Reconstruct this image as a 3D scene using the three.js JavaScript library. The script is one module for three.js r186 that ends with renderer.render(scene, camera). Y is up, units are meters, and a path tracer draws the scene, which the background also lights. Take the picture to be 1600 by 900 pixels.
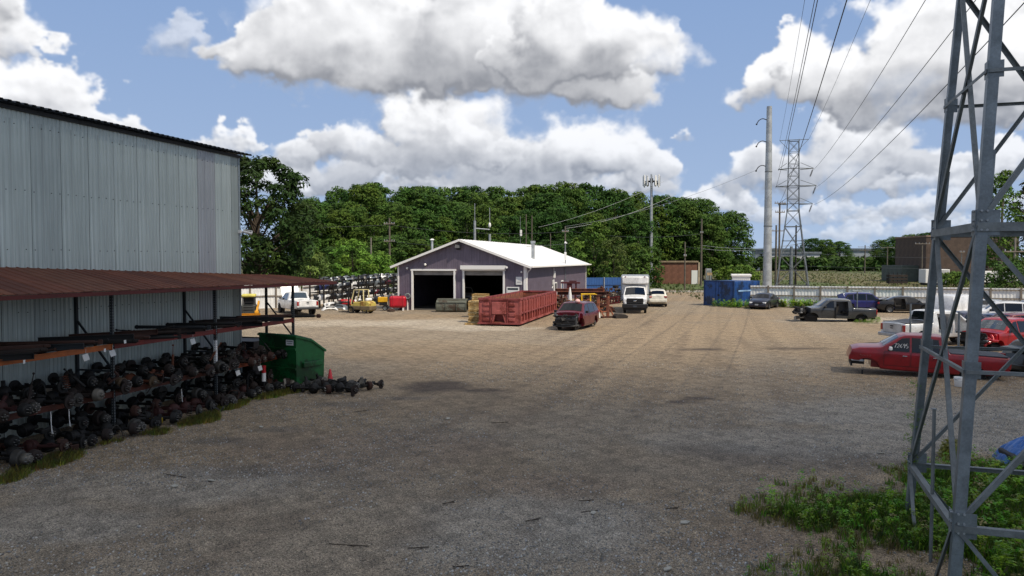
import * as THREE from 'three';
import { mergeGeometries, toCreasedNormals } from 'three/addons/utils/BufferGeometryUtils.js';
import { RoundedBoxGeometry } from 'three/addons/geometries/RoundedBoxGeometry.js';
import { Brush, Evaluator, SUBTRACTION } from 'three-bvh-csg';

// ---------------------------------------------------------------- camera, renderer, exposure
const EYE = 4.7, PITCH = Math.atan(45 / 1200);
const scene = new THREE.Scene();
const camera = new THREE.PerspectiveCamera(2 * Math.atan(450 / 1200) * 180 / Math.PI, 16 / 9, 0.1, 6000);
camera.position.set(0, EYE, 0);
camera.rotation.x = -PITCH;
const renderer = new THREE.WebGLRenderer({ antialias: true });
renderer.toneMapping = THREE.LinearToneMapping;
renderer.toneMappingExposure = 1.0;
renderer.shadowMap.enabled = true;
const SUN_DIR = new THREE.Vector3(0.46, 0.80, 0.40).normalize();
const SUN_POWER = 4.6;
const SKY_GAIN = 0.96;

// ---------------------------------------------------------------- random numbers and noise
function rng(seed) { let a = seed >>> 0; return () => { a = (a + 0x6d2b79f5) | 0; let t = Math.imul(a ^ (a >>> 15), 1 | a); t = (t + Math.imul(t ^ (t >>> 7), 61 | t)) ^ t; return ((t ^ (t >>> 14)) >>> 0) / 4294967296; }; }
const clamp = (x, a = 0, b = 1) => Math.min(b, Math.max(a, x)), lerp = (a, b, t) => a + (b - a) * t;
const sstep = (a, b, x) => { const t = clamp((x - a) / (b - a)); return t * t * (3 - 2 * t); };
const HASH = new Float32Array(65536); { const r = rng(7); for (let i = 0; i < 65536; i++) HASH[i] = r(); }
const h3 = (x, y, z) => HASH[(Math.imul(x, 73856093) ^ Math.imul(y, 19349663) ^ Math.imul(z, 83492791)) & 65535];
function noise3(x, y, z) {
  const ix = Math.floor(x), iy = Math.floor(y), iz = Math.floor(z); let u = x - ix, v = y - iy, w = z - iz;
  u = u * u * (3 - 2 * u); v = v * v * (3 - 2 * v); w = w * w * (3 - 2 * w);
  const a = lerp(lerp(h3(ix, iy, iz), h3(ix + 1, iy, iz), u), lerp(h3(ix, iy + 1, iz), h3(ix + 1, iy + 1, iz), u), v);
  const b = lerp(lerp(h3(ix, iy, iz + 1), h3(ix + 1, iy, iz + 1), u), lerp(h3(ix, iy + 1, iz + 1), h3(ix + 1, iy + 1, iz + 1), u), v);
  return lerp(a, b, w);
}
function fbm(x, y, z, oct = 5, gain = 0.5) { let s = 0, a = 1, t = 0; for (let i = 0; i < oct; i++) { s += a * noise3(x, y, z); t += a; a *= gain; x = x * 2.03 + 11.3; y = y * 2.03 + 5.7; z = z * 2.03 + 3.1; } return s / t; }
// tileable 2D noise of period p cells
const hp = (x, y, p, s) => HASH[(Math.imul(((x % p) + p) % p + s * 131, 73856093) ^ Math.imul(((y % p) + p) % p + s * 17, 19349663)) & 65535];
function tnoise(x, y, p, s = 0) { const ix = Math.floor(x), iy = Math.floor(y); let u = x - ix, v = y - iy; u = u * u * (3 - 2 * u); v = v * v * (3 - 2 * v); return lerp(lerp(hp(ix, iy, p, s), hp(ix + 1, iy, p, s), u), lerp(hp(ix, iy + 1, p, s), hp(ix + 1, iy + 1, p, s), u), v); }
function tfbm(u, v, p, oct, s = 0) { let t = 0, a = 1, n = 0; for (let i = 0; i < oct; i++) { t += a * tnoise(u * p, v * p, p, s + i); n += a; a *= 0.55; p *= 2; } return t / n; }

// ---------------------------------------------------------------- sky: blue air and fair-weather cumulus all round
{
  const W = 4096, H = 2048, data = new Float32Array(W * H * 4);
  // air colour by height above the horizon (the same in every direction)
  const air = (y) => { const t = Math.pow(clamp(y), 0.5); return [lerp(0.50, 0.085, t), lerp(0.63, 0.225, t), lerp(0.82, 0.56, t)]; };
  const R = rng(20), clouds = [];
  const px = (x, y) => { const az = Math.atan((x - 800) / 1200); return [az, Math.atan((405 - y) / 1200 * Math.cos(az))]; };
  const P = 1 / 1200;                                      // one picture unit as an angle
  // az, el of the base's middle, half width, height above the base, [density, greyness]
  const put = (az, el, w, h, o = {}) => {
    const puffs = [], n = o.n ?? Math.max(9, Math.round(16 * w / h)), r = rng(Math.floor(az * 977 + el * 5531 + w * 771) + 90);
    for (let i = 0; i < n; i++) {
      const t = (i + 0.5 + (r() - 0.5) * 0.9) / n * 2 - 1, top = (1 - Math.pow(Math.abs(t), 2.2)) * (0.55 + 0.45 * Math.sin(t * (o.f ?? 5) + (o.p ?? az * 20)) ** 2);
      const m = 1 + Math.round(3 * top);
      for (let k = 0; k < m; k++) { const q = h * (0.20 + 0.26 * r()) * (0.6 + 0.4 * top); puffs.push([t * w * 0.92 + (r() - 0.5) * q, clamp(h * top * (k + 0.35 + 0.4 * r()) / m, q * 0.45, h) - q * 0.2, q]); }
    }
    clouds.push({ az, el, w, h, puffs, soft: o.soft ?? 1, grey: o.grey ?? 1, thin: o.thin ?? 1, st: o.far ? 3 : 1 });
  };
  const at = (x, y, w, h, o) => { const [az, el] = px(x, y); put(az, el, w * P * Math.cos(az), h * P, o); };
  at(1400, 372, 210, 30, { soft: 1.6, thin: 0.75, grey: 0.8 }); at(1300, 345, 200, 26, { soft: 1.6, thin: 0.75, grey: 0.8 }); at(1500, 330, 140, 30, { soft: 1.5, thin: 0.8 });
  at(1120, 325, 70, 34, { grey: 0.6 }); at(770, 300, 90, 46, { grey: 0.5 }); at(620, 296, 120, 40, { soft: 1.4, grey: 0.9 }); at(930, 300, 130, 40, { soft: 1.4, grey: 0.8 }); at(420, 300, 110, 34, { grey: 0.9 });
  at(470, 286, 78, 66, { grey: 0.9 }); at(790, 288, 300, 128, { f: 4.2, p: 2.2, n: 26 }); at(660, 250, 170, 100, { f: 3, p: 1.2 }); at(960, 284, 110, 70, {});
  at(1310, 288, 170, 100, { f: 3.5, p: 1.2 }); at(1430, 296, 90, 50, { soft: 1.3 }); at(1560, 280, 90, 50, { soft: 1.4 });
  at(362, 236, 50, 44, { grey: 0.5 }); at(90, 246, 215, 118, { f: 2.5, p: 1.5, grey: 0.7 }); at(1065, 220, 20, 24, { soft: 1.5, n: 6 });
  at(1218, 122, 24, 26, { soft: 1.3, thin: 0.8, n: 6 });
  at(285, 86, 60, 44, { soft: 3, thin: 0.5, grey: 0.9 }); at(690, 134, 330, 180, { f: 3.2, p: 0.6, n: 30, grey: 1.1 }); at(560, 128, 230, 120, { f: 3, p: 2, grey: 1.2 }); at(910, 118, 150, 130, { f: 3, grey: 1.1 });
  at(1440, 150, 240, 150, { f: 3.4, p: 1.1, n: 26, grey: 1.1 }); at(1570, 160, 120, 110, { grey: 1.2 });
  at(8, 76, 72, 74, { f: 3, grey: 0.9 });
  // the same kind of sky beyond the frame
  for (let i = 0; i < 260; i++) {
    const az = (R() * 2 - 1) * Math.PI, el = 0.03 + 1.25 * Math.pow(R(), 1.6), k = 0.35 + 1.1 * Math.sin(el) ** 0.7;
    const w = (0.10 + 0.17 * R()) * k, h = w * (0.3 + 0.35 * R());
    const hw = w / Math.max(0.25, Math.cos(el));
    if (Math.abs(az) - hw < 0.62 && el < 0.42 && el + h > -0.1) continue;
    put(az, el, w, h, { grey: 0.9 + 0.3 * R(), f: 2 + 3 * R(), far: Math.abs(az) - hw > 0.66 || el > 0.5 });
  }
  clouds.sort((a, b) => (a.el + a.h * 0.1) - (b.el + b.h * 0.1));
  const rowOf = (el) => (el / Math.PI + 0.5) * H;
  for (let row = 0; row < H; row++) {
    const el = ((row + 0.5) / H - 0.5) * Math.PI, y = Math.sin(el), c = y > 0 ? air(y) : [0.50 + 0.9 * y * 0.38, 0.63 + y * 0.5, 0.82 + y * 0.72].map((v, i) => Math.max(v, [0.16, 0.15, 0.13][i]));
    for (let col = 0; col < W; col++) { const i = (row * W + col) * 4; data[i] = c[0]; data[i + 1] = c[1]; data[i + 2] = c[2]; data[i + 3] = 1; }
  }
  const lx = 0.5, ly = 0.85;                               // the way towards the sun across the cloud's face
  for (const c of clouds) {
    const r0 = Math.max(H / 2 + 2, Math.floor(rowOf(c.el - c.h * 0.35))), r1 = Math.min(H - 2, Math.ceil(rowOf(c.el + c.h * 1.35)));
    const bins = 24, grid = Array.from({ length: bins }, () => []), span = c.w * 1.35;
    for (const p of c.puffs) for (let b = 0; b < bins; b++) { const x0 = -span + (b / bins) * 2 * span, x1 = x0 + 2 * span / bins; if (p[0] + p[2] * 1.25 > x0 && p[0] - p[2] * 1.25 < x1) grid[b].push(p); }
    const field = (x, y) => {
      const list = grid[Math.floor((x + span) / (2 * span) * bins)]; if (!list) return 0;
      let keep = 1;
      for (const p of list) { const dx = (x - p[0]) / p[2], dy = (y - p[1]) / p[2], d = dx * dx + (dy < 0 ? dy * dy * 1.7 : dy * dy); if (d < 1.4) keep *= 1 - 0.86 * (1 - d / 1.4) ** 2; }
      return 1 - keep;
    };
    const ce = Math.max(0.2, Math.cos(c.el)), F = 1 / c.h, seed = c.az * 37;
    const billow = (x, y, oct) => { let s = 0, a = 1, n = 0, f = F * 2.1; for (let i = 0; i < oct; i++) { s += a * Math.abs(2 * noise3(x * f + seed + i * 7, y * f * 1.1 - i * 3, seed + i) - 1); n += a; a *= 0.64; f *= 2.07; } return 1 - s / n; };
    const thick = (x, y, oct) => {
      const w1 = fbm(x * F * 1.7 + seed, y * F * 2.0, seed, 6, 0.58) - 0.5, w2 = fbm(x * F * 1.7 + 50, y * F * 2.0, seed + 9, 6, 0.58) - 0.5;
      const e = field(x + w1 * c.h * 1.15, y + w2 * c.h * 0.95); if (e <= 0) return 0;
      return e * 1.05 - 0.42 * sstep(0.52, 0.74, fbm(x * F * 0.9 + seed * 3, y * F * 1.5, seed + 30, 4)) + (billow(x + w2 * c.h * 0.25, y + w1 * c.h * 0.25, oct) - 0.62) * 1.15 * (1 - 0.35 * e);
    };
    for (let row = r0; row < r1; row += c.st) {
      const el = ((row + 0.5) / H - 0.5) * Math.PI, y = el - c.el, v = y / c.h, fade = sstep(0.0, 0.05, el);
      const half = span / ce, a0 = c.az - half, n = Math.min(W, Math.ceil(2 * half / (2 * Math.PI) * W));
      for (let k = 0; k < n; k += c.st) {
        const az = a0 + (k + 0.5) / n * 2 * half, x = (az - c.az) * ce;
        const t = thick(x, y, c.h > 0.07 && c.st === 1 ? 8 : 6); if (t < 0.05) continue;
        const lowf = fbm(x * F * 1.1 + 3, y * F * 1.6, seed + 4, 4), crisp = clamp(0.12 + 0.5 * sstep(0.5, -0.1, v) + 0.55 * sstep(0.42, 0.62, fbm(x * F * 1.4 + 21, y * F * 1.4, seed + 2, 2))) * c.soft;
        const alpha = sstep(0.04, 0.10 + crisp * 1.25, t) * c.thin * (0.5 + 0.5 * fade);
        if (alpha < 0.004) continue;
        const d1 = c.h * 0.10, d2 = c.h * 0.34, s1 = t - thick(x + lx * d1, y + ly * d1, 5), s2 = t - thick(x + lx * d2, y + ly * d2, 3);
        const grey = sstep(0.62, 0.02, v + (lowf - 0.5) * 1.5), deep = sstep(0.15, 0.8, t);
        let b = 0.95 + 0.36 * clamp(s1, -0.5, 0.4) + 0.26 * clamp(s2, -0.7, 0.5);
        b -= (0.12 + 0.31 * deep) * grey * c.grey + 0.20 * deep * (1 - grey) * sstep(0.5, 0.35, lowf);
        b = clamp(b, 0.33, 1.1);
        const u = Math.atan2(-Math.cos(az), Math.sin(az)) / (2 * Math.PI) + 0.5, col = ((Math.floor(u * W) % W) + W) % W, j0 = row;
        const dist = 0.30 * (1 - sstep(0.03, 0.22, el)), dark = clamp(1 - b);
        const C = [b * 0.96 - 0.02 * dark, b * 0.965, b * 0.985 + 0.05 * dark];
        const A = air(Math.sin(el));
        for (let rr = 0; rr < c.st; rr++) for (let cc = 0; cc < c.st; cc++) { const i = ((j0 + rr) * W + (col + cc) % W) * 4; for (let q = 0; q < 3; q++) data[i + q] = lerp(data[i + q], lerp(C[q], A[q], dist), alpha); }
      }
    }
  }
  for (let i = 0; i < data.length; i += 4) { data[i] *= SKY_GAIN; data[i + 1] *= SKY_GAIN; data[i + 2] *= SKY_GAIN; }
  const sky = new THREE.DataTexture(data, W, H, THREE.RGBAFormat, THREE.FloatType);
  sky.mapping = THREE.EquirectangularReflectionMapping; sky.magFilter = THREE.LinearFilter; sky.needsUpdate = true;
  scene.background = sky; scene.environment = sky;
}
const sun = new THREE.DirectionalLight(0xfff1dc, SUN_POWER);
sun.position.copy(SUN_DIR).multiplyScalar(300); sun.target.position.set(0, 0, -50); sun.position.add(sun.target.position);
sun.name = 'sun'; sun.castShadow = true; sun.shadow.radius = 1.2;
Object.assign(sun.shadow.camera, { left: -150, right: 150, top: 150, bottom: -150, near: 1, far: 2400 }); sun.shadow.mapSize.set(4096, 4096);
scene.add(sun, sun.target);

// ---------------------------------------------------------------- names, labels, geometry helpers
const used = new Map();
function numbered(name) { const n = used.get(name) ?? 0; used.set(name, n + 1); return n ? name + '_' + String(n).padStart(3, '0') : name; }
function tag(o, label, category, group, kind) { if (label) o.userData.label = label; if (category) o.userData.category = category; if (group) o.userData.group = group; if (kind) o.userData.kind = kind; return o; }
function thing(name, label, category, pos = [0, 0, 0], turn = 0, group) { const o = new THREE.Group(); o.name = numbered(name); o.position.set(...pos); o.rotation.y = turn; scene.add(o); return tag(o, label, category, group); }
function dup(src, label, pos, turn = 0, group) { const o = src.clone(); o.name = numbered(src.name.replace(/_\d{3}$/, '')); o.userData = { ...src.userData }; o.position.set(...pos); o.rotation.set(0, turn, 0); scene.add(o); if (label) o.userData.label = label; if (group) o.userData.group = group; return o; }
function clean(g) {
  g = g.index ? g.toNonIndexed() : g;
  for (const k of Object.keys(g.attributes)) if (!['position', 'normal', 'uv', 'color'].includes(k)) g.deleteAttribute(k);
  if (!g.attributes.normal) g.computeVertexNormals();
  g.clearGroups?.(); g.morphAttributes = {};
  return g;
}
function boxUV(g) {                                        // uv in metres, by the plane each face lies in
  const p = g.attributes.position, uv = new Float32Array(p.count * 2), a = new THREE.Vector3(), b = new THREE.Vector3(), c = new THREE.Vector3();
  for (let i = 0; i < p.count; i += 3) {
    a.fromBufferAttribute(p, i); b.fromBufferAttribute(p, i + 1).sub(a); c.fromBufferAttribute(p, i + 2).sub(a); b.cross(c);
    const x = Math.abs(b.x), y = Math.abs(b.y), z = Math.abs(b.z), k = y > x && y > z ? 1 : x > z ? 0 : 2;
    for (let j = 0; j < 3; j++) { const X = p.getX(i + j), Y = p.getY(i + j), Z = p.getZ(i + j); uv[(i + j) * 2] = k === 0 ? Z : X; uv[(i + j) * 2 + 1] = k === 1 ? Z : Y; }
  }
  g.setAttribute('uv', new THREE.BufferAttribute(uv, 2)); return g;
}
function join(list) {
  const gs = list.flat(9).filter(Boolean).map(clean); const colored = gs.some((g) => g.attributes.color);
  for (const g of gs) { if (colored && !g.attributes.color) g.setAttribute('color', new THREE.BufferAttribute(new Float32Array(g.attributes.position.count * 3).fill(1), 3)); boxUV(g); }
  return gs.length === 1 ? gs[0] : mergeGeometries(gs);
}
function part(name, geos, mat, parent = scene) {
  const m = new THREE.Mesh(join([geos]), mat); m.castShadow = m.receiveShadow = true; m.name = parent === scene ? numbered(name) : name; parent.add(m); return m;
}
function shared(name, geo, mat, parent) { const m = new THREE.Mesh(geo, mat); m.castShadow = m.receiveShadow = true; m.name = name; parent.add(m); return m; }
const V = (x, y, z) => new THREE.Vector3(x, y, z);
function place(g, [x, y, z] = [0, 0, 0], [a, b, c] = [0, 0, 0]) { if (a || b || c) g.applyMatrix4(new THREE.Matrix4().makeRotationFromEuler(new THREE.Euler(a, b, c, 'YXZ'))); return g.translate(x, y, z); }
const box = (w, h, d, p, r) => place(new THREE.BoxGeometry(w, h, d), p, r);
const rbox = (w, h, d, e, p, r) => place(new RoundedBoxGeometry(w, h, d, 2, Math.min(e, w / 2.01, h / 2.01, d / 2.01)), p, r);
const cyl = (r0, r1, h, n, p, r) => place(new THREE.CylinderGeometry(r0, r1, h, n), p, r);
const ball = (r, p, s = [1, 1, 1], n = 12) => place(new THREE.SphereGeometry(r, n, Math.ceil(n * 0.7)).scale(...s), p);
const lathe = (pts, n, p, r) => place(new THREE.LatheGeometry(pts.map(([x, y]) => new THREE.Vector2(x, y)), n), p, r);
const wheelLathe = (pts, n, p) => place(new THREE.LatheGeometry(pts.map(([x, y]) => new THREE.Vector2(x, y)), n).rotateX(Math.PI / 2), p); // axis along z
const A3 = (v) => Array.isArray(v) ? V(...v) : v;
function align(g, p, q, up = V(0, 1, 0)) {                 // a shape along +z from 0, put between p and q
  p = A3(p); q = A3(q); const z = q.clone().sub(p).normalize(), x = new THREE.Vector3().crossVectors(up, z); if (x.lengthSq() < 1e-6) x.set(1, 0, 0); x.normalize();
  const y = new THREE.Vector3().crossVectors(z, x); return g.applyMatrix4(new THREE.Matrix4().makeBasis(x, y, z).setPosition(p));
}
const len = (p, q) => A3(p).distanceTo(A3(q));
const bar = (p, q, w, t = w, up) => { const l = len(p, q); return align(new THREE.BoxGeometry(w, t, l).translate(0, 0, l / 2), p, q, up); };
const rod = (p, q, r, n = 8, r2 = r) => { const l = len(p, q); return align(new THREE.CylinderGeometry(r2, r, l, n).rotateX(Math.PI / 2).translate(0, 0, l / 2), p, q); };
const tube = (pts, r, seg = 20, n = 6) => new THREE.TubeGeometry(new THREE.CatmullRomCurve3(pts.map(A3)), seg, r, n);
function extrude(pts, depth, bevel = 0, holes = []) { const s = new THREE.Shape(pts.map(([x, y]) => new THREE.Vector2(x, y))); for (const h of holes) s.holes.push(new THREE.Path(h.map(([x, y]) => new THREE.Vector2(x, y)))); return new THREE.ExtrudeGeometry(s, { depth, bevelEnabled: bevel > 0, bevelThickness: bevel, bevelSize: bevel, bevelSegments: 2, curveSegments: 8 }); }
// angle iron: two plates along an edge p-q, lying towards the directions a and b
function angleIron(p, q, w, t, a, b) {
  p = A3(p); q = A3(q); const z = q.clone().sub(p).normalize(), x = A3(a).clone().addScaledVector(z, -A3(a).dot(z)).normalize(), y = new THREE.Vector3().crossVectors(z, x); if (y.dot(A3(b)) < 0) y.negate();
  const s = [[0, 0], [w, 0], [w, t], [t, t], [t, w], [0, w]], l = p.distanceTo(q), pos = [], P = (u, v, k) => p.clone().addScaledVector(x, u).addScaledVector(y, v).addScaledVector(z, k * l);
  const tri = (A, B, C, n) => { const m = B.clone().sub(A).cross(C.clone().sub(A)); pos.push(...(m.dot(n) > 0 ? [A, B, C] : [A, C, B]).flatMap((k) => [k.x, k.y, k.z])); };
  for (let i = 0; i < 6; i++) { const [u0, v0] = s[i], [u1, v1] = s[(i + 1) % 6], n = x.clone().multiplyScalar(v1 - v0).addScaledVector(y, u0 - u1); tri(P(u0, v0, 0), P(u1, v1, 0), P(u1, v1, 1), n); tri(P(u0, v0, 0), P(u1, v1, 1), P(u0, v0, 1), n); }
  for (const k of [0, 1]) { const n = z.clone().multiplyScalar(k ? 1 : -1); for (const f of [[0, 1, 2], [0, 2, 3], [0, 3, 4], [0, 4, 5]]) tri(...f.map((i) => P(s[i][0], s[i][1], k)), n); }
  const g = new THREE.BufferGeometry(); g.setAttribute('position', new THREE.Float32BufferAttribute(pos, 3)); g.computeVertexNormals(); return g;
}
// surveyed ground point: where the sight line of a photograph pixel meets the flat yard
function spot(px, py, h = 0) { const d = V((px - 800) / 1200, (450 - py) / 1200, -1).applyEuler(new THREE.Euler(-PITCH, 0, 0)), t = (h - EYE) / d.y; return V(d.x * t, h, d.z * t); }
const YAW = -14.7 * Math.PI / 180;                         // the yard's long direction, turned from the lens
const U = V(Math.sin(-YAW), 0, -Math.cos(YAW)), R = V(Math.cos(YAW), 0, Math.sin(-YAW));
const WALL = V(-12.64, 0, -21.0);                          // foot of the warehouse wall; local -z runs along it, +x points into the yard
const heading = (dx, dz) => Math.atan2(-dz, dx);           // turns local +x to (dx, dz)
const ORD = ['first', 'second', 'third', 'fourth', 'fifth', 'sixth', 'seventh', 'eighth', 'ninth', 'tenth', 'eleventh', 'twelfth', 'thirteenth', 'fourteenth', 'fifteenth', 'sixteenth', 'seventeenth', 'eighteenth', 'nineteenth', 'twentieth', 'twenty-first', 'twenty-second', 'twenty-third', 'twenty-fourth', 'twenty-fifth', 'twenty-sixth', 'twenty-seventh', 'twenty-eighth', 'twenty-ninth', 'thirtieth'];

// ---------------------------------------------------------------- textures and materials
function byteTexture(n, f, srgb = true) {
  const d = new Uint8Array(n * n * 4);
  for (let y = 0; y < n; y++) for (let x = 0; x < n; x++) { const c = f(x / n, y / n, x, y), i = (y * n + x) * 4; for (let k = 0; k < 3; k++) d[i + k] = clamp(Array.isArray(c) ? c[k] : c) * 255; d[i + 3] = 255; }
  const t = new THREE.DataTexture(d, n, n, THREE.RGBAFormat, THREE.UnsignedByteType); t.wrapS = t.wrapT = THREE.RepeatWrapping; t.magFilter = THREE.LinearFilter; t.minFilter = THREE.LinearMipmapLinearFilter; t.generateMipmaps = true; if (srgb) t.colorSpace = THREE.SRGBColorSpace; t.needsUpdate = true; return t;
}
const rep = (t, u, v = u) => { const c = t.clone(); c.repeat.set(u, v); c.needsUpdate = true; return c; };
const TX = {
  grunge: byteTexture(512, (u, v) => { const a = tfbm(u, v, 5, 6, 1), b = tfbm(u, v, 40, 3, 9), s = tnoise(u * 90, v * 90, 90, 4); return 0.80 + 0.30 * (a - 0.5) + 0.12 * (b - 0.5) + (s > 0.93 ? -0.12 : 0); }),
  streak: byteTexture(512, (u, v) => { const a = tfbm(u, v, 6, 5, 3), b = tnoise(u * 70, v * 4, 70 * 4, 5), c = tnoise(u * 160, v * 3, 480, 7); return 0.82 + 0.16 * (a - 0.5) + 0.09 * (b - 0.5) + 0.06 * (c - 0.5); }),
  rust: byteTexture(512, (u, v) => { const a = tfbm(u, v, 6, 6, 21), b = tfbm(u, v, 30, 4, 30), k = clamp((a - 0.3) * 2.2); return [lerp(0.40, 0.62, k) + 0.2 * (b - 0.5), lerp(0.24, 0.36, k) + 0.16 * (b - 0.5), lerp(0.19, 0.24, k) + 0.12 * (b - 0.5)]; }),
  wood: byteTexture(512, (u, v) => { const g = tnoise(u * 6, v * 90, 540, 2), h = tfbm(u, v, 5, 4, 12), f = tnoise(u * 14, v * 256, 3584, 6); return 0.72 + 0.2 * (g - 0.5) + 0.2 * (h - 0.5) + 0.12 * (f - 0.5); }),
  soil: byteTexture(1024, (u, v) => {                      // crushed stone and dirt, 2.6 m
    const fine = tnoise(u * 300, v * 300, 300, 3), mid = tnoise(u * 130, v * 130, 130, 8), coarse = tfbm(u, v, 9, 4, 14), st = tnoise(u * 75, v * 75, 75, 31);
    let t = 0.51 + 0.34 * (fine - 0.5) + 0.20 * (mid - 0.5) + 0.26 * (coarse - 0.5); if (st > 0.80) t += 0.75 * (st - 0.80) * (0.4 + fine); if (mid < 0.2) t -= 0.12; if (fine > 0.9) t += 0.18;
    return [t * 1.01, t, t * 0.98];
  }),
  worn: byteTexture(512, (u, v) => {                       // old paint: chalky patches, scrapes and rust breaking through
    const a = tfbm(u, v, 5, 6, 41), b = tfbm(u, v, 14, 5, 52), f = tfbm(u, v, 60, 3, 63), s = tnoise(u * 8, v * 90, 720, 71), q = clamp((a - 0.53) * 9 + (f - 0.5) * 3), sc = s > 0.88 && b > 0.5 ? 0.12 : 0, t = 0.80 + 0.26 * (b - 0.5) + sc;
    return [lerp(t, 0.56, q * 0.8), lerp(t, 0.42, q * 0.8), lerp(t, 0.36, q * 0.8)];
  }),
  bump: byteTexture(512, (u, v) => 0.5 + 0.5 * (tnoise(u * 120, v * 120, 120, 3) - 0.5) + 0.5 * (tnoise(u * 50, v * 50, 50, 8) - 0.5), false),
};
const mats = new Map();
function mat(hex, rough = 0.7, metal = 0, o = {}) {
  const key = JSON.stringify([hex, rough, metal, Object.keys(o).map((k) => [k, o[k]?.uuid ?? o[k]])]);
  if (mats.has(key)) return mats.get(key);
  const { tex = 'grunge', scale = 0.5, scaleV, bump = 0, ...rest } = o, phys = ['clearcoat', 'transmission', 'sheen', 'clearcoatRoughness', 'ior'].some((k) => k in rest);
  const m = new (phys ? THREE.MeshPhysicalMaterial : THREE.MeshStandardMaterial)({ color: hex, roughness: rough, metalness: metal, ...rest });
  if (tex) { m.map = rep(TX[tex], scale, scaleV ?? scale); if (tex !== 'rust') m.color.multiplyScalar(1.45); else m.color.multiplyScalar(1); }
  if (bump) { m.bumpMap = rep(TX.bump, scale * 4); m.bumpScale = bump; }
  mats.set(key, m); return m;
}
const MT = {
  galv: mat(0x7f888d, 0.5, 0.5, { scale: 1.3 }), galvOld: mat(0x7d8384, 0.62, 0.35, { scale: 1.1 }), zinc: mat(0xa9afb3, 0.5, 0.4, { scale: 1.2 }),
  white: mat(0xe0e1df, 0.5, 0, { tex: null }), whiteTrim: mat(0xe8e8e5, 0.5, 0, { tex: null }), black: mat(0x17181a, 0.6), rubber: mat(0x18181a, 0.85), plastic: mat(0x1c1d20, 0.45),
  rust: mat(0xffffff, 0.9, 0.0, { tex: 'rust', scale: 0.6 }), rustDark: mat(0x8a8080, 0.9, 0.0, { tex: 'rust', scale: 0.9 }), steelDark: mat(0x2b2a2a, 0.6, 0.5), steel: mat(0x77797b, 0.45, 0.7), cast: mat(0x4c4743, 0.75, 0.3),
  glass: mat(0x0b0e12, 0.08, 0, { tex: null, clearcoat: 0.2, clearcoatRoughness: 0.03 }), glassLight: mat(0x39444c, 0.08, 0, { tex: null, clearcoat: 1 }),
  chrome: mat(0xb9bcc0, 0.2, 0.9, { tex: null }), lamp: mat(0xdfe3e6, 0.15, 0.1, { tex: null, clearcoat: 1 }), tail: mat(0x8c0f14, 0.25, 0, { tex: null, clearcoat: 1 }),
  wood: mat(0x8d8478, 0.85, 0, { tex: 'wood', scale: 0.7 }), pallet: mat(0xc9a25d, 0.8, 0, { tex: 'wood', scale: 0.8 }), pole: mat(0x6f685d, 0.9, 0, { tex: 'wood', scale: 0.6 }), concrete: mat(0xa8a59c, 0.9),
};

// ---------------------------------------------------------------- ground: open country, the gravel yard, the road behind
const blob = (x, z, cx, cz, rx, rz, k = 0.35) => { const d = Math.hypot((x - cx) / rx, (z - cz) / rz) + (fbm(x * 0.9 + cx, z * 0.9, 3, 4) - 0.5) * 1.0; return sstep(1 + k, 1 - k, d); };
const PATCHES = [];                                        // [x, z, rx, rz, what]
{
  const p = (px, py, rx, rz, what) => { const s = spot(px, py); PATCHES.push([s.x, s.z, rx, rz, what]); };
  p(688, 603, 1.45, 1.35, 'oil'); p(752, 610, 0.8, 0.4, 'oil'); p(640, 622, 0.8, 0.3, 'wet'); p(1060, 628, 0.45, 0.35, 'oil'); p(1090, 622, 0.45, 0.3, 'oil'); p(1105, 546, 1.2, 0.5, 'oil'); p(1240, 545, 1.6, 0.5, 'oil');
  p(1270, 715, 3.0, 1.0, 'wet'); p(1130, 700, 1.8, 0.7, 'wet'); p(1360, 770, 1.2, 0.5, 'wet'); p(440, 672, 0.9, 0.35, 'wet'); p(540, 632, 1.0, 0.4, 'wet'); p(350, 690, 1.2, 0.5, 'wet'); p(400, 735, 2.0, 0.6, 'wet');
  p(780, 820, 1.9, 1.9, 'grey'); p(930, 815, 0.9, 1.7, 'grey'); p(1330, 690, 5.0, 1.5, 'grey'); p(1420, 640, 6.0, 2.2, 'grey'); p(1500, 660, 5.0, 3.0, 'grey'); p(230, 760, 3.6, 1.2, 'grey'); p(60, 820, 2.0, 1.0, 'grey');
  p(700, 505, 5.0, 4.0, 'pale'); p(480, 505, 8, 3.0, 'pale'); p(740, 513, 4, 2.0, 'pale'); p(1340, 500, 5, 3, 'pale'); p(880, 760, 1.4, 0.8, 'brown'); p(560, 700, 3.5, 2, 'brown'); p(1180, 850, 1.2, 0.8, 'brown');
}
const KIND = { oil: [0.10, 0.074, 0.055], wet: [0.17, 0.145, 0.12], grey: [0.355, 0.333, 0.292], pale: [0.52, 0.47, 0.39], brown: [0.26, 0.20, 0.145] };
const TRACKS = [[[60, 900], [420, 770], [690, 668], [850, 592], [950, 532], [1010, 492]], [[330, 900], [640, 742], [840, 640], [950, 560], [1020, 500]], [[0, 806], [260, 742], [520, 655], [760, 575], [930, 515]], [[760, 900], [930, 720], [1040, 600], [1075, 520]], [[1600, 640], [1350, 615], [1150, 580], [1040, 530]], [[1180, 780], [1240, 660], [1190, 560], [1130, 505]]].map((l) => l.map(([a, b]) => spot(a, b)));
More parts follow.
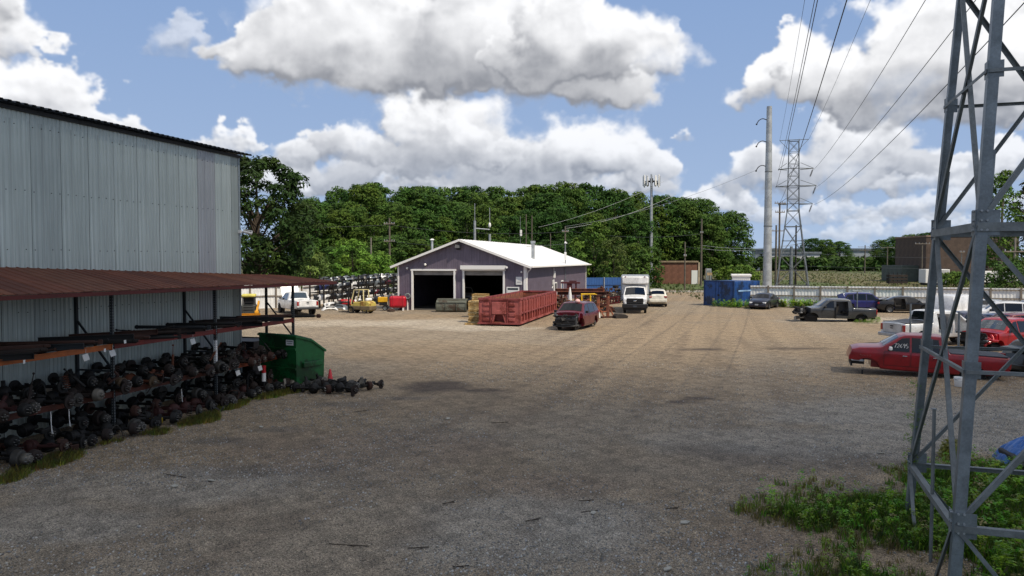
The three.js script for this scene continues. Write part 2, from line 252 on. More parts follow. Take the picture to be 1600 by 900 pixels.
function trackAt(x, z) { let best = 0; for (const [k, l] of TRACKS.entries()) for (let i = 0; i + 1 < l.length; i++) { const a = l[i], b = l[i + 1], dx = b.x - a.x, dz = b.z - a.z, t = clamp(((x - a.x) * dx + (z - a.z) * dz) / (dx * dx + dz * dz)), d = Math.hypot(x - a.x - dx * t, z - a.z - dz * t); for (const o of [0, 1.7]) { const e = Math.abs(d - o) / 0.34; if (e < 1) best = Math.max(best, (1 - e * e) * sstep(0.36, 0.62, fbm(x * 0.3 + k * 9, z * 0.16, k, 4)) * (d > 1.2 ? 0.6 : 1)); } } return best; }
function soilColor(x, z) {
  const a = fbm(x * 0.10, z * 0.10, 1.7, 5), b = fbm(x * 0.42 + 9, z * 0.42, 5.1, 4), lane = x * U.x + z * U.z, across = x * R.x + z * R.z;
  const tr = fbm(across * 1.3, lane * 0.06, 2.2, 4);
  let c = [0.330, 0.256, 0.170];
  const g = sstep(0.47, 0.62, a); c = c.map((v, i) => lerp(v, [0.30, 0.262, 0.208][i], g * 0.6));
  const d = sstep(0.52, 0.70, b) * 0.30 + sstep(0.50, 0.66, tr) * 0.04; c = c.map((v, i) => lerp(v, [0.225, 0.178, 0.128][i], d));
  const l = sstep(0.5, 0.32, tr) * 0.05; c = c.map((v, i) => lerp(v, [0.42, 0.345, 0.25][i], l * 0.8));
  const tk = trackAt(x, z); c = c.map((v, i) => lerp(v, [0.185, 0.138, 0.095][i], tk * 0.6));
  for (const [px, pz, rx, rz, k] of PATCHES) { if (Math.abs(x - px) > rx * 2.5 || Math.abs(z - pz) > rz * 2.5) continue; const s = blob(x, z, px, pz, rx, rz) * (k === 'oil' ? 0.95 : k === 'grey' ? 0.55 : 0.7); c = c.map((v, i) => lerp(v, KIND[k][i], s)); }
  return c;
}
const soilMat = new THREE.MeshStandardMaterial({ vertexColors: true, roughness: 0.95, map: rep(TX.soil, 1 / 2.6), bumpMap: rep(TX.bump, 1 / 1.9), bumpScale: 0.022 });
function sheet(xs, zs, y, color) {
  const nx = xs.length, nz = zs.length, pos = new Float32Array(nx * nz * 3), col = new Float32Array(nx * nz * 3), uv = new Float32Array(nx * nz * 2), idx = [];
  for (let j = 0; j < nz; j++) for (let i = 0; i < nx; i++) { const k = j * nx + i, x = xs[i], z = zs[j], c = color(x, z); pos.set([x, typeof y === 'function' ? y(x, z) : y, z], k * 3); col.set(c, k * 3); uv.set([x * 0.966 + z * 0.26, z * 0.966 - x * 0.26], k * 2); if (i && j) idx.push(k - nx - 1, k - nx, k, k - nx - 1, k, k - 1); }
  const g = new THREE.BufferGeometry(); g.setAttribute('position', new THREE.BufferAttribute(pos, 3)); g.setAttribute('color', new THREE.BufferAttribute(col, 3)); g.setAttribute('uv', new THREE.BufferAttribute(uv, 2)); g.setIndex(idx); g.computeVertexNormals();
  if (g.attributes.normal.getY(0) < 0) { for (let i = 0; i < idx.length; i += 3) [idx[i], idx[i + 1]] = [idx[i + 1], idx[i]]; g.setIndex(idx); g.computeVertexNormals(); }
  return g;
}
const span = (a, b, n) => Array.from({ length: n + 1 }, (_, i) => a + (b - a) * i / n);
{
  const zs = []; for (let d = -14; d < 6; d += 1) zs.push(-d); for (let d = 6; d < 128; d *= 1.0125) zs.push(-d); zs.push(-128);
  const yard = new THREE.Mesh(sheet(span(-70, 84, 440), zs, 0, (x, z) => soilColor(x, z).map((v) => v * 2.9)), soilMat);
  yard.name = 'gravel_yard'; yard.receiveShadow = true; yard.userData.kind = 'structure'; scene.add(yard);
  const field = new THREE.Mesh(sheet(span(-1500, 1500, 120), span(200, -2400, 130), -0.05, (x, z) => { const a = fbm(x * 0.02, z * 0.02, 4, 5), b = fbm(x * 0.2, z * 0.2, 4, 3); const t = sstep(0.35, 0.65, a); return [lerp(0.085, 0.16, t), lerp(0.135, 0.15, t), lerp(0.035, 0.06, t)].map((v) => v * (0.6 + 0.8 * b) * 2.4); }), new THREE.MeshStandardMaterial({ vertexColors: true, roughness: 1, map: rep(TX.soil, 1 / 7) }));
  field.name = 'ground'; field.receiveShadow = true; field.userData.kind = 'structure'; scene.add(field);
}
{ // the road that passes behind the yard, on the right
  const a = spot(960, 459), b = spot(1100, 459), road = part('road', [box(150, 0.02, 6, [a.x + 60, 0.004, -112])], mat(0xa09a8e, 0.9, 0, { scale: 0.3 })); road.userData.kind = 'structure';
  const lawn = new THREE.Mesh(sheet(span(8, 62, 90), span(-117.5, -175, 90), 0.012, (x, z) => { const b = fbm(x * 0.5, z * 0.5, 2, 4); return [0.11, 0.155, 0.04].map((v) => v * (0.6 + 0.8 * b) * 2.4); }), new THREE.MeshStandardMaterial({ vertexColors: true, roughness: 1, map: rep(TX.soil, 1 / 5) }));
  lawn.name = 'lawn'; lawn.userData.kind = 'structure'; scene.add(lawn);
}
{ // loose stones lying on the near gravel
  const r = rng(5), n = 80000, g = new THREE.IcosahedronGeometry(1, 0).scale(1, 0.6, 0.8), m = new THREE.InstancedMesh(g, new THREE.MeshStandardMaterial({ color: 0xffffff, roughness: 0.95, flatShading: true }), n), o = new THREE.Object3D(), c = new THREE.Color();
  for (let i = 0; i < n; i++) {
    const d = 9 + 26 * Math.pow(r(), 1.5), x = (r() - 0.5) * d * 1.5; if (fbm(x * 0.35, d * 0.35, 4, 4) < 0.36 + 0.24 * r()) { i--; continue; } const s = 0.006 + 0.021 * Math.pow(r(), 3); o.position.set(x, s * 0.3, -d); o.rotation.set(r() * 0.6, r() * 6.3, r() * 0.6); o.scale.setScalar(s); o.updateMatrix(); m.setMatrixAt(i, o.matrix);
    const k = 0.14 + 0.34 * Math.pow(r(), 1.8), w = r(); m.setColorAt(i, c.setRGB(k * lerp(1, 1.06, w), k, k * lerp(1, 0.84, w)));
  }
  m.name = 'gravel'; m.castShadow = m.receiveShadow = true; m.userData.kind = 'stuff'; tag(m, 'loose pale stones scattered over the near gravel of the yard', 'gravel'); scene.add(m);
}
{ // the cumulus overhead that holds the near half of the yard in its shade: three nested hulls, thin at the rim, so that its shade has a soft ragged edge
  const H = 1250, k = H / SUN_DIR.y, t = thing('cloud', 'white cumulus cloud high over the near half of the yard', 'cloud', [SUN_DIR.x * k, H, SUN_DIR.z * k]);
  const edge = (x) => -35 + 4 * Math.sin(x * 0.055 + 1) + 2.4 * Math.sin(x * 0.14) - (x > 25 ? Math.min(6, (x - 25) * 0.06) : 0);
  const hull = (inset, seed, thick) => {
    const n = 150, m = 60, pos = [], idx = [];
    for (let side = 0; side < 2; side++) for (let j = 0; j <= m; j++) for (let i = 0; i <= n; i++) {
      const u = i / n, v = j / m, x = lerp(-150 + inset, 150 - inset, u), e = edge(x) + inset + (fbm(x * 0.09, seed, 1, 5) - 0.5) * 13, z = lerp(e, 130 - inset, v ** 1.4);
      const rim = Math.min(1, Math.min(u, 1 - u) * 12) * Math.min(1, (z - e) / 30) * Math.min(1, (1 - v) * 6), s = Math.sqrt(Math.max(0, rim)), b = fbm(x * 0.03 + seed, z * 0.03, seed, 5);
      pos.push(x, side ? -s * 5 * (0.5 + b) : s * thick * (0.25 + 1.1 * b), z);
    }
    const N = (n + 1) * (m + 1); for (let side = 0; side < 2; side++) for (let j = 0; j < m; j++) for (let i = 0; i < n; i++) { const a = side * N + j * (n + 1) + i, q = [a, a + n + 1, a + 1, a + 1, a + n + 1, a + n + 2]; idx.push(...(side ? [q[0], q[2], q[1], q[3], q[5], q[4]] : q)); }
    const g = new THREE.BufferGeometry(); g.setAttribute('position', new THREE.Float32BufferAttribute(pos, 3)); g.setIndex(idx); g.computeVertexNormals(); return g;
  };
  const white = (o) => new THREE.MeshStandardMaterial({ color: 0xf6f6f6, roughness: 1, transparent: true, opacity: o });
  part('cloud_fringe', hull(-3, 3, 34), white(0.42), t); part('cloud_body', hull(2, 8, 46), white(0.52), t); part('cloud_core', hull(7, 15, 40), white(0.55), t);
}

// ---------------------------------------------------------------- sheet metal
// a ribbed sheet: width along x, height along y, ribs proud towards +z
function ribbed(w, h, pitch = 0.14, depth = 0.022, top = 0.45, o = {}) {
  const n = Math.max(1, Math.round(w / pitch)), p = w / n, prof = [[0, 0]];
  for (let i = 0; i < n; i++) { const x = i * p; prof.push([x + p * (0.5 - top / 2 - 0.13), 0], [x + p * (0.5 - top / 2), depth], [x + p * (0.5 + top / 2), depth], [x + p * (0.5 + top / 2 + 0.13), 0]); }
  prof.push([w, 0]);
  const pos = [], q = (x0, z0, x1, z1) => pos.push(x0, 0, z0, x1, 0, z1, x1, h, z1, x0, 0, z0, x1, h, z1, x0, h, z0);
  for (let i = 0; i + 1 < prof.length; i++) q(prof[i][0], prof[i][1], prof[i + 1][0], prof[i + 1][1]);
  const g = new THREE.BufferGeometry(); g.setAttribute('position', new THREE.Float32BufferAttribute(pos, 3)); g.computeVertexNormals(); return g;
}

// ---------------------------------------------------------------- the tall metal warehouse on the left
const onWall = (x, t, y = 0) => V(WALL.x + R.x * x + U.x * t, y, WALL.z + R.z * x + U.z * t);
{
  const b = thing('metal_warehouse', 'tall grey ribbed metal warehouse with rust red lean-to along its foot', 'warehouse', WALL.toArray(), YAW), T0 = -9.3, T1 = 8.65, H = 8.62, r = rng(3);
  part('wall', [box(0.12, H, T1 - T0 - 0.02, [-0.10, H / 2, -(T0 + T1) / 2]), box(14, H, 0.12, [-7.2, H / 2, -T1 + 0.08]), box(14, H, 0.12, [-7.2, H / 2, -T0]), box(0.12, H, 18, [-14.2, H / 2, -(T0 + T1) / 2])], mat(0x2a2f32, 0.7), b);
  const tones = [0xb8c2be, 0xb6c0bc, 0xb9c3be, 0xb6c1bb, 0xb6c0bc, 0xb7c1bd, 0xadb7b4, 0xbac4c0, 0xb8c2bf].map((c) => mat(c, 0.45, 0.25, { tex: 'streak', scale: 0.28, scaleV: 0.12 })), geos = [ribbed(0.962, H), ribbed(0.962, H, 0.137, 0.02, 0.5)];
  for (let i = 0, t = T0; t < T1 - 0.02; i++, t += 0.975) {
    const m = shared('wall_panel', geos[i % 2] = join([geos[i % 2]]), tones[Math.floor(r() * tones.length)], b); m.rotation.y = Math.PI / 2; m.rotation.z = (r() - 0.5) * 0.0012; m.position.set((r() - 0.5) * 0.006, 0, -t); if (i === 16) m.material = mat(0xabafb2, 0.45, 0.25, { tex: 'streak', scale: 0.28, scaleV: 0.12 }); m.scale.x = Math.min(1, (T1 - t) / 0.962);
  }
  const sc = []; for (const y of [3.3, 4.95, 6.5, 8.2]) for (let t = T0 + 0.15; t < T1; t += 0.28) if (r() < 0.75) sc.push(box(0.012, 0.022, 0.022, [0.03, y + (r() - 0.5) * 0.03, -t]));
  part('screws', sc, mat(0x2b2a28, 0.8), b);
  part('corner_trim', [box(0.10, H, 0.10, [-0.01, H / 2, -T1 - 0.04])], mat(0x8c979d, 0.5, 0.2), b);
  const roofM = mat(0x3c444a, 0.55, 0.3), rg = join([ribbed(0.97, 8.2, 0.243, 0.05, 0.4), ribbed(0.97, 8.2, 0.243, 0.05, 0.4).translate(0, 0, -0.012)]);
  for (let t = T0; t < T1 - 0.1; t += 0.97) { const m = shared('roof_sheet', rg, roofM, b); m.rotation.set(-Math.PI / 2, 0, 0); m.rotation.order = 'YXZ'; m.rotation.y = Math.PI / 2; m.rotation.x = -Math.PI / 2 + 0.12; m.position.set(0.34, H + 0.06, -t); }
  part('roof_edge', [box(0.06, 0.10, T1 - T0 + 0.3, [0.06, H - 0.02, -(T0 + T1) / 2])], mat(0x2c3034, 0.7), b);
  const cam = thing('security_camera', 'white bullet camera at the far corner of the tall metal warehouse', 'camera', onWall(0.04, T1, 5.75).toArray(), YAW);
  part('bracket', [box(0.10, 0.12, 0.10, [0.03, 0, 0]), rod([0.05, 0, 0], [0.18, -0.02, -0.1], 0.03)], MT.white, cam); part('camera_body', [rod([0.14, 0.02, -0.04], [0.42, -0.06, -0.22], 0.07, 12), box(0.34, 0.02, 0.17, [0.28, 0.06, -0.13], [0, 0.5, -0.15])], MT.white, cam);
}
{ // rust-red lean-to roof
  const c = thing('lean_to_roof', 'rust red sheet metal roof over the axle racks along the warehouse wall', 'canopy', WALL.toArray(), YAW), r = rng(14);
  const hi = (t) => 4.44 - 0.036 * t, lo = (t) => 3.88 - 0.008 * t, tones = [0x6c3e2c, 0x623727, 0x744630, 0x5c3325, 0x68402e].map((x) => mat(x, 0.8, 0.1, { tex: 'streak', scale: 0.4 }));
  for (let t = -9, i = 0; t < 11.7; t += 0.95, i++) {
    const t1 = Math.min(t + 0.95, 11.9), s = (i % 3) * 0.004, pos = [], pt = (x, y, tt) => [x, y, -tt];
    const P = (k, tt, up) => pt(lerp(0.02, 2.42, k), lerp(hi(tt), lo(tt), k) + up + s, tt), quad = (a, b2, c2, d) => pos.push(...a, ...b2, ...c2, ...a, ...c2, ...d);
    quad(P(0, t, 0), P(1, t, 0), P(1, t1, 0), P(0, t1, 0)); quad(P(0, t1, -0.012), P(1, t1, -0.012), P(1, t, -0.012), P(0, t, -0.012)); quad(P(1, t, -0.012), P(1, t1, -0.012), P(1, t1, 0), P(1, t, 0)); quad(P(1, t1, -0.012), P(0, t1, -0.012), P(0, t1, 0), P(1, t1, 0));
    for (let k = 0; k < 3; k++) { const a = t + 0.02 + k * 0.31; quad(P(0, a, 0.0), P(1, a, 0.0), P(1, a + 0.03, 0.022), P(0, a + 0.03, 0.022)); quad(P(0, a + 0.03, 0.022), P(1, a + 0.03, 0.022), P(1, a + 0.06, 0), P(0, a + 0.06, 0)); }
    const g = new THREE.BufferGeometry(); g.setAttribute('position', new THREE.Float32BufferAttribute(pos, 3)); g.computeVertexNormals(); part('roof_sheet', g, tones[Math.floor(r() * tones.length)], c);
  }
  part('fascia', [bar([2.41, lo(-9) - 0.07, 9], [2.41, lo(11.9) - 0.07, -11.9], 0.03, 0.10)], mat(0x5a1f1a, 0.7), c);
  const raf = []; for (let t = -8.8; t < 11.8; t += 1.3) raf.push(bar([0.05, hi(t) - 0.08, -t], [2.38, lo(t) - 0.08, -t], 0.05, 0.10)); part('rafters', raf, MT.wood, c);
}

// ---------------------------------------------------------------- purple garage with two open bays
const GAR = V(-10.6, 0, -71.4), onGar = (x, s, y = 0) => V(GAR.x + R.x * x + U.x * s, y, GAR.z + R.z * x + U.z * s);
{
  const g = thing('purple_garage', 'purple ribbed metal garage with white roof and two open bay doors', 'garage', GAR.toArray(), YAW);
  const W = 12.25, L = 33, E = 4.1, K = 6.35, yr = (x) => E + (K - E) * (1 - Math.abs(x - W / 2) / (W / 2));
  const purple = [0x6d6472, 0x6a616f, 0x706775].map((c) => mat(c, 0.5, 0.1, { tex: 'streak', scale: 0.3 })), r = rng(8);
  const D = [[1.41, 5.59, 3.66], [6.39, 10.25, 3.66]], xs = [0, 0.70, 1.41, 2.246, 3.082, 3.918, 4.754, 5.59, 6.39, 7.162, 7.934, 8.706, 9.478, 10.25, 11.25, 12.25];
  for (let i = 0; i + 1 < xs.length; i++) {
    const a = xs[i] + 0.004, b = xs[i + 1] - 0.004, d = D.find((q) => a > q[0] - 0.01 && b < q[1] + 0.01), y0 = d ? d[2] : 0, pts = [[a, y0], [b, y0], [b, yr(b) - 0.02]]; if (a < W / 2 && b > W / 2) pts.push([W / 2, K - 0.02]); pts.push([a, yr(a) - 0.02]);
    const ribs = []; for (let x = a + 0.03; x < b - 0.03; x += 0.225) ribs.push(box(0.035, yr(x) - 0.1 - y0, 0.018, [x + 0.02, (y0 + yr(x) - 0.1) / 2, 0.008]));
    part('wall_panel', [extrude(pts, 0.10).translate(0, 0, -0.10), ribs], purple[Math.floor(r() * 3)], g);
  }
  const side = []; for (let s = 0.2; s < L; s += 0.3) side.push(box(0.018, E - 0.15, 0.035, [W + 0.008, E / 2, -s]));
  part('side_wall', [box(0.1, E, L - 0.12, [W - 0.05, E / 2, -L / 2 - 0.06]), side], purple[0], g);
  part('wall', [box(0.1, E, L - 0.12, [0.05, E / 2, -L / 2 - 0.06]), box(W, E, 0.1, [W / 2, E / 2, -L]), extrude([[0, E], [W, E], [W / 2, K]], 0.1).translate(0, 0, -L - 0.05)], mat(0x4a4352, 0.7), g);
  const sl = Math.atan2(K - E, W / 2), slope = (sgn) => { const run = W / 2 + 0.58, l = run / Math.cos(sl); return place(new THREE.BoxGeometry(l, 0.12, L + 0.9), [W / 2 + sgn * run / 2, K + 0.10 - run / 2 * Math.tan(sl), -L / 2], [0, 0, -sgn * sl]); };
  const seams = []; for (let s = 0.3; s < L; s += 0.9) { const run = W / 2 + 0.42, l = run / Math.cos(sl); seams.push(place(new THREE.BoxGeometry(l, 0.03, 0.04), [W / 2 + run / 2, K + 0.175 - run / 2 * Math.tan(sl), -s], [0, 0, -sl])); }
  part('roof', [slope(1), slope(-1), seams], mat(0xe6e7e7, 0.45, 0, { tex: null }), g);
  const run = W / 2 + 0.58; part('gable_trim', [-1, 1].map((k) => bar([W / 2 + k * 0.03, K + 0.06, 0.46], [W / 2 + k * run, K + 0.06 - run * Math.tan(sl), 0.46], 0.04, 0.20)), MT.whiteTrim, g);
  part('corner_trim', [box(0.14, E - 0.1, 0.05, [0.06, E / 2, 0.045])], MT.whiteTrim, g); part('corner_trim', [box(0.22, E - 0.1, 0.05, [W - 0.10, E / 2, 0.045]), box(0.05, E - 0.1, 0.16, [W + 0.045, E / 2, -0.06])], MT.whiteTrim, g); part('corner_trim', [box(0.05, E - 0.1, 0.16, [W + 0.045, E / 2, -L + 0.1])], MT.whiteTrim, g);
  part('gutter', [box(0.13, 0.13, L + 0.8, [W + 0.62, E - 0.08, -L / 2])], MT.whiteTrim, g); part('downspout', [tube([[W + 0.46, E - 0.08, -0.3], [W + 0.3, E - 0.35, -0.3], [W + 0.10, E - 0.55, -0.3], [W + 0.08, 0.1, -0.3]], 0.05, 30, 8)], MT.whiteTrim, g);
  for (const [i, [a, b, h]] of D.entries()) {
    const f = part('door_frame', [box(0.16, h, 0.18, [a + 0.03, h / 2, 0.02]), box(0.16, h, 0.18, [b - 0.03, h / 2, 0.02]), box(b - a + 0.24, 0.16, 0.19, [(a + b) / 2, h + 0.06, 0.02]), i ? box(b - a + 0.35, 0.36, 0.45, [(a + b) / 2, h + 0.30, 0.17]) : []], MT.whiteTrim, g);
    part('roll_up_door', [box(b - a - 0.2, 0.42, 0.05, [(a + b) / 2, h - 0.2, -0.22]), ...[0, 1, 2].map((k) => box(b - a - 0.2, 0.02, 0.07, [(a + b) / 2, h - 0.08 - k * 0.13, -0.22]))], mat(0x8f8c88, 0.6), g);
  }
  part('bollard_sleeve', [...Array(5)].map((_, k) => cyl(0.085, 0.085, 0.13, 12, [6.30, 0.55 + k * 0.13, 0.22])), MT.white, g); part('bollard', [cyl(0.08, 0.08, 1.25, 12, [6.30, 0.62, 0.22])], MT.black, g);
  const win = part('window', [box(1.16, 1.0, 0.06, [11.05, 1.72, 0.04])], MT.whiteTrim, g); part('pane', [box(0.98, 0.82, 0.03, [11.05, 1.72, 0.06])], MT.glassLight, win); part('blind', [box(0.98, 0.62, 0.02, [11.05, 1.63, 0.085])], MT.white, win);
  part('floor', [box(W - 0.2, 0.05, L - 0.2, [W / 2, 0.03, -L / 2])], mat(0x55524e, 0.8), g);
  const sd = part('side_door', [box(0.05, 2.1, 1.0, [W + 0.045, 1.07, -13.0])], mat(0x3a363b, 0.6), g); part('frame', [box(0.06, 2.2, 0.1, [W + 0.05, 1.1, -12.42]), box(0.06, 2.2, 0.1, [W + 0.05, 1.1, -13.58]), box(0.06, 0.1, 1.26, [W + 0.05, 2.22, -13])], MT.whiteTrim, sd);
  const sw = part('side_window', [box(0.05, 1.9, 0.8, [W + 0.045, 1.3, -16.6])], MT.glassLight, g); part('frame', [box(0.07, 2.0, 0.12, [W + 0.05, 1.3, -16.15]), box(0.07, 2.0, 0.12, [W + 0.05, 1.3, -17.05]), box(0.07, 0.12, 1.0, [W + 0.05, 2.33, -16.6])], MT.whiteTrim, sw);
  const M = (name, label, cat, p, geos, m) => { const t = thing(name, label, cat, p.toArray(), YAW); for (const [n, gg, mm] of geos) part(n, gg, mm ?? m, t); return t; };
  M('floodlight', 'dark floodlight under the peak of the purple garage gable', 'floodlight', onGar(5.95, -0.02, 5.78), [['housing', [rbox(0.5, 0.34, 0.16, 0.03, [0, 0.1, 0.30], [0, 0.35, 0])], mat(0x3a3a3c, 0.5)], ['lens', [box(0.42, 0.26, 0.02, [0, 0.07, 0.385], [0, 0.35, 0])], mat(0x77787a, 0.3)], ['bracket', [box(0.12, 0.12, 0.2, [0, 0.05, 0.12]), box(0.36, 0.10, 0.10, [0, -0.16, 0.08])], MT.black]]);
  M('security_camera', 'small white camera at the left end of the purple gable', 'camera', onGar(0.95, 0, 3.85), [['camera_body', [ball(0.10, [0, 0, 0.12]), cyl(0.11, 0.11, 0.08, 12, [0, 0.06, 0.08])], MT.white]]);
  M('security_camera', 'white camera above the left bay door of the purple garage', 'camera', onGar(2.75, 0, 4.2), [['camera_body', [ball(0.12, [0, 0, 0.15]), rod([0, 0, 0], [0, 0.02, 0.14], 0.05)], MT.white], ['sensor', [cyl(0.06, 0.06, 0.12, 10, [0, -0.15, 0.12])], MT.black]]);
  M('security_camera', 'white camera at the top right corner of the right bay door', 'camera', onGar(10.42, -0.05, 4.0), [['camera_body', [rod([0, 0, 0.02], [0.18, -0.03, 0.42], 0.10, 12)], MT.white], ['bracket', [box(0.1, 0.24, 0.12, [0, -0.12, 0.1])], MT.black]]);
  M('security_camera', 'small white camera between the white sign and the gable edge', 'camera', onGar(11.85, 0, 3.55), [['camera_body', [ball(0.09, [0, 0, 0.1])], MT.white]]);
  M('wall_sign', 'white notice board on the purple wall beside the right corner', 'sign', onGar(11.62, -0.02, 2.78), [['board', [box(0.56, 0.70, 0.03, [0, 0, 0.05])], MT.white], ['print', [box(0.36, 0.03, 0.004, [0, -0.1, 0.068]), box(0.42, 0.03, 0.004, [0, -0.17, 0.068])], mat(0x9a9a9a, 0.7)]]);
  M('roof_vent_pipe', 'slim white capped vent pipe over the left slope of the garage roof', 'vent pipe', onGar(2.25, 3.0, 4.8), [['pipe', [cyl(0.11, 0.11, 1.75, 14, [0, 0.85, 0])], MT.zinc], ['cap', [cyl(0.10, 0.23, 0.12, 14, [0, 1.80, 0])], MT.white]]);
  M('chimney_pipe', 'grey metal chimney pipe on the sunny white garage roof', 'chimney', onGar(10.9, 8.5, 4.4), [['pipe', [cyl(0.17, 0.17, 1.9, 14, [0, 1.0, 0])], MT.zinc], ['cap', [cyl(0.24, 0.24, 0.24, 14, [0, 2.0, 0])], MT.zinc], ['flashing', [cyl(0.2, 0.34, 0.2, 14, [0, 0.2, 0])], MT.zinc]]);
  M('service_mast', 'electric service mast with weatherhead at the garage eave', 'mast', onGar(12.35, 18.2, 2.3), [['pipe', [cyl(0.05, 0.05, 4.2, 10, [0, 2.1, 0])], MT.galv], ['weatherhead', [ball(0.12, [0, 4.25, 0]), box(0.2, 0.1, 0.1, [0.1, 4.2, 0])], MT.white], ['meter_box', [rbox(0.2, 0.9, 0.3, 0.03, [0.05, 2.75, 0.25])], MT.white]]);
  M('meter_cabinet', 'white electric meter boxes on the purple side wall', 'meter', onGar(12.27, 12.0, 2.2), [['box', [rbox(0.18, 0.7, 0.4, 0.03, [0.09, 0.9, 0]), rbox(0.18, 0.5, 0.35, 0.03, [0.09, 0.1, 0.5])], MT.white], ['conduit', [rod([0.06, -1.2, 0.1], [0.06, 1.6, 0.1], 0.04), rod([0.06, 0, 0.1], [0.06, -0.5, 1.0], 0.035)], MT.white]]);
}

// ---------------------------------------------------------------- fences
function fence(a, b, bays, h, label, flip = 1, lay = {}) {
  const L = len(a, b), f = thing('sheet_fence', label, 'fence', a.toArray(), heading(b.x - a.x, b.z - a.z)), w = L / bays, r = rng(Math.floor(L * 77));
  const tones = [0xe6e8e8, 0xdfe2e2, 0xe9eaea].map((c) => mat(c, 0.5, 0, { tex: 'streak', scale: 0.4 })), sg = join([ribbed(w - 0.02, h, 0.3, 0.02, 0.35), box(w - 0.02, h, 0.01, [w / 2 - 0.01, h / 2, -0.007])]), pg = join([box(0.15, h + 0.04, 0.13, [0, h / 2, 0.10 * flip])]), rg = join([box(w - 0.15, 0.11, 0.06, [w / 2, 0, 0.075 * flip])]);
  for (let i = 0; i < bays; i++) {
    const s = shared('fence_sheet', sg, tones[Math.floor(r() * 3)], f); s.position.set(i * w, (r() - 0.5) * 0.05, 0);
    const p = shared('post', pg, MT.wood, f); p.position.set(i * w, (r() - 0.7) * 0.1, 0);
    for (const y of lay.rails ?? [h - 0.18, h * 0.52]) { const q = shared('rail', rg, MT.wood, f); q.position.set(i * w, y + (r() - 0.5) * 0.06, 0); q.rotation.z = (r() - 0.5) * 0.012; }
  }
  return f;
}
fence(V(23.4, 0, -77.8), V(72, 0, -61.8), 21, 2.05, 'white sheet fence with grey posts behind the wrecks on the right');
fence(V(-16.2, 0, -109), V(-20.6, 0, -75.5), 9, 2.1, 'white sheet fence running away behind the bumper racks', -1);
fence(V(-33, 0, -67.5), V(-20.7, 0, -75.2), 6, 2.25, 'white sheet fence behind the white pickup on the left');
{ // blue sheet fence beyond the scrap
  const a = spot(915, 458), b = spot(1000, 457), f = thing('blue_fence', 'blue sheet metal fence between the garage and the box truck', 'fence', [a.x, 0, a.z], heading(b.x - a.x, b.z - a.z)), L = a.distanceTo(b), w = L / 3, blue = mat(0x2a5590, 0.5, 0, { tex: 'streak', scale: 0.3 });
  for (let i = 0; i < 3; i++) { part('fence_sheet', [ribbed(w - 0.04, 2.15, 0.4, 0.02, 0.3).translate(i * w, 0, 0), box(w - 0.04, 2.15, 0.01, [i * w + w / 2, 1.075, -0.008])], blue, f); part('post', [box(0.12, 2.2, 0.1, [i * w, 1.1, 0.07])], i === 1 ? MT.zinc : mat(0x1c3f70, 0.6), f); part('rail', [box(w - 0.14, 0.08, 0.05, [i * w + w / 2, 1.1, 0.05])], mat(0x1c3f70, 0.6), f); }
}
{ // containers on the right
  const a = spot(1100, 477), b = spot(1147, 479.5), c = spot(1170, 476), w = a.distanceTo(b), d = b.distanceTo(c), t = thing('blue_container', 'blue steel storage container with double doors beside the dark sedan', 'container', [b.x, 0, b.z], heading(b.x - a.x, b.z - a.z));
  const blue = mat(0x1f4c8c, 0.5, 0.05, { tex: 'worn', scale: 0.3 }), bd = mat(0x173c70, 0.55), h = 2.52;
  part('body', [box(w, h - 0.1, d, [-w / 2, h / 2 + 0.03, -d / 2]), ...[...Array(Math.floor(d / 0.28))].map((_, k) => box(0.03, h - 0.35, 0.13, [0.012, h / 2 + 0.04, -0.25 - k * 0.28]))], blue, t);
  for (const k of [0, 1]) { const x = -w * (k ? 0.27 : 0.73); const dr = part('door', [rbox(w * 0.45, h - 0.3, 0.05, 0.015, [x, h / 2 + 0.04, 0.03])], blue, t); part('lock_rod', [rod([x + (k ? -0.45 : 0.45), 0.15, 0.07], [x + (k ? -0.45 : 0.45), h - 0.15, 0.07], 0.022)], bd, dr); }
  part('frame', [box(0.12, h, 0.12, [-w + 0.04, h / 2, 0.0]), box(0.12, h, 0.12, [-0.03, h / 2, 0.0]), box(w, 0.13, 0.12, [-w / 2, h - 0.02, 0.005]), box(w, 0.13, 0.12, [-w / 2, 0.09, 0.005]), box(0.1, h, 0.12, [0, h / 2, -d + 0.05])], bd, t);
  part('stripe', [box(0.02, 0.14, d * 0.7, [0.035, 1.55, -d * 0.5])], mat(0x86a9cf, 0.6), t); part('lock_box', [box(0.2, 0.2, 0.05, [-w / 2, 1.1, 0.08])], MT.black, t);
  const p = spot(1158, 468), k = thing('white_container', 'white flat topped container just behind the blue container', 'container', [p.x, 0, p.z], YAW); part('body', [box(2.0, 2.6, 3, [0, 1.4, -1.5]), ...[...Array(9)].map((_, i) => box(0.09, 2.3, 0.03, [-0.85 + i * 0.21, 1.4, 0.012]))], MT.white, k); part('roof', [rbox(2.25, 0.26, 3.2, 0.04, [0, 2.8, -1.5])], MT.whiteTrim, k);
}
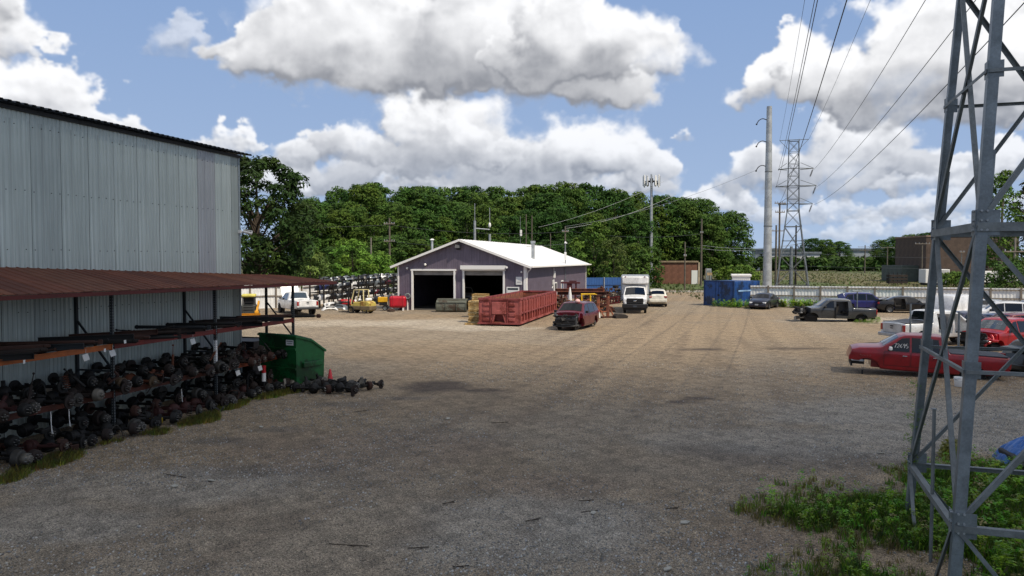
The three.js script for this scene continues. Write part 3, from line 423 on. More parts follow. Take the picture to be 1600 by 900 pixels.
{ // flat roofed brick hut across the road
  const t = thing('brick_hut', 'small flat roofed brick hut on the lawn behind the box truck', 'building', [31.6, 0, -148], -0.1); part('wall', [box(8.0, 4.1, 6, [-0.4, 2.05, 0])], mat(0x7a5343, 0.85, 0, { scale: 0.8 }), t); part('roof', [box(8.4, 0.28, 6.4, [-0.4, 4.24, 0])], mat(0x9b8a72, 0.8), t); part('door', [box(1.1, 2.6, 0.08, [3.1, 1.3, 3.03])], MT.white, t); part('pier', [box(0.5, 4.1, 6.1, [4.02, 2.05, 0])], mat(0xb4a58f, 0.8), t);
  const d = thing('utility_cabinet', 'grey equipment cabinet on the lawn beside the brick hut', 'cabinet', [37.3, 0, -146]); part('cabinet', [rbox(1.0, 2.9, 0.9, 0.05, [0, 1.45, 0])], MT.zinc, d); part('door', [box(0.7, 2.3, 0.04, [0, 1.4, 0.47])], MT.galvOld, d);
  const e = thing('lawn_sign', 'small tan sign on a post before the brick hut', 'sign', [spot(1068, 440).x, 0, -140]); part('post', [box(0.12, 1.9, 0.12, [0, 0.95, 0])], MT.pole, e); part('board', [box(0.9, 0.5, 0.06, [0, 2.0, 0.09])], mat(0xb59b78, 0.8), e);
}
{ // large brown commercial block on the right
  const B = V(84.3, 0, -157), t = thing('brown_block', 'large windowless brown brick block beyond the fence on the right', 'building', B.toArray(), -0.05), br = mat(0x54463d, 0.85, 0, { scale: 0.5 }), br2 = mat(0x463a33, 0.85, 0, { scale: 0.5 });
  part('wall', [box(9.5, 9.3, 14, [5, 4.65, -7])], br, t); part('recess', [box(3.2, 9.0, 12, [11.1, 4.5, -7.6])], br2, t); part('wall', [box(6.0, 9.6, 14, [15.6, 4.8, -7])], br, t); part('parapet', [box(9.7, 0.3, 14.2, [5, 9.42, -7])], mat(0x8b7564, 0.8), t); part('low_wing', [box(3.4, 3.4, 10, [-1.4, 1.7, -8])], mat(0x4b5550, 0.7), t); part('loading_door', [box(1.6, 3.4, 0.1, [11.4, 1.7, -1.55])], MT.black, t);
  const mk = (x, z, w, h, label) => { const k = thing('white_trailer', label, 'trailer', [x, 0, z]); part('body', [rbox(w, h, 2.4, 0.05, [0, h / 2 + 0.35, 0])], MT.white, k); part('rear_door', [box(w * 0.3, h - 0.2, 0.05, [w * 0.3, h / 2 + 0.35, 1.22])], mat(0xb9bcbb, 0.6), k); part('skid', [box(w * 0.9, 0.34, 2, [0, 0.18, 0])], MT.steelDark, k); };
  mk(77.5, -141, 4.4, 2.5, 'white storage trailer beside the low wing of the brown block'); mk(90.5, -146, 3.2, 2.1, 'white storage trailer before the dark recess of the brown block'); mk(95.3, -146, 2.4, 2.0, 'shorter white trailer at the right end before the brown block');
  const w = thing('stacked_rack', 'dark rack of stacked material beside the white storage trailer', 'rack', [71.8, 0, -143]); part('frame', [...Array(5)].map((_, i) => box(0.12, 2.2, 0.12, [-1.6 + i * 0.8, 1.1, 0])), MT.steelDark, w); part('stacked_material', [0.4, 1.0, 1.6].map((y) => box(3.4, 0.42, 1.2, [0, y, -0.2])), mat(0x2f2824, 0.9), w);
}
{ // long low industrial building on the horizon
  const t = thing('far_factory', 'long pale flat roofed factory far away on the horizon', 'factory', [252, 0, -580]); part('wall', [box(130, 11, 40, [0, 5.5, 0])], mat(0x9aa4ad, 0.8, 0, { scale: 0.02 }), t); part('roof', [box(132, 1.6, 42, [0, 11.8, 0])], mat(0x59636d, 0.8), t); part('base_wall', [box(130.4, 3, 40.4, [0, 1.5, 0])], mat(0xb9bec2, 0.8), t);
  const c = thing('far_white_shed', 'far white walled shed seen through the pylon legs', 'shed', [118, 0, -330]); part('wall', [box(22, 7, 16, [0, 3.5, 0])], mat(0xc3c6c8, 0.8, 0, { scale: 0.1 }), c); part('roof', [box(23, 0.8, 17, [0, 7.4, 0])], mat(0x6e7780, 0.7), c);
}


// ---------------------------------------------------------------- trees and shrubs
const leafMat = (o = {}) => new THREE.MeshPhysicalMaterial({ vertexColors: true, roughness: 0.8, specularIntensity: 0.25, transmission: 0.22, thickness: 0, side: THREE.DoubleSide, ...o });
const LEAVES = leafMat();
function crown(seed, { w = 8, h = 12, base = 2, n = 2600, leaf = 0.55, clumps = 46, q = [1.0, 1.9], tone = [0.065, 0.105, 0.028], shape = 1, spread = 0.3 }) {
  const r = rng(seed), cs = [], pos = new Float32Array(n * 18), nor = new Float32Array(n * 18), col = new Float32Array(n * 18), p = V(), d = V(), a = V(), b = V(), m = V();
  for (let i = 0; i < clumps; i++) {
    const v = (i + 0.5) / clumps, y = base + (h - base) * (0.04 + 0.92 * v), prof = Math.pow(Math.sin(Math.PI * clamp(0.12 + 0.86 * Math.pow((y - base) / (h - base), shape))), 0.65), ang = i * 2.4 + r(), rad = prof * w / 2 * (0.45 + 0.5 * Math.sqrt(r())), k = lerp(q[0], q[1], r()) * (0.7 + 0.4 * prof);
    const hue = 1 + (r() - 0.5) * spread; cs.push([Math.cos(ang) * rad, y, Math.sin(ang) * rad, k, hue, (r() - 0.5) * 0.25]);
  }
  for (let i = 0; i < n; i++) {
    const c = cs[Math.floor(r() * clumps)], s = leaf * (0.55 + 0.8 * r());
    d.set(r() * 2 - 1, r() * 2 - 1, r() * 2 - 1); if (d.lengthSq() < 0.02) d.set(0, 1, 0); d.normalize(); if (d.y < -0.2 && r() < 0.6) d.y *= -1;
    const rr = c[3] * (0.5 + 0.62 * Math.pow(r(), 0.7)); p.set(c[0] + d.x * rr, c[1] + d.y * rr * 0.72, c[2] + d.z * rr);
    m.copy(d).add(a.set(r() - 0.5, r() - 0.2, r() - 0.5).multiplyScalar(1.5)).normalize(); a.set(r() - 0.5, r() - 0.5, r() - 0.5).cross(m).normalize(); b.crossVectors(m, a);
    const A = [p.x + a.x * s, p.y + a.y * s, p.z + a.z * s], B = [p.x + b.x * s * 0.42, p.y + b.y * s * 0.42, p.z + b.z * s * 0.42], C = [p.x - a.x * s, p.y - a.y * s - s * 0.25, p.z - a.z * s], D = [p.x - b.x * s * 0.42, p.y - b.y * s * 0.42, p.z - b.z * s * 0.42];
    pos.set([...A, ...B, ...C, ...A, ...C, ...D], i * 18);
    const k = c[4] * (0.72 + 0.56 * r()), t = [1.0 * tone[0] * k * (1 + c[5]), 1.22 * tone[1] * k, 0.8 * tone[2] * k * (1 - c[5])];
    for (let j = 0; j < 6; j++) { nor.set([m.x, m.y, m.z], i * 18 + j * 3); col.set(t, i * 18 + j * 3); }
  }
  const g = new THREE.BufferGeometry(); g.setAttribute('position', new THREE.BufferAttribute(pos, 3)); g.setAttribute('normal', new THREE.BufferAttribute(nor, 3)); g.setAttribute('color', new THREE.BufferAttribute(col, 3)); g.userData.clumps = cs; return g;
}
function trunk(seed, h, r0, cs, n = 9) {
  const r = rng(seed), gs = [rod([0, -0.2, 0], [0.1, h * 0.45, 0.05], r0, 9, r0 * 0.7), rod([0.1, h * 0.45, 0.05], [0.0, h * 0.85, 0], r0 * 0.7, 8, r0 * 0.18)];
  for (let i = 0; i < n; i++) { const c = cs[Math.floor(r() * cs.length)], y = Math.min(c[1] * 0.75, h * 0.75) * (0.55 + 0.4 * r()), m = [c[0] * 0.5, (y + c[1]) / 2 + 0.2, c[2] * 0.5]; gs.push(rod([0.06, y, 0.03], m, r0 * 0.32, 6, r0 * 0.2), rod(m, [c[0], c[1], c[2]], r0 * 0.2, 5, r0 * 0.06)); }
  return join([gs]);
}
const bark = mat(0x4d443a, 0.95, 0, { tex: 'wood', scale: 0.5 }), barkPale = mat(0x8d877c, 0.95, 0, { tex: 'wood', scale: 0.5 });
const TREES = [
  { w: 9.5, h: 18, base: 3, n: 11000, leaf: 0.29, clumps: 60, tone: [0.050, 0.092, 0.022] }, { w: 8.5, h: 18, base: 2.5, n: 11000, leaf: 0.29, clumps: 56, tone: [0.066, 0.105, 0.026], shape: 0.9 },
  { w: 10, h: 18, base: 3, n: 11000, leaf: 0.29, clumps: 64, tone: [0.036, 0.074, 0.018] }, { w: 7.5, h: 18, base: 2, n: 9500, leaf: 0.28, clumps: 50, tone: [0.076, 0.108, 0.022], shape: 0.8 },
  { w: 9, h: 18, base: 2, n: 11000, leaf: 0.29, clumps: 54, tone: [0.056, 0.095, 0.024] }, { w: 8, h: 18, base: 1, n: 10000, leaf: 0.28, clumps: 52, tone: [0.068, 0.100, 0.024], shape: 1.2 },
].map((o, i) => { const g = crown(100 + i * 7, o); return { g, t: trunk(200 + i, o.h, 0.28, g.userData.clumps), h: o.h }; });
function tree(k, x, z, h, turn, label, group, wide = 1, pale = false) {
  const T = TREES[k % TREES.length], s = h / T.h, o = thing('tree', label, 'tree', [x, 0, z], turn, group); o.scale.set(s * wide, s, s * wide);
  shared('trunk', T.t, pale ? barkPale : bark, o); shared('crown', T.g, LEAVES, o); return o;
}
{
  const r = rng(77), sky = [[430, 330], [480, 312], [520, 296], [560, 290], [600, 286], [640, 291], [690, 292], [740, 292], [790, 292], [840, 290], [890, 285], [930, 288], [970, 298], [1010, 303], [1050, 307], [1090, 309], [1125, 316], [1150, 335], [1172, 372]];
  const top = (x) => { for (let i = 0; i + 1 < sky.length; i++) if (x <= sky[i + 1][0]) return lerp(sky[i][1], sky[i + 1][1], clamp((x - sky[i][0]) / (sky[i + 1][0] - sky[i][0]))); return 372; };
  const rows = [['rearmost row of the wood', 176, 470, 1160, 19, 1.0, 1], ['middle row of the wood', 158, 455, 1152, 20, 0.93, 1.05], ['front row of the wood', 140, 440, 1015, 17, 0.76, 1.0], ['low leafy edge of the wood', 126, 470, 1000, 16, 0.46, 1.5], ['low leafy edge beyond the brick hut', 166, 1030, 1172, 6, 0.42, 1.6]];
  for (const [name, D, x0, x1, n, f, wide] of rows) for (let i = 0; i < n; i++) {
    const px = lerp(x0, x1, (i + 0.5 + (r() - 0.5) * 0.5) / n), d = D + (r() - 0.5) * 9 + (px > 1015 && D < 170 ? 12 : 0), full = EYE + (405 - top(px)) * d / 1200, h = full * f * (f > 0.95 ? 1 : 0.88 + 0.22 * r());
    tree(Math.floor(r() * 6), (px - 800) / 1200 * d, -d, h, r() * 6.3, `leafy tree, ${ORD[i]} from the left in the ${name}`, null, wide * (0.9 + 0.3 * r()), name.startsWith('front') && i % 2 === 0);
  }
  // the big dark tree that rises behind the warehouse
  const g = crown(901, { w: 12.5, h: 15.2, base: 2.5, n: 15000, leaf: 0.27, clumps: 105, q: [0.8, 1.5], tone: [0.026, 0.044, 0.014], spread: 0.35 }), big = thing('tree', 'big dark tree with sky showing through, rising beside the warehouse corner', 'tree', [-26.2, 0, -79]);
  shared('trunk', trunk(902, 15, 0.4, g.userData.clumps, 34), bark, big); shared('crown', g, LEAVES, big);
  // shrubs behind the white fence on the left
  const sh = (label, seed, x, z, w, h, tone, leaf = 0.22, n = 3000) => { const c = crown(seed, { w, h, base: 0.3, n, leaf, clumps: 30, q: [0.6, 1.2], tone, shape: 0.7 }), o = thing('shrub', label, 'shrub', [x, 0, z]); shared('stems', trunk(seed + 1, h, 0.1, c.userData.clumps, 6), bark, o); shared('foliage', c, LEAVES, o); };
  sh('broad mid green shrub beside the far warehouse corner, behind the white fence', 911, -34, -96, 9, 7.4, [0.062, 0.098, 0.026]); sh('bright green leafy shrub, tallest of those behind the bumper racks', 913, -21.0, -101, 6.4, 7.4, [0.12, 0.19, 0.04]); sh('pale green shrub with whitish flowers above the rust red roof end', 915, -26, -99, 5.4, 5.8, [0.11, 0.145, 0.055]); sh('bright green rounded shrub left of the utility pole behind the racks', 917, -18.2, -105, 5, 5.6, [0.115, 0.185, 0.038]); sh('low yellow green shrub just over the rust red roof', 919, -29.5, -97, 4.6, 4.9, [0.12, 0.18, 0.034]);
  sh('light green shrub tree beside the right end of the white garage roof', 921, 12.4, -117, 8.6, 10.2, [0.086, 0.13, 0.03], 0.3, 3600); sh('round dark green shrub between the box truck and the brick hut', 923, 20.3, -118, 5.6, 6.2, [0.062, 0.10, 0.026], 0.26, 3200); sh('grey green shrub with bare twigs just behind the box truck', 925, 15.0, -114, 5.6, 7.8, [0.07, 0.088, 0.034], 0.22, 2400);
  sh('low yellow green shrub left of the steel transmission pole', 927, 44.5, -152, 9, 3.4, [0.10, 0.14, 0.03], 0.3, 2400);
  // right hand trees
  const narrow = (label, seed, x, z, w, h, tone, n, pale) => { const c = crown(seed, { w, h, base: 3.2, n, leaf: 0.24, clumps: 46, q: [0.5, 1.0], tone, shape: 0.8 }), o = thing('tree', label, 'tree', [x, 0, z]); shared('trunk', trunk(seed + 3, h, 0.26, c.userData.clumps, 18), pale ? barkPale : bark, o); shared('crown', c, LEAVES, o); };
  narrow('slender light green tree with a pale trunk behind the near pylon leg', 931, 57.2, -90, 4.2, 15.2, [0.082, 0.13, 0.032], 2800, true); narrow('dark red brown leafed tree at the right edge behind the near pylon', 933, 62.5, -92, 6.4, 14.6, [0.062, 0.05, 0.034], 4200, false); narrow('low dark tree behind the white fence at the right edge', 935, 60.2, -86, 5.5, 8.0, [0.048, 0.08, 0.024], 3400, false);
  sh('clipped yellow green bush before the brown block', 941, 76.5, -133, 5.2, 2.3, [0.085, 0.12, 0.03], 0.26, 1600); sh('dark leafy bush behind the fence right of the near pylon leg', 943, 52.0, -80, 5.4, 4.6, [0.05, 0.085, 0.024], 0.2, 3000);
  // far trees across the field
  const far = [[1268, 345, 372, 10, 'left of the pair'], [1290, 335, 374, 14, 'in the middle before the factory'], [1312, 338, 377, 12, 'right of the middle one'], [1376, 320, 374, 13, 'at the left end of the group by the brown block'], [1398, 300, 370, 14, 'second in the group by the brown block'], [1420, 290, 366, 15, 'third in the group by the brown block'], [1446, 285, 363, 15, 'behind the brown block roof'], [1196, 330, 392, 10, 'just right of the wood']];
  far.forEach(([px, d, py, w, where], i) => tree(i * 5 + 2, (px - 800) / 1200 * d, -d, EYE + (405 - py) * d / 1200, i, `distant dark tree, ${where}`, null, 1.5));
  const hs = []; for (let i = 0; i < 26; i++) { const d = 300 + r() * 30, px = 1185 + i * 10 + r() * 6, c = crown(960 + i % 3, { w: 9, h: 5.2, base: 0.1, n: 260, leaf: 1.1, clumps: 12, q: [1.4, 2.4], tone: [0.04, 0.07, 0.022] }); hs.push(c.translate((px - 800) / 1200 * d, -0.3 - (px > 1390 ? 0.6 : 0), -d)); }
  tag(part('hedge', hs, LEAVES), 'dark line of bushes across the far side of the field', 'hedge', null, 'stuff');
}
{ // weeds and grass
  const r = rng(404), o = new THREE.Object3D(), c = new THREE.Color();
  const tuft = (seed, n, h, w, lean) => { const q = rng(seed), pos = [], nor = []; for (let i = 0; i < n; i++) { const a = q() * 6.3, l = h * (0.5 + 0.6 * q()), k = lean * (0.3 + q()), x = (q() - 0.5) * 0.14, z = (q() - 0.5) * 0.14, dx = Math.cos(a), dz = Math.sin(a), s = w * (0.6 + 0.7 * q()), p = (t, e) => [x + dx * k * t * t * l - dz * s * e, l * t * (1 - 0.25 * k * t), z + dz * k * t * t * l + dx * s * e]; const A = p(0, 1), B = p(0, -1), C = p(0.55, 0.8), D = p(0.55, -0.8), E = p(1, 0); pos.push(...A, ...B, ...C, ...B, ...D, ...C, ...C, ...D, ...E); for (let j = 0; j < 9; j++) nor.push(dx * 0.4, 0.9, dz * 0.4); } const g = new THREE.BufferGeometry(); g.setAttribute('position', new THREE.Float32BufferAttribute(pos, 3)); g.setAttribute('normal', new THREE.Float32BufferAttribute(nor, 3)); return g; };
  const weed = (seed, n, h, leaf) => { const q = rng(seed), pos = [], nor = []; for (let i = 0; i < n; i++) { const a = q() * 6.3, y = h * (0.15 + 0.85 * q()), d = 0.05 + 0.16 * q() * (1.2 - y / h), x = Math.cos(a) * d, z = Math.sin(a) * d, s = leaf * (0.5 + q()), b = q() * 6.3, ux = Math.cos(b) * s, uz = Math.sin(b) * s, t = (q() - 0.4) * s * 0.8; pos.push(x - ux, y - t, z - uz, x - uz * 0.45, y, z + ux * 0.45, x + ux, y + t, z + uz, x - ux, y - t, z - uz, x + ux, y + t, z + uz, x + uz * 0.45, y, z - ux * 0.45); for (let j = 0; j < 6; j++) nor.push(Math.cos(a) * 0.5, 0.85, Math.sin(a) * 0.5); } const g = new THREE.BufferGeometry(); g.setAttribute('position', new THREE.Float32BufferAttribute(pos, 3)); g.setAttribute('normal', new THREE.Float32BufferAttribute(nor, 3)); return g; };
  const gm = new THREE.MeshPhysicalMaterial({ color: 0xffffff, roughness: 0.8, specularIntensity: 0.3, transmission: 0.35, thickness: 0, side: THREE.DoubleSide });
  const scatter = (name, label, geo, list) => { const m = new THREE.InstancedMesh(geo, gm, list.length); list.forEach(([x, z, s, k, y = 0], i) => { o.position.set(x, y, z); o.rotation.set((r() - 0.5) * 0.3, r() * 6.3, (r() - 0.5) * 0.3); o.scale.set(s, s * (0.8 + 0.5 * r()), s); o.updateMatrix(); m.setMatrixAt(i, o.matrix); m.setColorAt(i, c.setRGB(k[0], k[1], k[2])); }); m.name = numbered(name); m.castShadow = m.receiveShadow = true; m.userData.kind = 'stuff'; tag(m, label, name.includes('grass') ? 'grass' : 'weeds'); scene.add(m); };
  const green = (b = 1) => { const t = r(), k = (0.75 + 0.6 * r()) * b; return t < 0.12 ? [0.34 * k, 0.29 * k, 0.12 * k] : [lerp(0.12, 0.26, r()) * k, lerp(0.32, 0.42, r()) * k, 0.02 * k]; };
  // the bed round the near pylon
  const inBed = (x, z) => { const n = (fbm(x * 0.8, z * 0.8, 6, 4) - 0.5) * 2.4, d = -z, left = 4.6 + (d - 9.5) * 0.10 + 0.45 * Math.sin(d * 2.1); const back = 15.2 - 0.4 * Math.max(0, 6 - x) + (x > 8.2 ? 1.6 : 0); const e = Math.min(x - left - n * 0.9, (back + n * 0.9 - d) * 0.8); if (e < -0.5 || d < 7) return 0; const bare = Math.hypot((x - 6.2) / 0.95, (d - 11.55) / 0.85) + n * 0.25 - (x > 8 ? -9 : 0); return (bare < 1 ? 0.05 : 1) * (e < 0.5 ? 0.10 + 0.5 * clamp(e + 0.3) : 1); };
  const bed = [], tall = []; for (let i = 0; i < 50000; i++) { const x = 3.2 + r() * 13, z = -(7 + r() * 11), q = inBed(x, z); if (r() > q) continue; const f = fbm(x * 0.7, z * 0.7, 3, 3); bed.push([x, z, (0.5 + 1.1 * f) * (q < 0.6 ? 0.65 : 1) * (0.8 + 0.6 * r()), q < 0.5 && r() < 0.55 ? [0.26 + 0.1 * r(), 0.25 + 0.08 * r(), 0.07] : green(0.8 + 0.5 * f)]); if (r() < 0.16) tall.push([x, z, (0.3 + 0.5 * r()) * (0.4 + f), green(1.0)]); }
  scatter('grass', 'green grass growing round the feet of the near pylon', tuft(1, 9, 0.22, 0.0085, 0.9), bed); scatter('weeds', 'leafy weeds standing in the grass round the near pylon', weed(2, 40, 0.55, 0.042), tall);
  const vine = []; for (let i = 0; i < 60; i++) { const y = 0.9 + r() * 1.6; vine.push([7.10 + y * 0.05 + (r() - 0.5) * 0.2, -13.62 + (r() - 0.5) * 0.25, 0.25 + 0.25 * r(), green(0.8), y]); } scatter('vine_weeds', 'vine climbing the left leg of the near pylon', weed(3, 14, 0.35, 0.07), vine);
  // along the axle racks
  const rack = [], lit = []; for (let i = 0; i < 9000; i++) { const t = -5 + r() * 13, x = 2.3 + r() * 1.6, p = onWall(x, t), f = fbm(p.x * 0.9, p.z * 0.9, 8, 3), e = 1 - Math.abs(x - 2.9 - 0.3 * Math.sin(t)) / 0.9; if (f * e < 0.30 + 0.12 * r()) continue; rack.push([p.x, p.z, (0.4 + 0.5 * f), [0.36 * (0.6 + r() * 0.7), 0.36 * (0.6 + r() * 0.7), 0.06]]); }
  scatter('grass', 'yellow green grass along the foot of the axle racks', tuft(5, 8, 0.26, 0.008, 0.9), rack);
  for (let i = 0; i < 1900; i++) { const s = i < 1700 ? V(lerp(25.5, 37, r()), 0, -74.6 - r() * 1.6 + (r() - 0.5)) : V(lerp(20, 25, r()), 0, -73 - r() * 2.2); if (fbm(s.x * 0.5, s.z * 0.5, 2, 3) < 0.45) continue; lit.push([s.x, s.z - (s.x - 25) * -0.3, 0.5 + 0.9 * r(), green(1.0)]); } scatter('weeds', 'weeds along the foot of the white fence and blue container', weed(7, 26, 0.5, 0.07), lit);
  const mid = []; for (let i = 0; i < 260; i++) { const s = spot(1335 + r() * 40, 497 + r() * 9); mid.push([s.x, s.z, 0.3 + 0.45 * r(), green(0.7)]); } for (let i = 0; i < 120; i++) { const s = spot(1478 + r() * 12, 708 + r() * 10); mid.push([s.x, s.z, 0.5 + 0.5 * r(), [0.2, 0.2, 0.03]]); } scatter('weeds', 'small weeds in the gravel before the wrecked pickup', weed(9, 16, 0.35, 0.06), mid);
  const verge = []; for (let i = 0; i < 16000; i++) { const x = lerp(22, 190, r()), z = lerp(-84, -330, r() * r()); verge.push([x, z, (0.5 + 0.7 * r()) * (1 - z / 400), [0.14 * (0.6 + 0.8 * r()), 0.20 * (0.6 + 0.7 * r()), 0.04]]); } scatter('field_grass', 'rough grass of the open field beyond the right fence', tuft(11, 7, 0.30, 0.02, 0.9), verge);
}

// ---------------------------------------------------------------- pylons, poles, wires
const wireMat = mat(0x3c4146, 0.6, 0.4, { tex: null }), wirePale = mat(0xa2a7aa, 0.5, 0.3, { tex: null });
function makePylon(label, x, z, yaw, s0 = 1.784, s1 = 1.08, s2 = 0.78) {
  const t = thing('lattice_pylon', label, 'pylon', [x, 0, z], yaw), hs = (y) => y < 11.5 ? lerp(s0, s1, y / 11.5) : lerp(s1, s2, (y - 11.5) / 9.8);
  const C = [[-1, 1], [1, 1], [1, -1], [-1, -1]], P = (k, y, in_ = 0) => V(C[k % 4][0] * (hs(y) - in_), y, C[k % 4][1] * (hs(y) - in_));
  const TOP = 21.3, mA = MT.galv, mB = MT.galvOld;
  for (let k = 0; k < 4; k++) { const a = V(-C[k][0], 0, 0), b = V(0, 0, -C[k][1]); part('leg', [angleIron(P(k, -0.1), P(k, 5.6), 0.142, 0.016, a, b), angleIron(P(k, 5.6), P(k, 11.5), 0.135, 0.014, a, b), angleIron(P(k, 11.5), P(k, TOP), 0.11, 0.012, a, b), angleIron(P(k, 5.0, 0.018), P(k, 6.2, 0.018), 0.15, 0.012, a, b)], mA, t); }
  const face = (k) => V(C[k][0] + C[(k + 1) % 4][0], 0, C[k][1] + C[(k + 1) % 4][1]).normalize();
  const member = (name, p, q, w, k, off = 0) => { const n = face(k), o = n.clone().multiplyScalar(off); part(name, [angleIron(p.clone().add(o), q.clone().add(o), w, w * 0.12, V(0, -1, 0), n.clone().negate())], mB, t); };
  const bolts = [], plates = [];
  const xpanel = (y0, y1, mid) => { for (let k = 0; k < 4; k++) { const n = face(k); member('brace', P(k, y0), P(k + 1, y1), mid ? 0.068 : 0.05, k, 0.012); member('brace', P(k + 1, y0), P(k, y1), mid ? 0.068 : 0.05, k, -0.02); if (mid) { const ym = (y0 + y1) / 2 + 0.05, c = P(k, ym).add(P(k + 1, ym)).multiplyScalar(0.5); member('strut', P(k, ym), c, 0.05, k, 0.03); member('strut', c, P(k + 1, ym), 0.05, k, 0.03); } } };
  const ring = (y, w) => { for (let k = 0; k < 4; k++) { member('horizontal', P(k, y), P(k + 1, y), w, k, 0.03); const n = face(k); for (const e of [k, k + 1]) { const p = P(e, y), o = P(e === k ? k + 1 : k, y).sub(p).normalize(); for (let i = 0; i < 6; i++) { const c = p.clone().addScaledVector(o, 0.05 + (i % 2) * 0.07).add(V(0, 0.16 - Math.floor(i / 2) * 0.13, 0)).addScaledVector(n, 0.0); bolts.push(rod(c, c.clone().addScaledVector(n, 0.035), 0.016, 6)); } } } };
  ring(1.07, 0.09); ring(5.2, 0.12); ring(9.3, 0.08); ring(11.5, 0.08);
  xpanel(1.07, 5.2, true); xpanel(5.2, 9.3, true); xpanel(9.3, 11.5, false);
  for (let k = 0; k < 4; k++) { const c = P(k, 1.07).add(P(k + 1, 1.07)).multiplyScalar(0.5); member('brace', c.clone().lerp(P(k, 1.07), 0.98), c.clone().setY(-0.05).lerp(P(k, 0), 0.45), 0.055, k, 0.03); member('brace', c.clone().lerp(P(k + 1, 1.07), 0.98), c.clone().setY(-0.05).lerp(P(k + 1, 0), 0.45), 0.055, k, 0.03); }
  for (let y = 11.5, i = 0; y < TOP - 0.5; y += 1.63, i++) { xpanel(y, Math.min(TOP, y + 1.63), false); if (i) for (let k = 0; k < 4; k++) member('horizontal', P(k, y), P(k + 1, y), 0.06, k, 0.02); }
  ring(TOP, 0.1);
  part('bolts', bolts, MT.zinc, t);
  for (const y of [1.07, 3.185, 5.2, 7.3, 9.3, 11.5]) for (let k = 0; k < 4; k++) { const n = face(k), o = P(k + 1, y).sub(P(k, y)).normalize(), w = y === 5.2 || y === 1.07 ? 0.30 : 0.2; for (const s of [0, 1]) { const c = P(k + s, y).addScaledVector(o, (s ? -1 : 1) * w * 0.42).addScaledVector(n, 0.004), g = new THREE.BoxGeometry(w, w * 1.15, 0.009); g.applyMatrix4(new THREE.Matrix4().makeBasis(o, V(0, 1, 0), new THREE.Vector3().crossVectors(o, V(0, 1, 0))).setPosition(c)); part('gusset_plate', [g], mA, t); } }
  for (const [y, L] of [[12.4, 2.55], [14.9, 3.0], [17.3, 2.6]]) for (const s of [-1, 1]) {
    const l = s > 0 ? L : L * 0.78, arm = part('cross_arm', [bar([s * 0.9, y, 0.9], [s * l, y, 0], 0.09), bar([s * 0.9, y, -0.9], [s * l, y, 0], 0.09), bar([s * 0.9, y + 0.85, 0], [s * l, y + 0.04, 0], 0.06), bar([-s * 0.9, y, 0.9], [s * 0.9, y, 0.9], 0.08)], mB, t);
    if (s > 0) part('insulator', [...[...Array(7)].map((_, i) => cyl(0.11, 0.13, 0.06, 10, [l - 0.15 - i * 0.04, y - 0.28 - i * 0.12, 0])), rod([l - 0.05, y, 0], [l - 0.45, y - 1.2, 0], 0.03)], mat(0x2a2524, 0.35), arm);
  }
  part('top_frame', [bar([-1.9, TOP + 0.05, 0], [1.9, TOP + 0.05, 0], 0.07), bar([-1.9, TOP + 0.05, 0], [-0.74, TOP - 1.2, 0], 0.05), bar([1.9, TOP + 0.05, 0], [0.74, TOP - 1.2, 0], 0.05)], mB, t);
  return t;
}
const NEAR = makePylon('tall galvanised lattice pylon standing in the grass, nearest the camera', 8.21, -11.46, -18.3 * Math.PI / 180);
const FARP = makePylon('tall lattice pylon far behind the white fence beside the steel pole', 39.4, -108, -18.3 * Math.PI / 180, 2.3, 0.84, 0.70);
const armEnd = (o, x, y) => V(x, y, 0).applyAxisAngle(V(0, 1, 0), o.rotation.y).add(o.position);
function wire(label, a, b, sag, r = 0.016, m = wireMat) { const pts = []; for (let i = 0; i <= 24; i++) { const t = i / 24; pts.push(V(lerp(a.x, b.x, t), lerp(a.y, b.y, t) - sag * 4 * t * (1 - t), lerp(a.z, b.z, t))); } return tag(part('power_line', [tube(pts, r, 60, 6)], m), label, 'power line'); }
{
  for (const [y, L, n] of [[12.4, 2.55, 'lowest'], [14.9, 3.0, 'middle'], [17.3, 2.6, 'highest']]) {
    wire(`dark power line from the ${n} right arm of the far pylon to the near pylon`, armEnd(FARP, L, y - 0.2), armEnd(NEAR, L, y - 0.2), 1.1);
    wire(`dark power line from the ${n} left arm of the far pylon up out of view`, armEnd(FARP, -L * 0.78, y - 0.2), armEnd(NEAR, -L * 0.78, y + 0.2), 0.9, 0.018);
  }
  wire('thin shield wire from the left top corner of the far pylon to the near pylon', armEnd(FARP, -1.9, 21.3), armEnd(NEAR, -1.9, 21.3), 0.9, 0.013); wire('thin shield wire from the right top corner of the far pylon to the near pylon', armEnd(FARP, 1.9, 21.3), armEnd(NEAR, 1.9, 21.3), 0.9, 0.013);
}
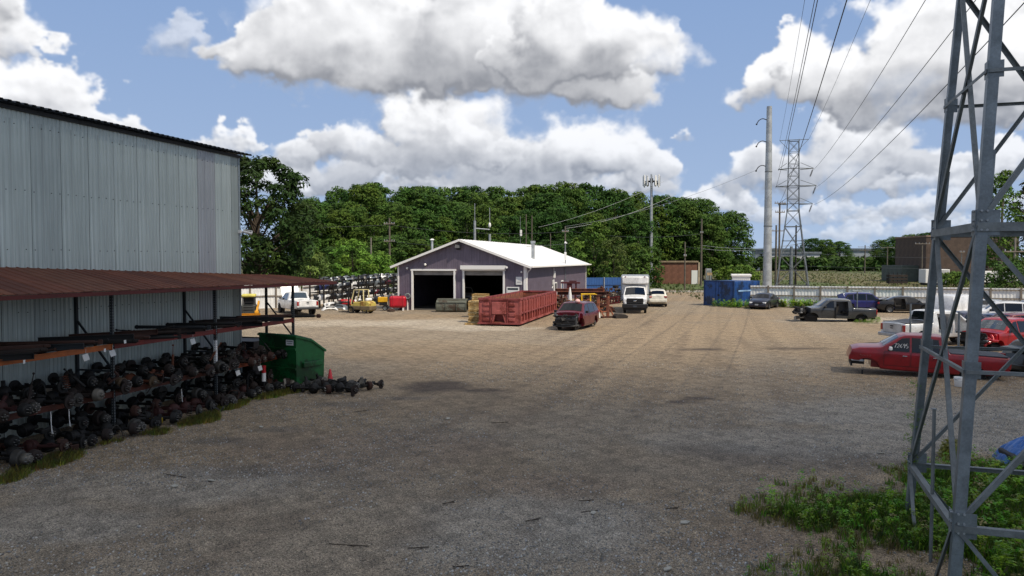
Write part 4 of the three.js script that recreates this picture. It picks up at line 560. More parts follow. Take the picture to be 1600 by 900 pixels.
// stakes in the grass under the near pylon
for (const [px, py, top, label] of [[1416, 806, 720, 'short galvanised stake in the grass at the left pylon leg'], [1451, 878, 640, 'tall galvanised stake in the grass between the two pylon legs']]) { const p = spot(px, py), d = -p.z, h = EYE - (top - 405) * d / 1200; const s = thing('stake', label, 'stake', p.toArray()); part('post', [angleIron([0, -0.1, 0], [0.01, h, 0], 0.055, 0.006, V(1, 0, 0), V(0, 0, 1))], MT.galvOld, s); part('cap', [box(0.06, 0.02, 0.06, [0.02, h, 0.02])], MT.zinc, s); }
{ // steel transmission pole
  const x = 34.9, z = -105, t = thing('transmission_pole', 'tall pale tapered steel transmission pole left of the far pylon', 'pole', [x, 0, z]); const seg = [[0, 9.2, 0.62, 0.52], [9.2, 16.6, 0.53, 0.45], [16.6, 25.4, 0.46, 0.35]], m = mat(0xb4babd, 0.5, 0.3, { scale: 0.4 });
  for (const [a, b, r0, r1] of seg) part('shaft', [cyl(r1, r0, b - a, 12, [0, (a + b) / 2, 0])], m, t); part('joint_bands', [cyl(0.57, 0.57, 0.12, 12, [0, 9.2, 0]), cyl(0.49, 0.49, 0.12, 12, [0, 16.6, 0])], MT.galvOld, t);
  for (const y of [23.6, 20.6, 17.3]) part('insulator_arm', [tube([[-0.35, y, 0], [-0.9, y + 0.15, 0], [-1.4, y - 0.1, 0], [-1.7, y - 0.6, 0]], 0.06, 12), ball(0.12, [-1.7, y - 0.6, 0])], MT.steelDark, t); part('ladder_clips', [...Array(10)].map((_, i) => box(0.3, 0.05, 0.05, [(i % 2 ? 0.55 : -0.55) * (1 - i * 0.03), 1.5 + i * 1.1, 0.3])), MT.galvOld, t);
}
function pole(label, px, top, D, r, arms = [], m = MT.pole, extra = []) {
  const x = (px - 800) / 1200 * D, h = EYE + (405 - top) * D / 1200, t = thing('utility_pole', label, 'pole', [x, 0, -D]); part('pole', [cyl(r * 0.72, r, h, 10, [0, h / 2, 0])], m, t);
  for (const [y, w] of arms) { const a = part('crossarm', [box(w, 0.13, 0.11, [0, EYE + (405 - y) * D / 1200, 0.16])], MT.wood, t); part('insulators', [-0.9, -0.45, 0.45, 0.9].map((k) => cyl(0.05, 0.06, 0.2, 8, [k * w / 2, EYE + (405 - y) * D / 1200 + 0.16, 0.16])), MT.zinc, a); }
  for (const [n, g, mm] of extra) part(n, g, mm, t); return V(x, h, -D);
}
const P883 = pole('utility pole rising behind the right eave of the garage', 883, 354, 116, 0.16, [[362, 1.0]]), P609 = pole('utility pole with crossarms left of the garage', 609, 341, 114, 0.17, [[350, 1.6], [377, 1.6]]);
const P1095 = pole('tall weathered utility pole left of the blue container', 1095.5, 342, 134, 0.2, [[364, 0.5]]), P1070 = pole('slim utility pole before the brick hut', 1070, 378, 116, 0.13, [[400, 0.4]]);
pole('bare leaning trunk like pole behind the bumper racks', 580, 371, 106, 0.13, [], barkPale); pole('slim pole behind the garage ridge, right one of the close pair', 831, 337, 122, 0.12, []); pole('slim pole behind the garage ridge, left one of the close pair', 822, 335, 122, 0.11, []); pole('thin pole with white box behind the garage ridge', 813, 338, 124, 0.06, [], MT.galvOld, [['box', [rbox(0.35, 1.0, 0.3, 0.04, [0.1, 8.9, 0.2])], MT.white]]); pole('dark pole behind the right slope of the garage roof', 860, 365, 120, 0.1);
pole('utility pole with crossarm standing before the brown block', 1440, 379, 150, 0.17, [[381, 3.0]]); pole('far utility pole with crossarm across the field', 1386, 385, 250, 0.22, [[387, 4.5]]); pole('far utility pole with double crossarm before the factory', 1351, 383, 262, 0.22, [[386, 5], [391, 4]]); pole('thin lamp pole before the recess of the brown block', 1502, 393, 140, 0.08, [[394, 0.9]], MT.galvOld); pole('pale utility pole at the right edge behind the fence', 1585, 372, 84, 0.14, [[393, 2.6]], mat(0x9a9488, 0.9, 0, { tex: 'wood', scale: 0.6 })); pole('dark pole between the steel pole and the far pylon', 1217, 318, 112, 0.16, [[318, 1.6], [332, 1.4]]); pole('second dark pole close behind the steel pole', 1212, 352, 125, 0.18, [[361, 2.6]]); pole('dark metal stack inside the far pylon legs', 1243, 352, 120, 0.16, [], MT.steelDark); pole('brown painted pole inside the far pylon legs', 1236, 385, 118, 0.3, [], MT.galv);
{ // white H shaped bus structure behind the garage
  const D = 124, t = thing('bus_frame', 'white H shaped electrical bus frame behind the garage ridge', 'bus frame', [(742 - 800) / 1200 * D, 0, -D]); const h = (y) => EYE + (405 - y) * D / 1200;
  part('post', [cyl(0.2, 0.2, h(345), 12, [0, h(345) / 2, 0])], MT.zinc, t); part('post', [cyl(0.2, 0.2, h(366), 12, [2.4, h(366) / 2, 0])], MT.zinc, t); part('insulator', [ball(0.22, [2.4, h(352), 0], [1, 1.9, 1])], MT.white, t); part('beam', [rod([0, h(357), 0], [2.4, h(359), 0], 0.11)], MT.zinc, t); part('lightning_rod', [rod([0, h(345), 0], [0, h(318), 0], 0.05)], MT.zinc, t); part('lightning_rod', [rod([2.4, h(352), 0], [2.4, h(325), 0], 0.05)], MT.zinc, t);
}
{ // mobile phone mast
  const D = 136, h = (y) => EYE + (405 - y) * D / 1200, t = thing('cell_mast', 'slim grey mobile phone mast with a ring of white antennas over the trees', 'mast', [(1017 - 800) / 1200 * D, 0, -D]); part('shaft', [cyl(0.2, 0.36, h(280), 14, [0, h(280) / 2, 0])], MT.zinc, t); part('platform', [wheelLathe([[0.9, -0.05], [1.1, -0.05], [1.1, 0.05], [0.9, 0.05]], 20, [0, 0, 0]).rotateX(Math.PI / 2).translate(0, h(284), 0), rod([-1.3, h(284), 0], [1.3, h(284), 0], 0.05), rod([0, h(284), -1.2], [0, h(284), 1.2], 0.05), cyl(0.3, 0.3, 0.8, 10, [0, h(283), 0])], MT.steelDark, t);
  for (let i = 0; i < 12; i++) { const a = i / 12 * 6.283 + 0.2, x = Math.cos(a) * 1.45, z = Math.sin(a) * 1.45; part('antenna', [rbox(0.28, 1.7 + 0.4 * (i % 2), 0.16, 0.03, [x, h(283.5), z], [0, -a + 1.57, 0])], i % 3 ? MT.white : MT.zinc, t); part('radio_unit', [rbox(0.24, 0.5, 0.2, 0.03, [x * 0.82, h(288), z * 0.82])], MT.galvOld, t); }
}
{ // wires on the poles
  const m = V(33.2, 16.8, -105);
  wire('pale cable from the steel pole down to the pole behind the garage eave', m, P883, 1.0, 0.022, wirePale); wire('second pale wire sloping up to the right across the wood', V(P883.x, P883.y - 0.3, P883.z), V(26, 15.0, -122), 0.8, 0.022, wirePale); wire('upper thin wire sloping up to the right across the wood', V(P883.x - 4, P883.y - 0.1, P883.z), V(24, 17.0, -122), 0.7, 0.018, wirePale);
  wire('grey wire from the left utility pole to the pole behind the garage eave', V(P609.x, P609.y - 1, P609.z), V(P883.x, P883.y - 0.8, P883.z), 0.7, 0.026); wire('lower grey wire from the left utility pole to the garage mast', V(P609.x, P609.y - 3.4, P609.z), onGar(12.35, 18.2, 6.4), 0.6, 0.022); wire('grey wire from the left utility pole off behind the warehouse', V(P609.x, P609.y - 1, P609.z), V(-62, 10, -100), 0.8, 0.024);
  wire('grey wire from the pole behind the garage eave to the tall weathered pole', V(P883.x, P883.y - 0.6, P883.z), V(P1095.x, P1095.y - 2.6, P1095.z), 0.8, 0.024); for (const [k, n] of [[4.6, 'upper'], [5.2, 'lower']]) wire(`${n} grey wire from the tall weathered pole towards the far pylon`, V(P1095.x, P1095.y - k, P1095.z), V(48, 6.4 - k * 0.1 + 1.4, -128), 0.7, 0.026, wirePale); wire('low wire between the slim pole and the tall weathered pole', V(P1070.x, P1070.y - 0.6, P1070.z), V(P1095.x, P1095.y - 5, P1095.z), 0.2, 0.02);
  wire('thin wire crossing before the far factory', V(44, 6.0, -128), V(92, 5.0, -150), 0.4, 0.022); wire('second thin wire crossing the field at fence height', V(48, 3.6, -130), V(100, 3.0, -150), 0.3, 0.022);
}

// ---------------------------------------------------------------- vehicles: lofted bodies, cut wheel wells, separate doors, glass, lamps and wheels
const EVAL = new Evaluator(); EVAL.attributes = ['position', 'normal']; EVAL.useGroups = false;
function brush(g) { g = g.index ? g : g.clone(); for (const k of Object.keys(g.attributes)) if (!['position', 'normal'].includes(k)) g.deleteAttribute(k); const b = new Brush(g); b.updateMatrixWorld(); return b; }
function cut(g, ...tools) { let a = brush(g); for (const t of tools.flat()) { a = EVAL.evaluate(a, brush(t), SUBTRACTION); a.updateMatrixWorld(); } return a.geometry; }
function curve(pts) { return (x) => { if (x <= pts[0][0]) return pts[0][1]; for (let i = 0; i + 1 < pts.length; i++) if (x <= pts[i + 1][0]) return lerp(pts[i][1], pts[i + 1][1], (x - pts[i][0]) / (pts[i + 1][0] - pts[i][0])); return pts[pts.length - 1][1]; }; }
// o.top, o.bot: side view outlines from rear to front; o.w half width; o.belt shoulder height; o.tumble lean of the glass house
function carShape(o) {
  const top = curve(o.top), bot = curve(o.bot), x0 = o.top[0][0], x1 = o.top[o.top.length - 1][0], L = x1 - x0;
  const plan = (x) => 1 - (o.nose ?? 0.13) * Math.pow(clamp((x - (x1 - 1.0)) / 1.0), 2.2) - (o.tail ?? 0.08) * Math.pow(clamp(((x0 + 0.8) - x) / 0.8), 2.2);
  const W = (x, y) => { const b = o.w * plan(x), h = o.belt; return y > h ? b - 0.02 - (y - h) * o.tumble : b * (1 - 0.03 * Math.pow(clamp((h - 0.18 - y) / 0.5), 1.5)) - 0.02 * sstep(h - 0.1, h, y); };
  const r = o.r ?? 0.07, crownUp = (x, k) => (o.crown ?? 0.05) * (1 - k * k);
  const stations = []; { const ks = [...o.top.map((p) => p[0]), ...o.bot.map((p) => p[0])]; for (let x = x0; x < x1; x += 0.11) ks.push(x); ks.sort((a, b) => a - b); for (const k of ks) if (!stations.length || k - stations[stations.length - 1] > 0.02) stations.push(k); }
  const ring = (x) => {
    const yb = bot(x), yt = Math.max(top(x), yb + 0.12), e = Math.min(r, (yt - yb) * 0.45), P = [[yb, 0], [yb, W(x, yb) - 0.06], [yb + 0.05, W(x, yb + 0.05)]];
    for (let i = 1; i <= 7; i++) { const y = lerp(yb + 0.05, yt - e, i / 7); P.push([y, W(x, y)]); }
    const we = W(x, yt - e); for (let i = 1; i <= 3; i++) { const a = i / 3 * Math.PI / 2; P.push([yt - e + Math.sin(a) * e, we - e + Math.cos(a) * e]); }
    const wt = we - e; for (const k of [0.75, 0.5, 0.25, 0]) P.push([yt + crownUp(x, k), wt * k]); return P;
  };
  const rings = stations.map(ring), n = rings[0].length, loop = rings.map((R, i) => [...R.map(([y, z]) => [stations[i], y, z]), ...R.slice(1, -1).reverse().map(([y, z]) => [stations[i], y, -z])]), m = loop[0].length, pos = [];
  const T = (a, b, c) => pos.push(...a, ...b, ...c);
  for (let i = 0; i + 1 < loop.length; i++) for (let j = 0; j < m; j++) { const A = loop[i][j], B = loop[i + 1][j], C = loop[i + 1][(j + 1) % m], D = loop[i][(j + 1) % m]; T(A, D, B); T(B, D, C); }
  for (const [l, s] of [[loop[0], 1], [loop[loop.length - 1], -1]]) { const c = l.reduce((q, p) => q.map((v, k) => v + p[k] / m), [0, 0, 0]); for (let j = 0; j < m; j++) { const a = l[j], b = l[(j + 1) % m]; s > 0 ? T(c, b, a) : T(c, a, b); } }
  let g = new THREE.BufferGeometry(); g.setAttribute('position', new THREE.Float32BufferAttribute(pos, 3));
  { // outward
    let vol = 0; for (let i = 0; i < pos.length; i += 9) vol += pos[i] * (pos[i + 4] * pos[i + 8] - pos[i + 5] * pos[i + 7]) - pos[i + 1] * (pos[i + 3] * pos[i + 8] - pos[i + 5] * pos[i + 6]) + pos[i + 2] * (pos[i + 3] * pos[i + 7] - pos[i + 4] * pos[i + 6]);
    if (vol < 0) for (let i = 0; i < pos.length; i += 9) for (let k = 0; k < 3; k++) { const t = pos[i + 3 + k]; pos[i + 3 + k] = pos[i + 6 + k]; pos[i + 6 + k] = t; } g.setAttribute('position', new THREE.Float32BufferAttribute(pos, 3)); }
  g.computeVertexNormals(); g = toCreasedNormals(g, 0.6);
  // a patch of the side: outline in side view, lying off the skin
  const side = (poly, s, off = 0.006) => { const c = poly.map(([x, y]) => new THREE.Vector2(x, y)), f = THREE.ShapeUtils.triangulateShape(c, []), p = []; for (const t of f) for (const i of t) p.push(poly[i][0], poly[i][1], s * (W(poly[i][0], poly[i][1]) + off)); const q = new THREE.BufferGeometry(); q.setAttribute('position', new THREE.Float32BufferAttribute(p, 3)); q.computeVertexNormals(); return q; };
  const grid = (nx, ny, f) => { const p = []; for (let i = 0; i < nx; i++) for (let j = 0; j < ny; j++) { const A = f(i / nx, j / ny), B = f((i + 1) / nx, j / ny), C = f((i + 1) / nx, (j + 1) / ny), D = f(i / nx, (j + 1) / ny); p.push(...A, ...B, ...C, ...A, ...C, ...D); } const q = new THREE.BufferGeometry(); q.setAttribute('position', new THREE.Float32BufferAttribute(p, 3)); q.computeVertexNormals(); return q; };
  const panel = (xa, xb, ya, yb, s, off = 0.006) => grid(6, 6, (u, v) => { const x = lerp(xa, xb, u), y = lerp(typeof ya === 'function' ? ya(x) : ya, typeof yb === 'function' ? yb(x) : yb, v); return [x, y, s * (W(x, y) + off)]; });
  const over = (xa, xb, k0, k1, off = 0.008) => grid(8, 6, (u, v) => { const x = lerp(xa, xb, u), k = lerp(k0, k1, v), yt = top(x), e = Math.min(r, 0.2), wt = W(x, yt - e) - e; return [x, yt + crownUp(x, k) + off, wt * k]; });
  return { g, top, bot, W, x0, x1, side, panel, over, grid };
}
const tyreG = join([wheelLathe([[0.21, -0.10], [0.31, -0.105], [0.335, -0.085], [0.34, 0], [0.335, 0.085], [0.31, 0.105], [0.21, 0.10], [0.21, -0.10]], 28, [0, 0, 0])]);
const rimG = join([wheelLathe([[0.0, 0.06], [0.06, 0.07], [0.07, 0.045], [0.17, 0.05], [0.205, 0.085], [0.218, 0.085], [0.218, -0.085], [0.0, -0.02]], 24, [0, 0, 0]), ...[...Array(5)].map((_, i) => place(new THREE.BoxGeometry(0.17, 0.045, 0.03), [0.12, 0, 0.058]).rotateZ(i * 1.2566))]);
function wheel(t, x, y, z, s, rimMat, k = 1, turn = 0) { const g = new THREE.Group(); g.name = 'wheel'; g.position.set(x, y, z); g.rotation.y = (s > 0 ? 0 : Math.PI) + turn; g.scale.set(k, k, 1); t.add(g); shared('tyre', tyreG, MT.rubber, g); shared('rim', rimG, rimMat, g); }
const paint = (hex, rough = 0.32, metal = 0.15) => mat(hex, rough, metal, { clearcoat: 0.6, clearcoatRoughness: 0.1, scale: 0.7 });
const KINDS = {
  crew: { w: 0.98, belt: 1.22, tumble: 0.30, top: [[-2.85, 1.02], [-2.80, 1.24], [-1.12, 1.26], [-1.06, 1.30], [-0.98, 1.80], [-0.82, 1.885], [-0.2, 1.90], [0.42, 1.87], [0.60, 1.80], [1.28, 1.30], [1.36, 1.26], [2.35, 1.20], [2.72, 1.10], [2.84, 0.86]], bot: [[-2.85, 0.62], [-2.6, 0.56], [-1.2, 0.46], [1.2, 0.46], [2.5, 0.52], [2.84, 0.60]], ax: [-1.72, 1.86], wr: 0.40, glass: { front: [[0.30, 1.25], [1.06, 1.25], [1.02, 1.36], [0.56, 1.73], [0.30, 1.76]], rear: [[-0.72, 1.25], [0.18, 1.25], [0.18, 1.77], [-0.66, 1.75]] }, wind: [0.66, 1.24], back: [-1.055, -0.975], doors: [[0.24, 1.20], [-0.80, 0.22]], bed: true },
  ext: { w: 0.98, belt: 1.20, tumble: 0.30, top: [[-2.75, 1.0], [-2.70, 1.22], [-0.62, 1.24], [-0.56, 1.28], [-0.48, 1.78], [-0.34, 1.86], [0.1, 1.88], [0.62, 1.85], [0.80, 1.78], [1.42, 1.26], [1.50, 1.22], [2.35, 1.16], [2.66, 1.06], [2.76, 0.84]], bot: [[-2.75, 0.60], [-2.5, 0.54], [-1.2, 0.44], [1.2, 0.44], [2.4, 0.5], [2.76, 0.58]], ax: [-1.62, 1.86], wr: 0.40, glass: { front: [[0.44, 1.22], [1.22, 1.22], [1.18, 1.33], [0.74, 1.70], [0.44, 1.73]], rear: [[-0.26, 1.22], [0.32, 1.22], [0.32, 1.73], [-0.18, 1.72]] }, wind: [0.86, 1.38], back: [-0.555, -0.475], doors: [[0.38, 1.36]], bed: true },
  sedan: { w: 0.90, belt: 0.93, tumble: 0.50, top: [[-2.34, 0.62], [-2.28, 0.96], [-2.2, 1.02], [-1.66, 1.06], [-0.86, 1.38], [-0.4, 1.44], [0.25, 1.43], [0.55, 1.37], [1.18, 0.99], [1.3, 0.95], [2.05, 0.82], [2.25, 0.70], [2.34, 0.5]], bot: [[-2.34, 0.36], [-2.0, 0.24], [2.0, 0.2], [2.34, 0.26]], ax: [-1.38, 1.42], wr: 0.33, glass: { front: [[0.02, 0.97], [0.98, 0.97], [0.55, 1.28], [0.02, 1.35]], rear: [[-1.20, 0.99], [-0.08, 0.97], [-0.08, 1.35], [-0.72, 1.32]] }, wind: [0.60, 1.14], back: [-1.58, -0.92], doors: [[-0.03, 1.02], [-1.12, -0.06]] },
  suv: { w: 0.93, belt: 1.04, tumble: 0.34, top: [[-2.26, 0.7], [-2.20, 1.08], [-2.08, 1.20], [-1.72, 1.58], [-1.5, 1.66], [-0.5, 1.71], [0.25, 1.69], [0.45, 1.64], [1.10, 1.15], [1.22, 1.10], [1.95, 1.02], [2.2, 0.90], [2.28, 0.66]], bot: [[-2.26, 0.46], [-1.9, 0.30], [1.9, 0.27], [2.28, 0.34]], ax: [-1.32, 1.40], wr: 0.36, glass: { front: [[0.02, 1.08], [0.92, 1.08], [0.46, 1.54], [0.02, 1.60]], rear: [[-1.05, 1.09], [-0.08, 1.08], [-0.08, 1.61], [-1.05, 1.60]], quarter: [[-1.85, 1.16], [-1.15, 1.10], [-1.15, 1.58], [-1.6, 1.53]] }, wind: [0.50, 1.06], back: [-2.06, -1.76], doors: [[-0.03, 0.98], [-1.08, -0.06]] },
  van: { w: 0.98, belt: 1.20, tumble: 0.12, r: 0.12, top: [[-2.75, 0.9], [-2.72, 1.9], [-2.6, 2.12], [-1, 2.16], [1.1, 2.12], [1.35, 2.02], [2.05, 1.32], [2.2, 1.24], [2.62, 1.10], [2.74, 0.8]], bot: [[-2.75, 0.5], [-2.4, 0.38], [2.3, 0.36], [2.74, 0.44]], ax: [-1.7, 1.85], wr: 0.37, glass: { front: [[1.02, 1.26], [1.86, 1.26], [1.4, 1.78], [1.02, 1.8]] }, wind: [1.40, 1.98], back: null, doors: [[0.95, 1.95], [-0.35, 0.9]] },
};
KINDS.quad = { ...KINDS.crew, top: [[-2.85, 1.02], [-2.80, 1.24], [-0.80, 1.26], [-0.74, 1.30], [-0.66, 1.80], [-0.5, 1.885], [0.1, 1.90], [0.80, 1.87], [0.98, 1.80], [1.62, 1.37], [1.70, 1.34], [2.45, 1.28], [2.74, 1.19], [2.84, 0.92]], ax: [-1.6, 2.14], glass: { front: [[0.66, 1.25], [1.40, 1.25], [1.36, 1.38], [0.92, 1.73], [0.66, 1.76]], rear: [[-0.42, 1.25], [0.54, 1.25], [0.54, 1.77], [-0.36, 1.75]] }, wind: [1.04, 1.58], back: [-0.735, -0.655], doors: [[0.60, 1.56], [-0.48, 0.58]] };
// o: kind, colour, and what is missing: noWheels, noNose (cut back to x), doorsOff [indices per side], hoodUp, bedOpen, drop
function car(name, label, category, pos, dir, o) {
  const K = KINDS[o.kind], S = carShape(K), t = thing(name, label, category, [pos.x, 0, pos.z], heading(dir[0], dir[1])), M = o.mat ?? paint(o.color), drop = o.drop ?? 0; t.position.y = -drop; if (o.tilt) t.rotation.z = o.tilt; if (o.roll) { t.rotation.order = 'YXZ'; t.rotation.x = o.roll; }
  const wells = K.ax.flatMap((x) => [1, -1].map((s) => cyl(K.wr + 0.075, K.wr + 0.075, 0.5, 26, [x, K.wr - 0.005 + 0.02, s * (K.w - 0.12)], [Math.PI / 2, 0, 0]))), tools = [...wells]; if (o.openFront) tools.push(box(1.3, 0.42, 3, [S.x1 - 0.2, K.bot[1][1] + 0.0, 0], [0, 0, 0]));
  if (K.bed) tools.push(box(Math.abs(K.top[0][0] - K.top[2][0]) - 0.14, 0.9, K.w * 2 - 0.26, [(K.top[0][0] + K.top[2][0]) / 2 + 0.06, 0.74 + 0.45, 0]));
  if (o.noNose) tools.push(box(3, 3, 4, [o.noNose + 1.5, 1.2, 0], [0, 0.03, 0]));
  if (o.noTail) tools.push(box(3, 3, 4, [o.noTail - 1.5, 1.2, 0], [0, -0.05, 0]));
  if (o.engine) tools.push(box(o.engine[1] - o.engine[0], 0.9, K.w * 1.5, [(o.engine[0] + o.engine[1]) / 2, 1.0 + 0.02, 0]));
  for (const [i, s] of o.doorsOff ?? []) { const [a, b] = K.doors[i]; tools.push(extrude([[a + 0.05, K.bot[1][1] + 0.12], [b - 0.05, K.bot[1][1] + 0.12], [b - 0.06, K.belt], [Math.min(b - 0.1, i ? b : b - 0.55), K.top[6][1] - 0.18], [a + 0.06, K.top[6][1] - 0.15], [a + 0.05, K.belt]], 0.75).translate(0, 0, s > 0 ? K.w - 0.72 : -K.w - 0.03)); }
  part('body', [cut(S.g, tools)], M, t);
  const liner = K.ax.filter((_, i) => !(o.openFront && i)).flatMap((x) => [1, -1].map((s) => cyl(K.wr + 0.07, K.wr + 0.07, 0.02, 24, [x, K.wr + 0.015, s * (K.w - 0.365)], [Math.PI / 2, 0, 0])));
  part('underbody', [box(S.x1 - S.x0 - (o.openFront ? 1.7 : 0.7), 0.16, K.w * 1.5, [(S.x0 + S.x1) / 2 - (o.openFront ? 0.6 : o.noNose ? 0.3 : 0), K.bot[1][1] - 0.0, 0]), liner], MT.steelDark, t);
  const off = (i, s) => (o.doorsOff ?? []).some(([a, b]) => a === i && b === s), seam = MT.black;
  K.doors.forEach(([a, b], i) => { for (const s of [1, -1]) { if (off(i, s)) continue; part('door_seam', [S.panel(a, b, K.bot[1][1] + 0.08, K.belt - 0.01, s, 0.003)], seam, t); const d = part('door', [S.panel(a + 0.012, b - 0.012, K.bot[1][1] + 0.095, K.belt - 0.02, s, 0.007)], M, t); part('handle', [rbox(0.17, 0.035, 0.03, 0.012, [a + 0.2, K.belt - 0.16, s * (S.W(a + 0.2, K.belt - 0.16) + 0.02)])], o.handle ?? M, d); } });
  const G = o.glass ?? MT.glass;
  for (const [k, poly] of Object.entries(K.glass)) for (const s of [1, -1]) { const i = k === 'front' ? 0 : 1; if (off(i, s) && k !== 'quarter') continue; const c = poly.reduce((q, p) => [q[0] + p[0] / poly.length, q[1] + p[1] / poly.length], [0, 0]); part('window_trim', [S.side(poly.map(([x, y]) => [c[0] + (x - c[0]) * 1.06, c[1] + (y - c[1]) * 1.09]), s, 0.004)], seam, t); part('window', [S.side(poly, s, 0.008)], G, t); }
  if (!o.noWind) part('windshield', [S.over(K.wind[0], K.wind[1], -0.9, 0.9, 0.012)], o.wind ?? G, t);
  if (K.back && !o.noTail) part('rear_window', [S.over(K.back[0], K.back[1], -0.84, 0.84, 0.012).translate(K.bed ? -0.008 : 0, 0, 0)], G, t);
  const f = S.x1, wf = S.W(f - 0.15, 0.7), low = K.bot[K.bot.length - 1][1], hy = curve(K.top)(f - 0.25);
  if (!o.noNose && !o.bare) {
    part('grille', [rbox(0.08, 0.22, wf * 1.05, 0.03, [f - 0.035, hy - 0.24, 0])], o.grille ?? MT.black, t);
    for (const s of [1, -1]) part('headlight', [rbox(0.22, 0.15, 0.34, 0.05, [f - 0.12, hy - 0.17, s * (wf - 0.20)], [0, s * 0.32, 0])], MT.lamp, t);
    if (!o.noBumper) part('bumper', [rbox(0.26, 0.24, wf * 2 - 0.06, 0.06, [f - 0.04, low + 0.10, 0])], o.bumper ?? M, t);
    if (o.plate) part('plate', [box(0.02, 0.14, 0.32, [f + 0.10, low + 0.2, 0.05])], MT.zinc, t);
  } else if (o.noNose) {
    const r = rng(Math.floor(pos.x * 31 + 900)), x = o.noNose, e = []; for (let i = 0; i < 26; i++) e.push(rbox(0.1 + 0.3 * r(), 0.06 + 0.25 * r(), 0.1 + 0.4 * r(), 0.02, [x + 0.05 + 0.62 * r(), low + 0.08 + r() * (K.belt - low - 0.25), (r() * 2 - 1) * K.w * 0.72], [r(), r(), r()])); for (let i = 0; i < 14; i++) e.push(rod([x + r() * 0.5, low + r() * 0.6, (r() * 2 - 1) * K.w * 0.8], [x + 0.2 + r() * 0.5, low + 0.1 + r() * 0.6, (r() * 2 - 1) * K.w * 0.8], 0.015 + 0.02 * r(), 6));
    part('engine', [e, box(0.1, 0.5, K.w * 1.2, [x + 0.62, low + 0.38, 0]), rod([x + 0.74, low + 0.62, -K.w * 0.8], [x + 0.74, low + 0.6, K.w * 0.8], 0.04)], MT.steelDark, t); part('crash_bar', [rbox(0.08, 0.12, K.w * 1.6, 0.02, [x + 0.78, low + 0.22, 0])], MT.plastic, t); part('bracket', [rod([x + 0.7, low + 0.1, -K.w * 0.7], [x + 0.8, low + 0.08, K.w * 0.2], 0.02), rbox(0.2, 0.2, 0.24, 0.04, [x + 0.55, low + 0.45, -K.w * 0.6]), rbox(0.2, 0.12, 0.24, 0.04, [x + 0.6, low + 0.25, -K.w * 0.72])], MT.steel, t);
  }
  if (o.engine) { const r = rng(Math.floor(pos.x * 13 + 70)), e = []; for (let i = 0; i < 16; i++) e.push(rbox(0.12 + 0.3 * r(), 0.1 + 0.2 * r(), 0.12 + 0.3 * r(), 0.03, [lerp(o.engine[0], o.engine[1], r()), 0.62 + 0.3 * r(), (r() - 0.5) * K.w * 1.3], [0, r(), 0])); part('engine', e, MT.steelDark, t); }
  if (o.hoodUp) part('hood', [place(new RoundedBoxGeometry(1.15, 0.05, K.w * 1.6, 2, 0.02).translate(0.575, 0, 0), [K.wind[1] + 0.15, K.belt + 0.1, 0], [0, 0, o.hoodUp])], M, t);
  if (!o.noTail) {
    const b = S.x0, wb = S.W(b + 0.12, 0.8);
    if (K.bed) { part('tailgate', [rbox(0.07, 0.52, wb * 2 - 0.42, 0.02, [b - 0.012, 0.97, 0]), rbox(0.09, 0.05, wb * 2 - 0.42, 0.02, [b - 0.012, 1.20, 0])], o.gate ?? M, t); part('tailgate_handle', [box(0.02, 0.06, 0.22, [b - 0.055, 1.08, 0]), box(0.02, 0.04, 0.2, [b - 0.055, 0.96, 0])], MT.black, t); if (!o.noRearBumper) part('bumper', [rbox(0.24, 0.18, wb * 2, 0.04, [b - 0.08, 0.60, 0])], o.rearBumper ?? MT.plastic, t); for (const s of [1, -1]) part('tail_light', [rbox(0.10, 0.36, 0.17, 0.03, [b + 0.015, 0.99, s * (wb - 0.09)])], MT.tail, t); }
    else { part('bumper', [rbox(0.2, 0.26, wb * 2 - 0.05, 0.06, [b + 0.02, K.bot[0][1] + 0.14, 0])], o.rearBumper ?? M, t); for (const s of [1, -1]) part('tail_light', [rbox(0.16, 0.17, 0.32, 0.04, [b + 0.07, o.kind === 'sedan' ? 0.86 : 1.0, s * (wb - 0.15)], [0, -s * 0.3, 0])], MT.tail, t); }
  }
  if (!o.noMirror) for (const s of [1, -1]) part('mirror', [rbox(0.12, 0.15, 0.20, 0.04, [K.glass.front[1][0] - 0.06, K.belt + 0.12, s * (S.W(1, K.belt) + 0.13)])], o.mirror ?? MT.plastic, t);
  if (o.cover) part('tonneau_cover', [rbox(Math.abs(K.top[0][0] - K.top[2][0]) - 0.1, 0.05, K.w * 2 - 0.2, 0.02, [(K.top[0][0] + K.top[2][0]) / 2 + 0.02, 1.275, 0])], o.cover, t);
  if (!o.noWheels) { const rm = o.rim ?? MT.steel; K.ax.forEach((x, i) => { for (const s of [1, -1]) if (!(o.wheelOff ?? []).some(([a, b]) => a === i && b === s)) wheel(t, x, K.wr, s * (K.w - 0.11), s, rm, K.wr / 0.34, i ? (o.steer ?? 0) : 0); }); }
  else { const h = []; K.ax.forEach((x, i) => { if ((o.noNose || o.openFront) && i) return; for (const s of [1, -1]) h.push(wheelLathe([[0, 0.05], [0.05, 0.06], [0.06, 0.02], [0.15, 0.02], [0.15, -0.03], [0, -0.03]], 18, [x, K.wr, s * (K.w - 0.2)])); h.push(rod([x, K.wr, -K.w + 0.2], [x, K.wr, K.w - 0.2], 0.04)); }); part('hubs', h, MT.cast, t); }
  if ((o.doorsOff ?? []).length) { const seat = []; for (const x of [0.1, -0.8]) for (const s of [1, -1]) seat.push(rbox(0.5, 0.14, 0.5, 0.05, [x + 0.1, K.bot[1][1] + 0.36, s * 0.4]), rbox(0.14, 0.6, 0.48, 0.05, [x - 0.15, K.bot[1][1] + 0.65, s * 0.4], [0, 0, 0.2])); part('seats', seat, mat(0x2e2b29, 0.9), t); }
  if (o.extra) o.extra(t, S, K, M);
  return t;
}
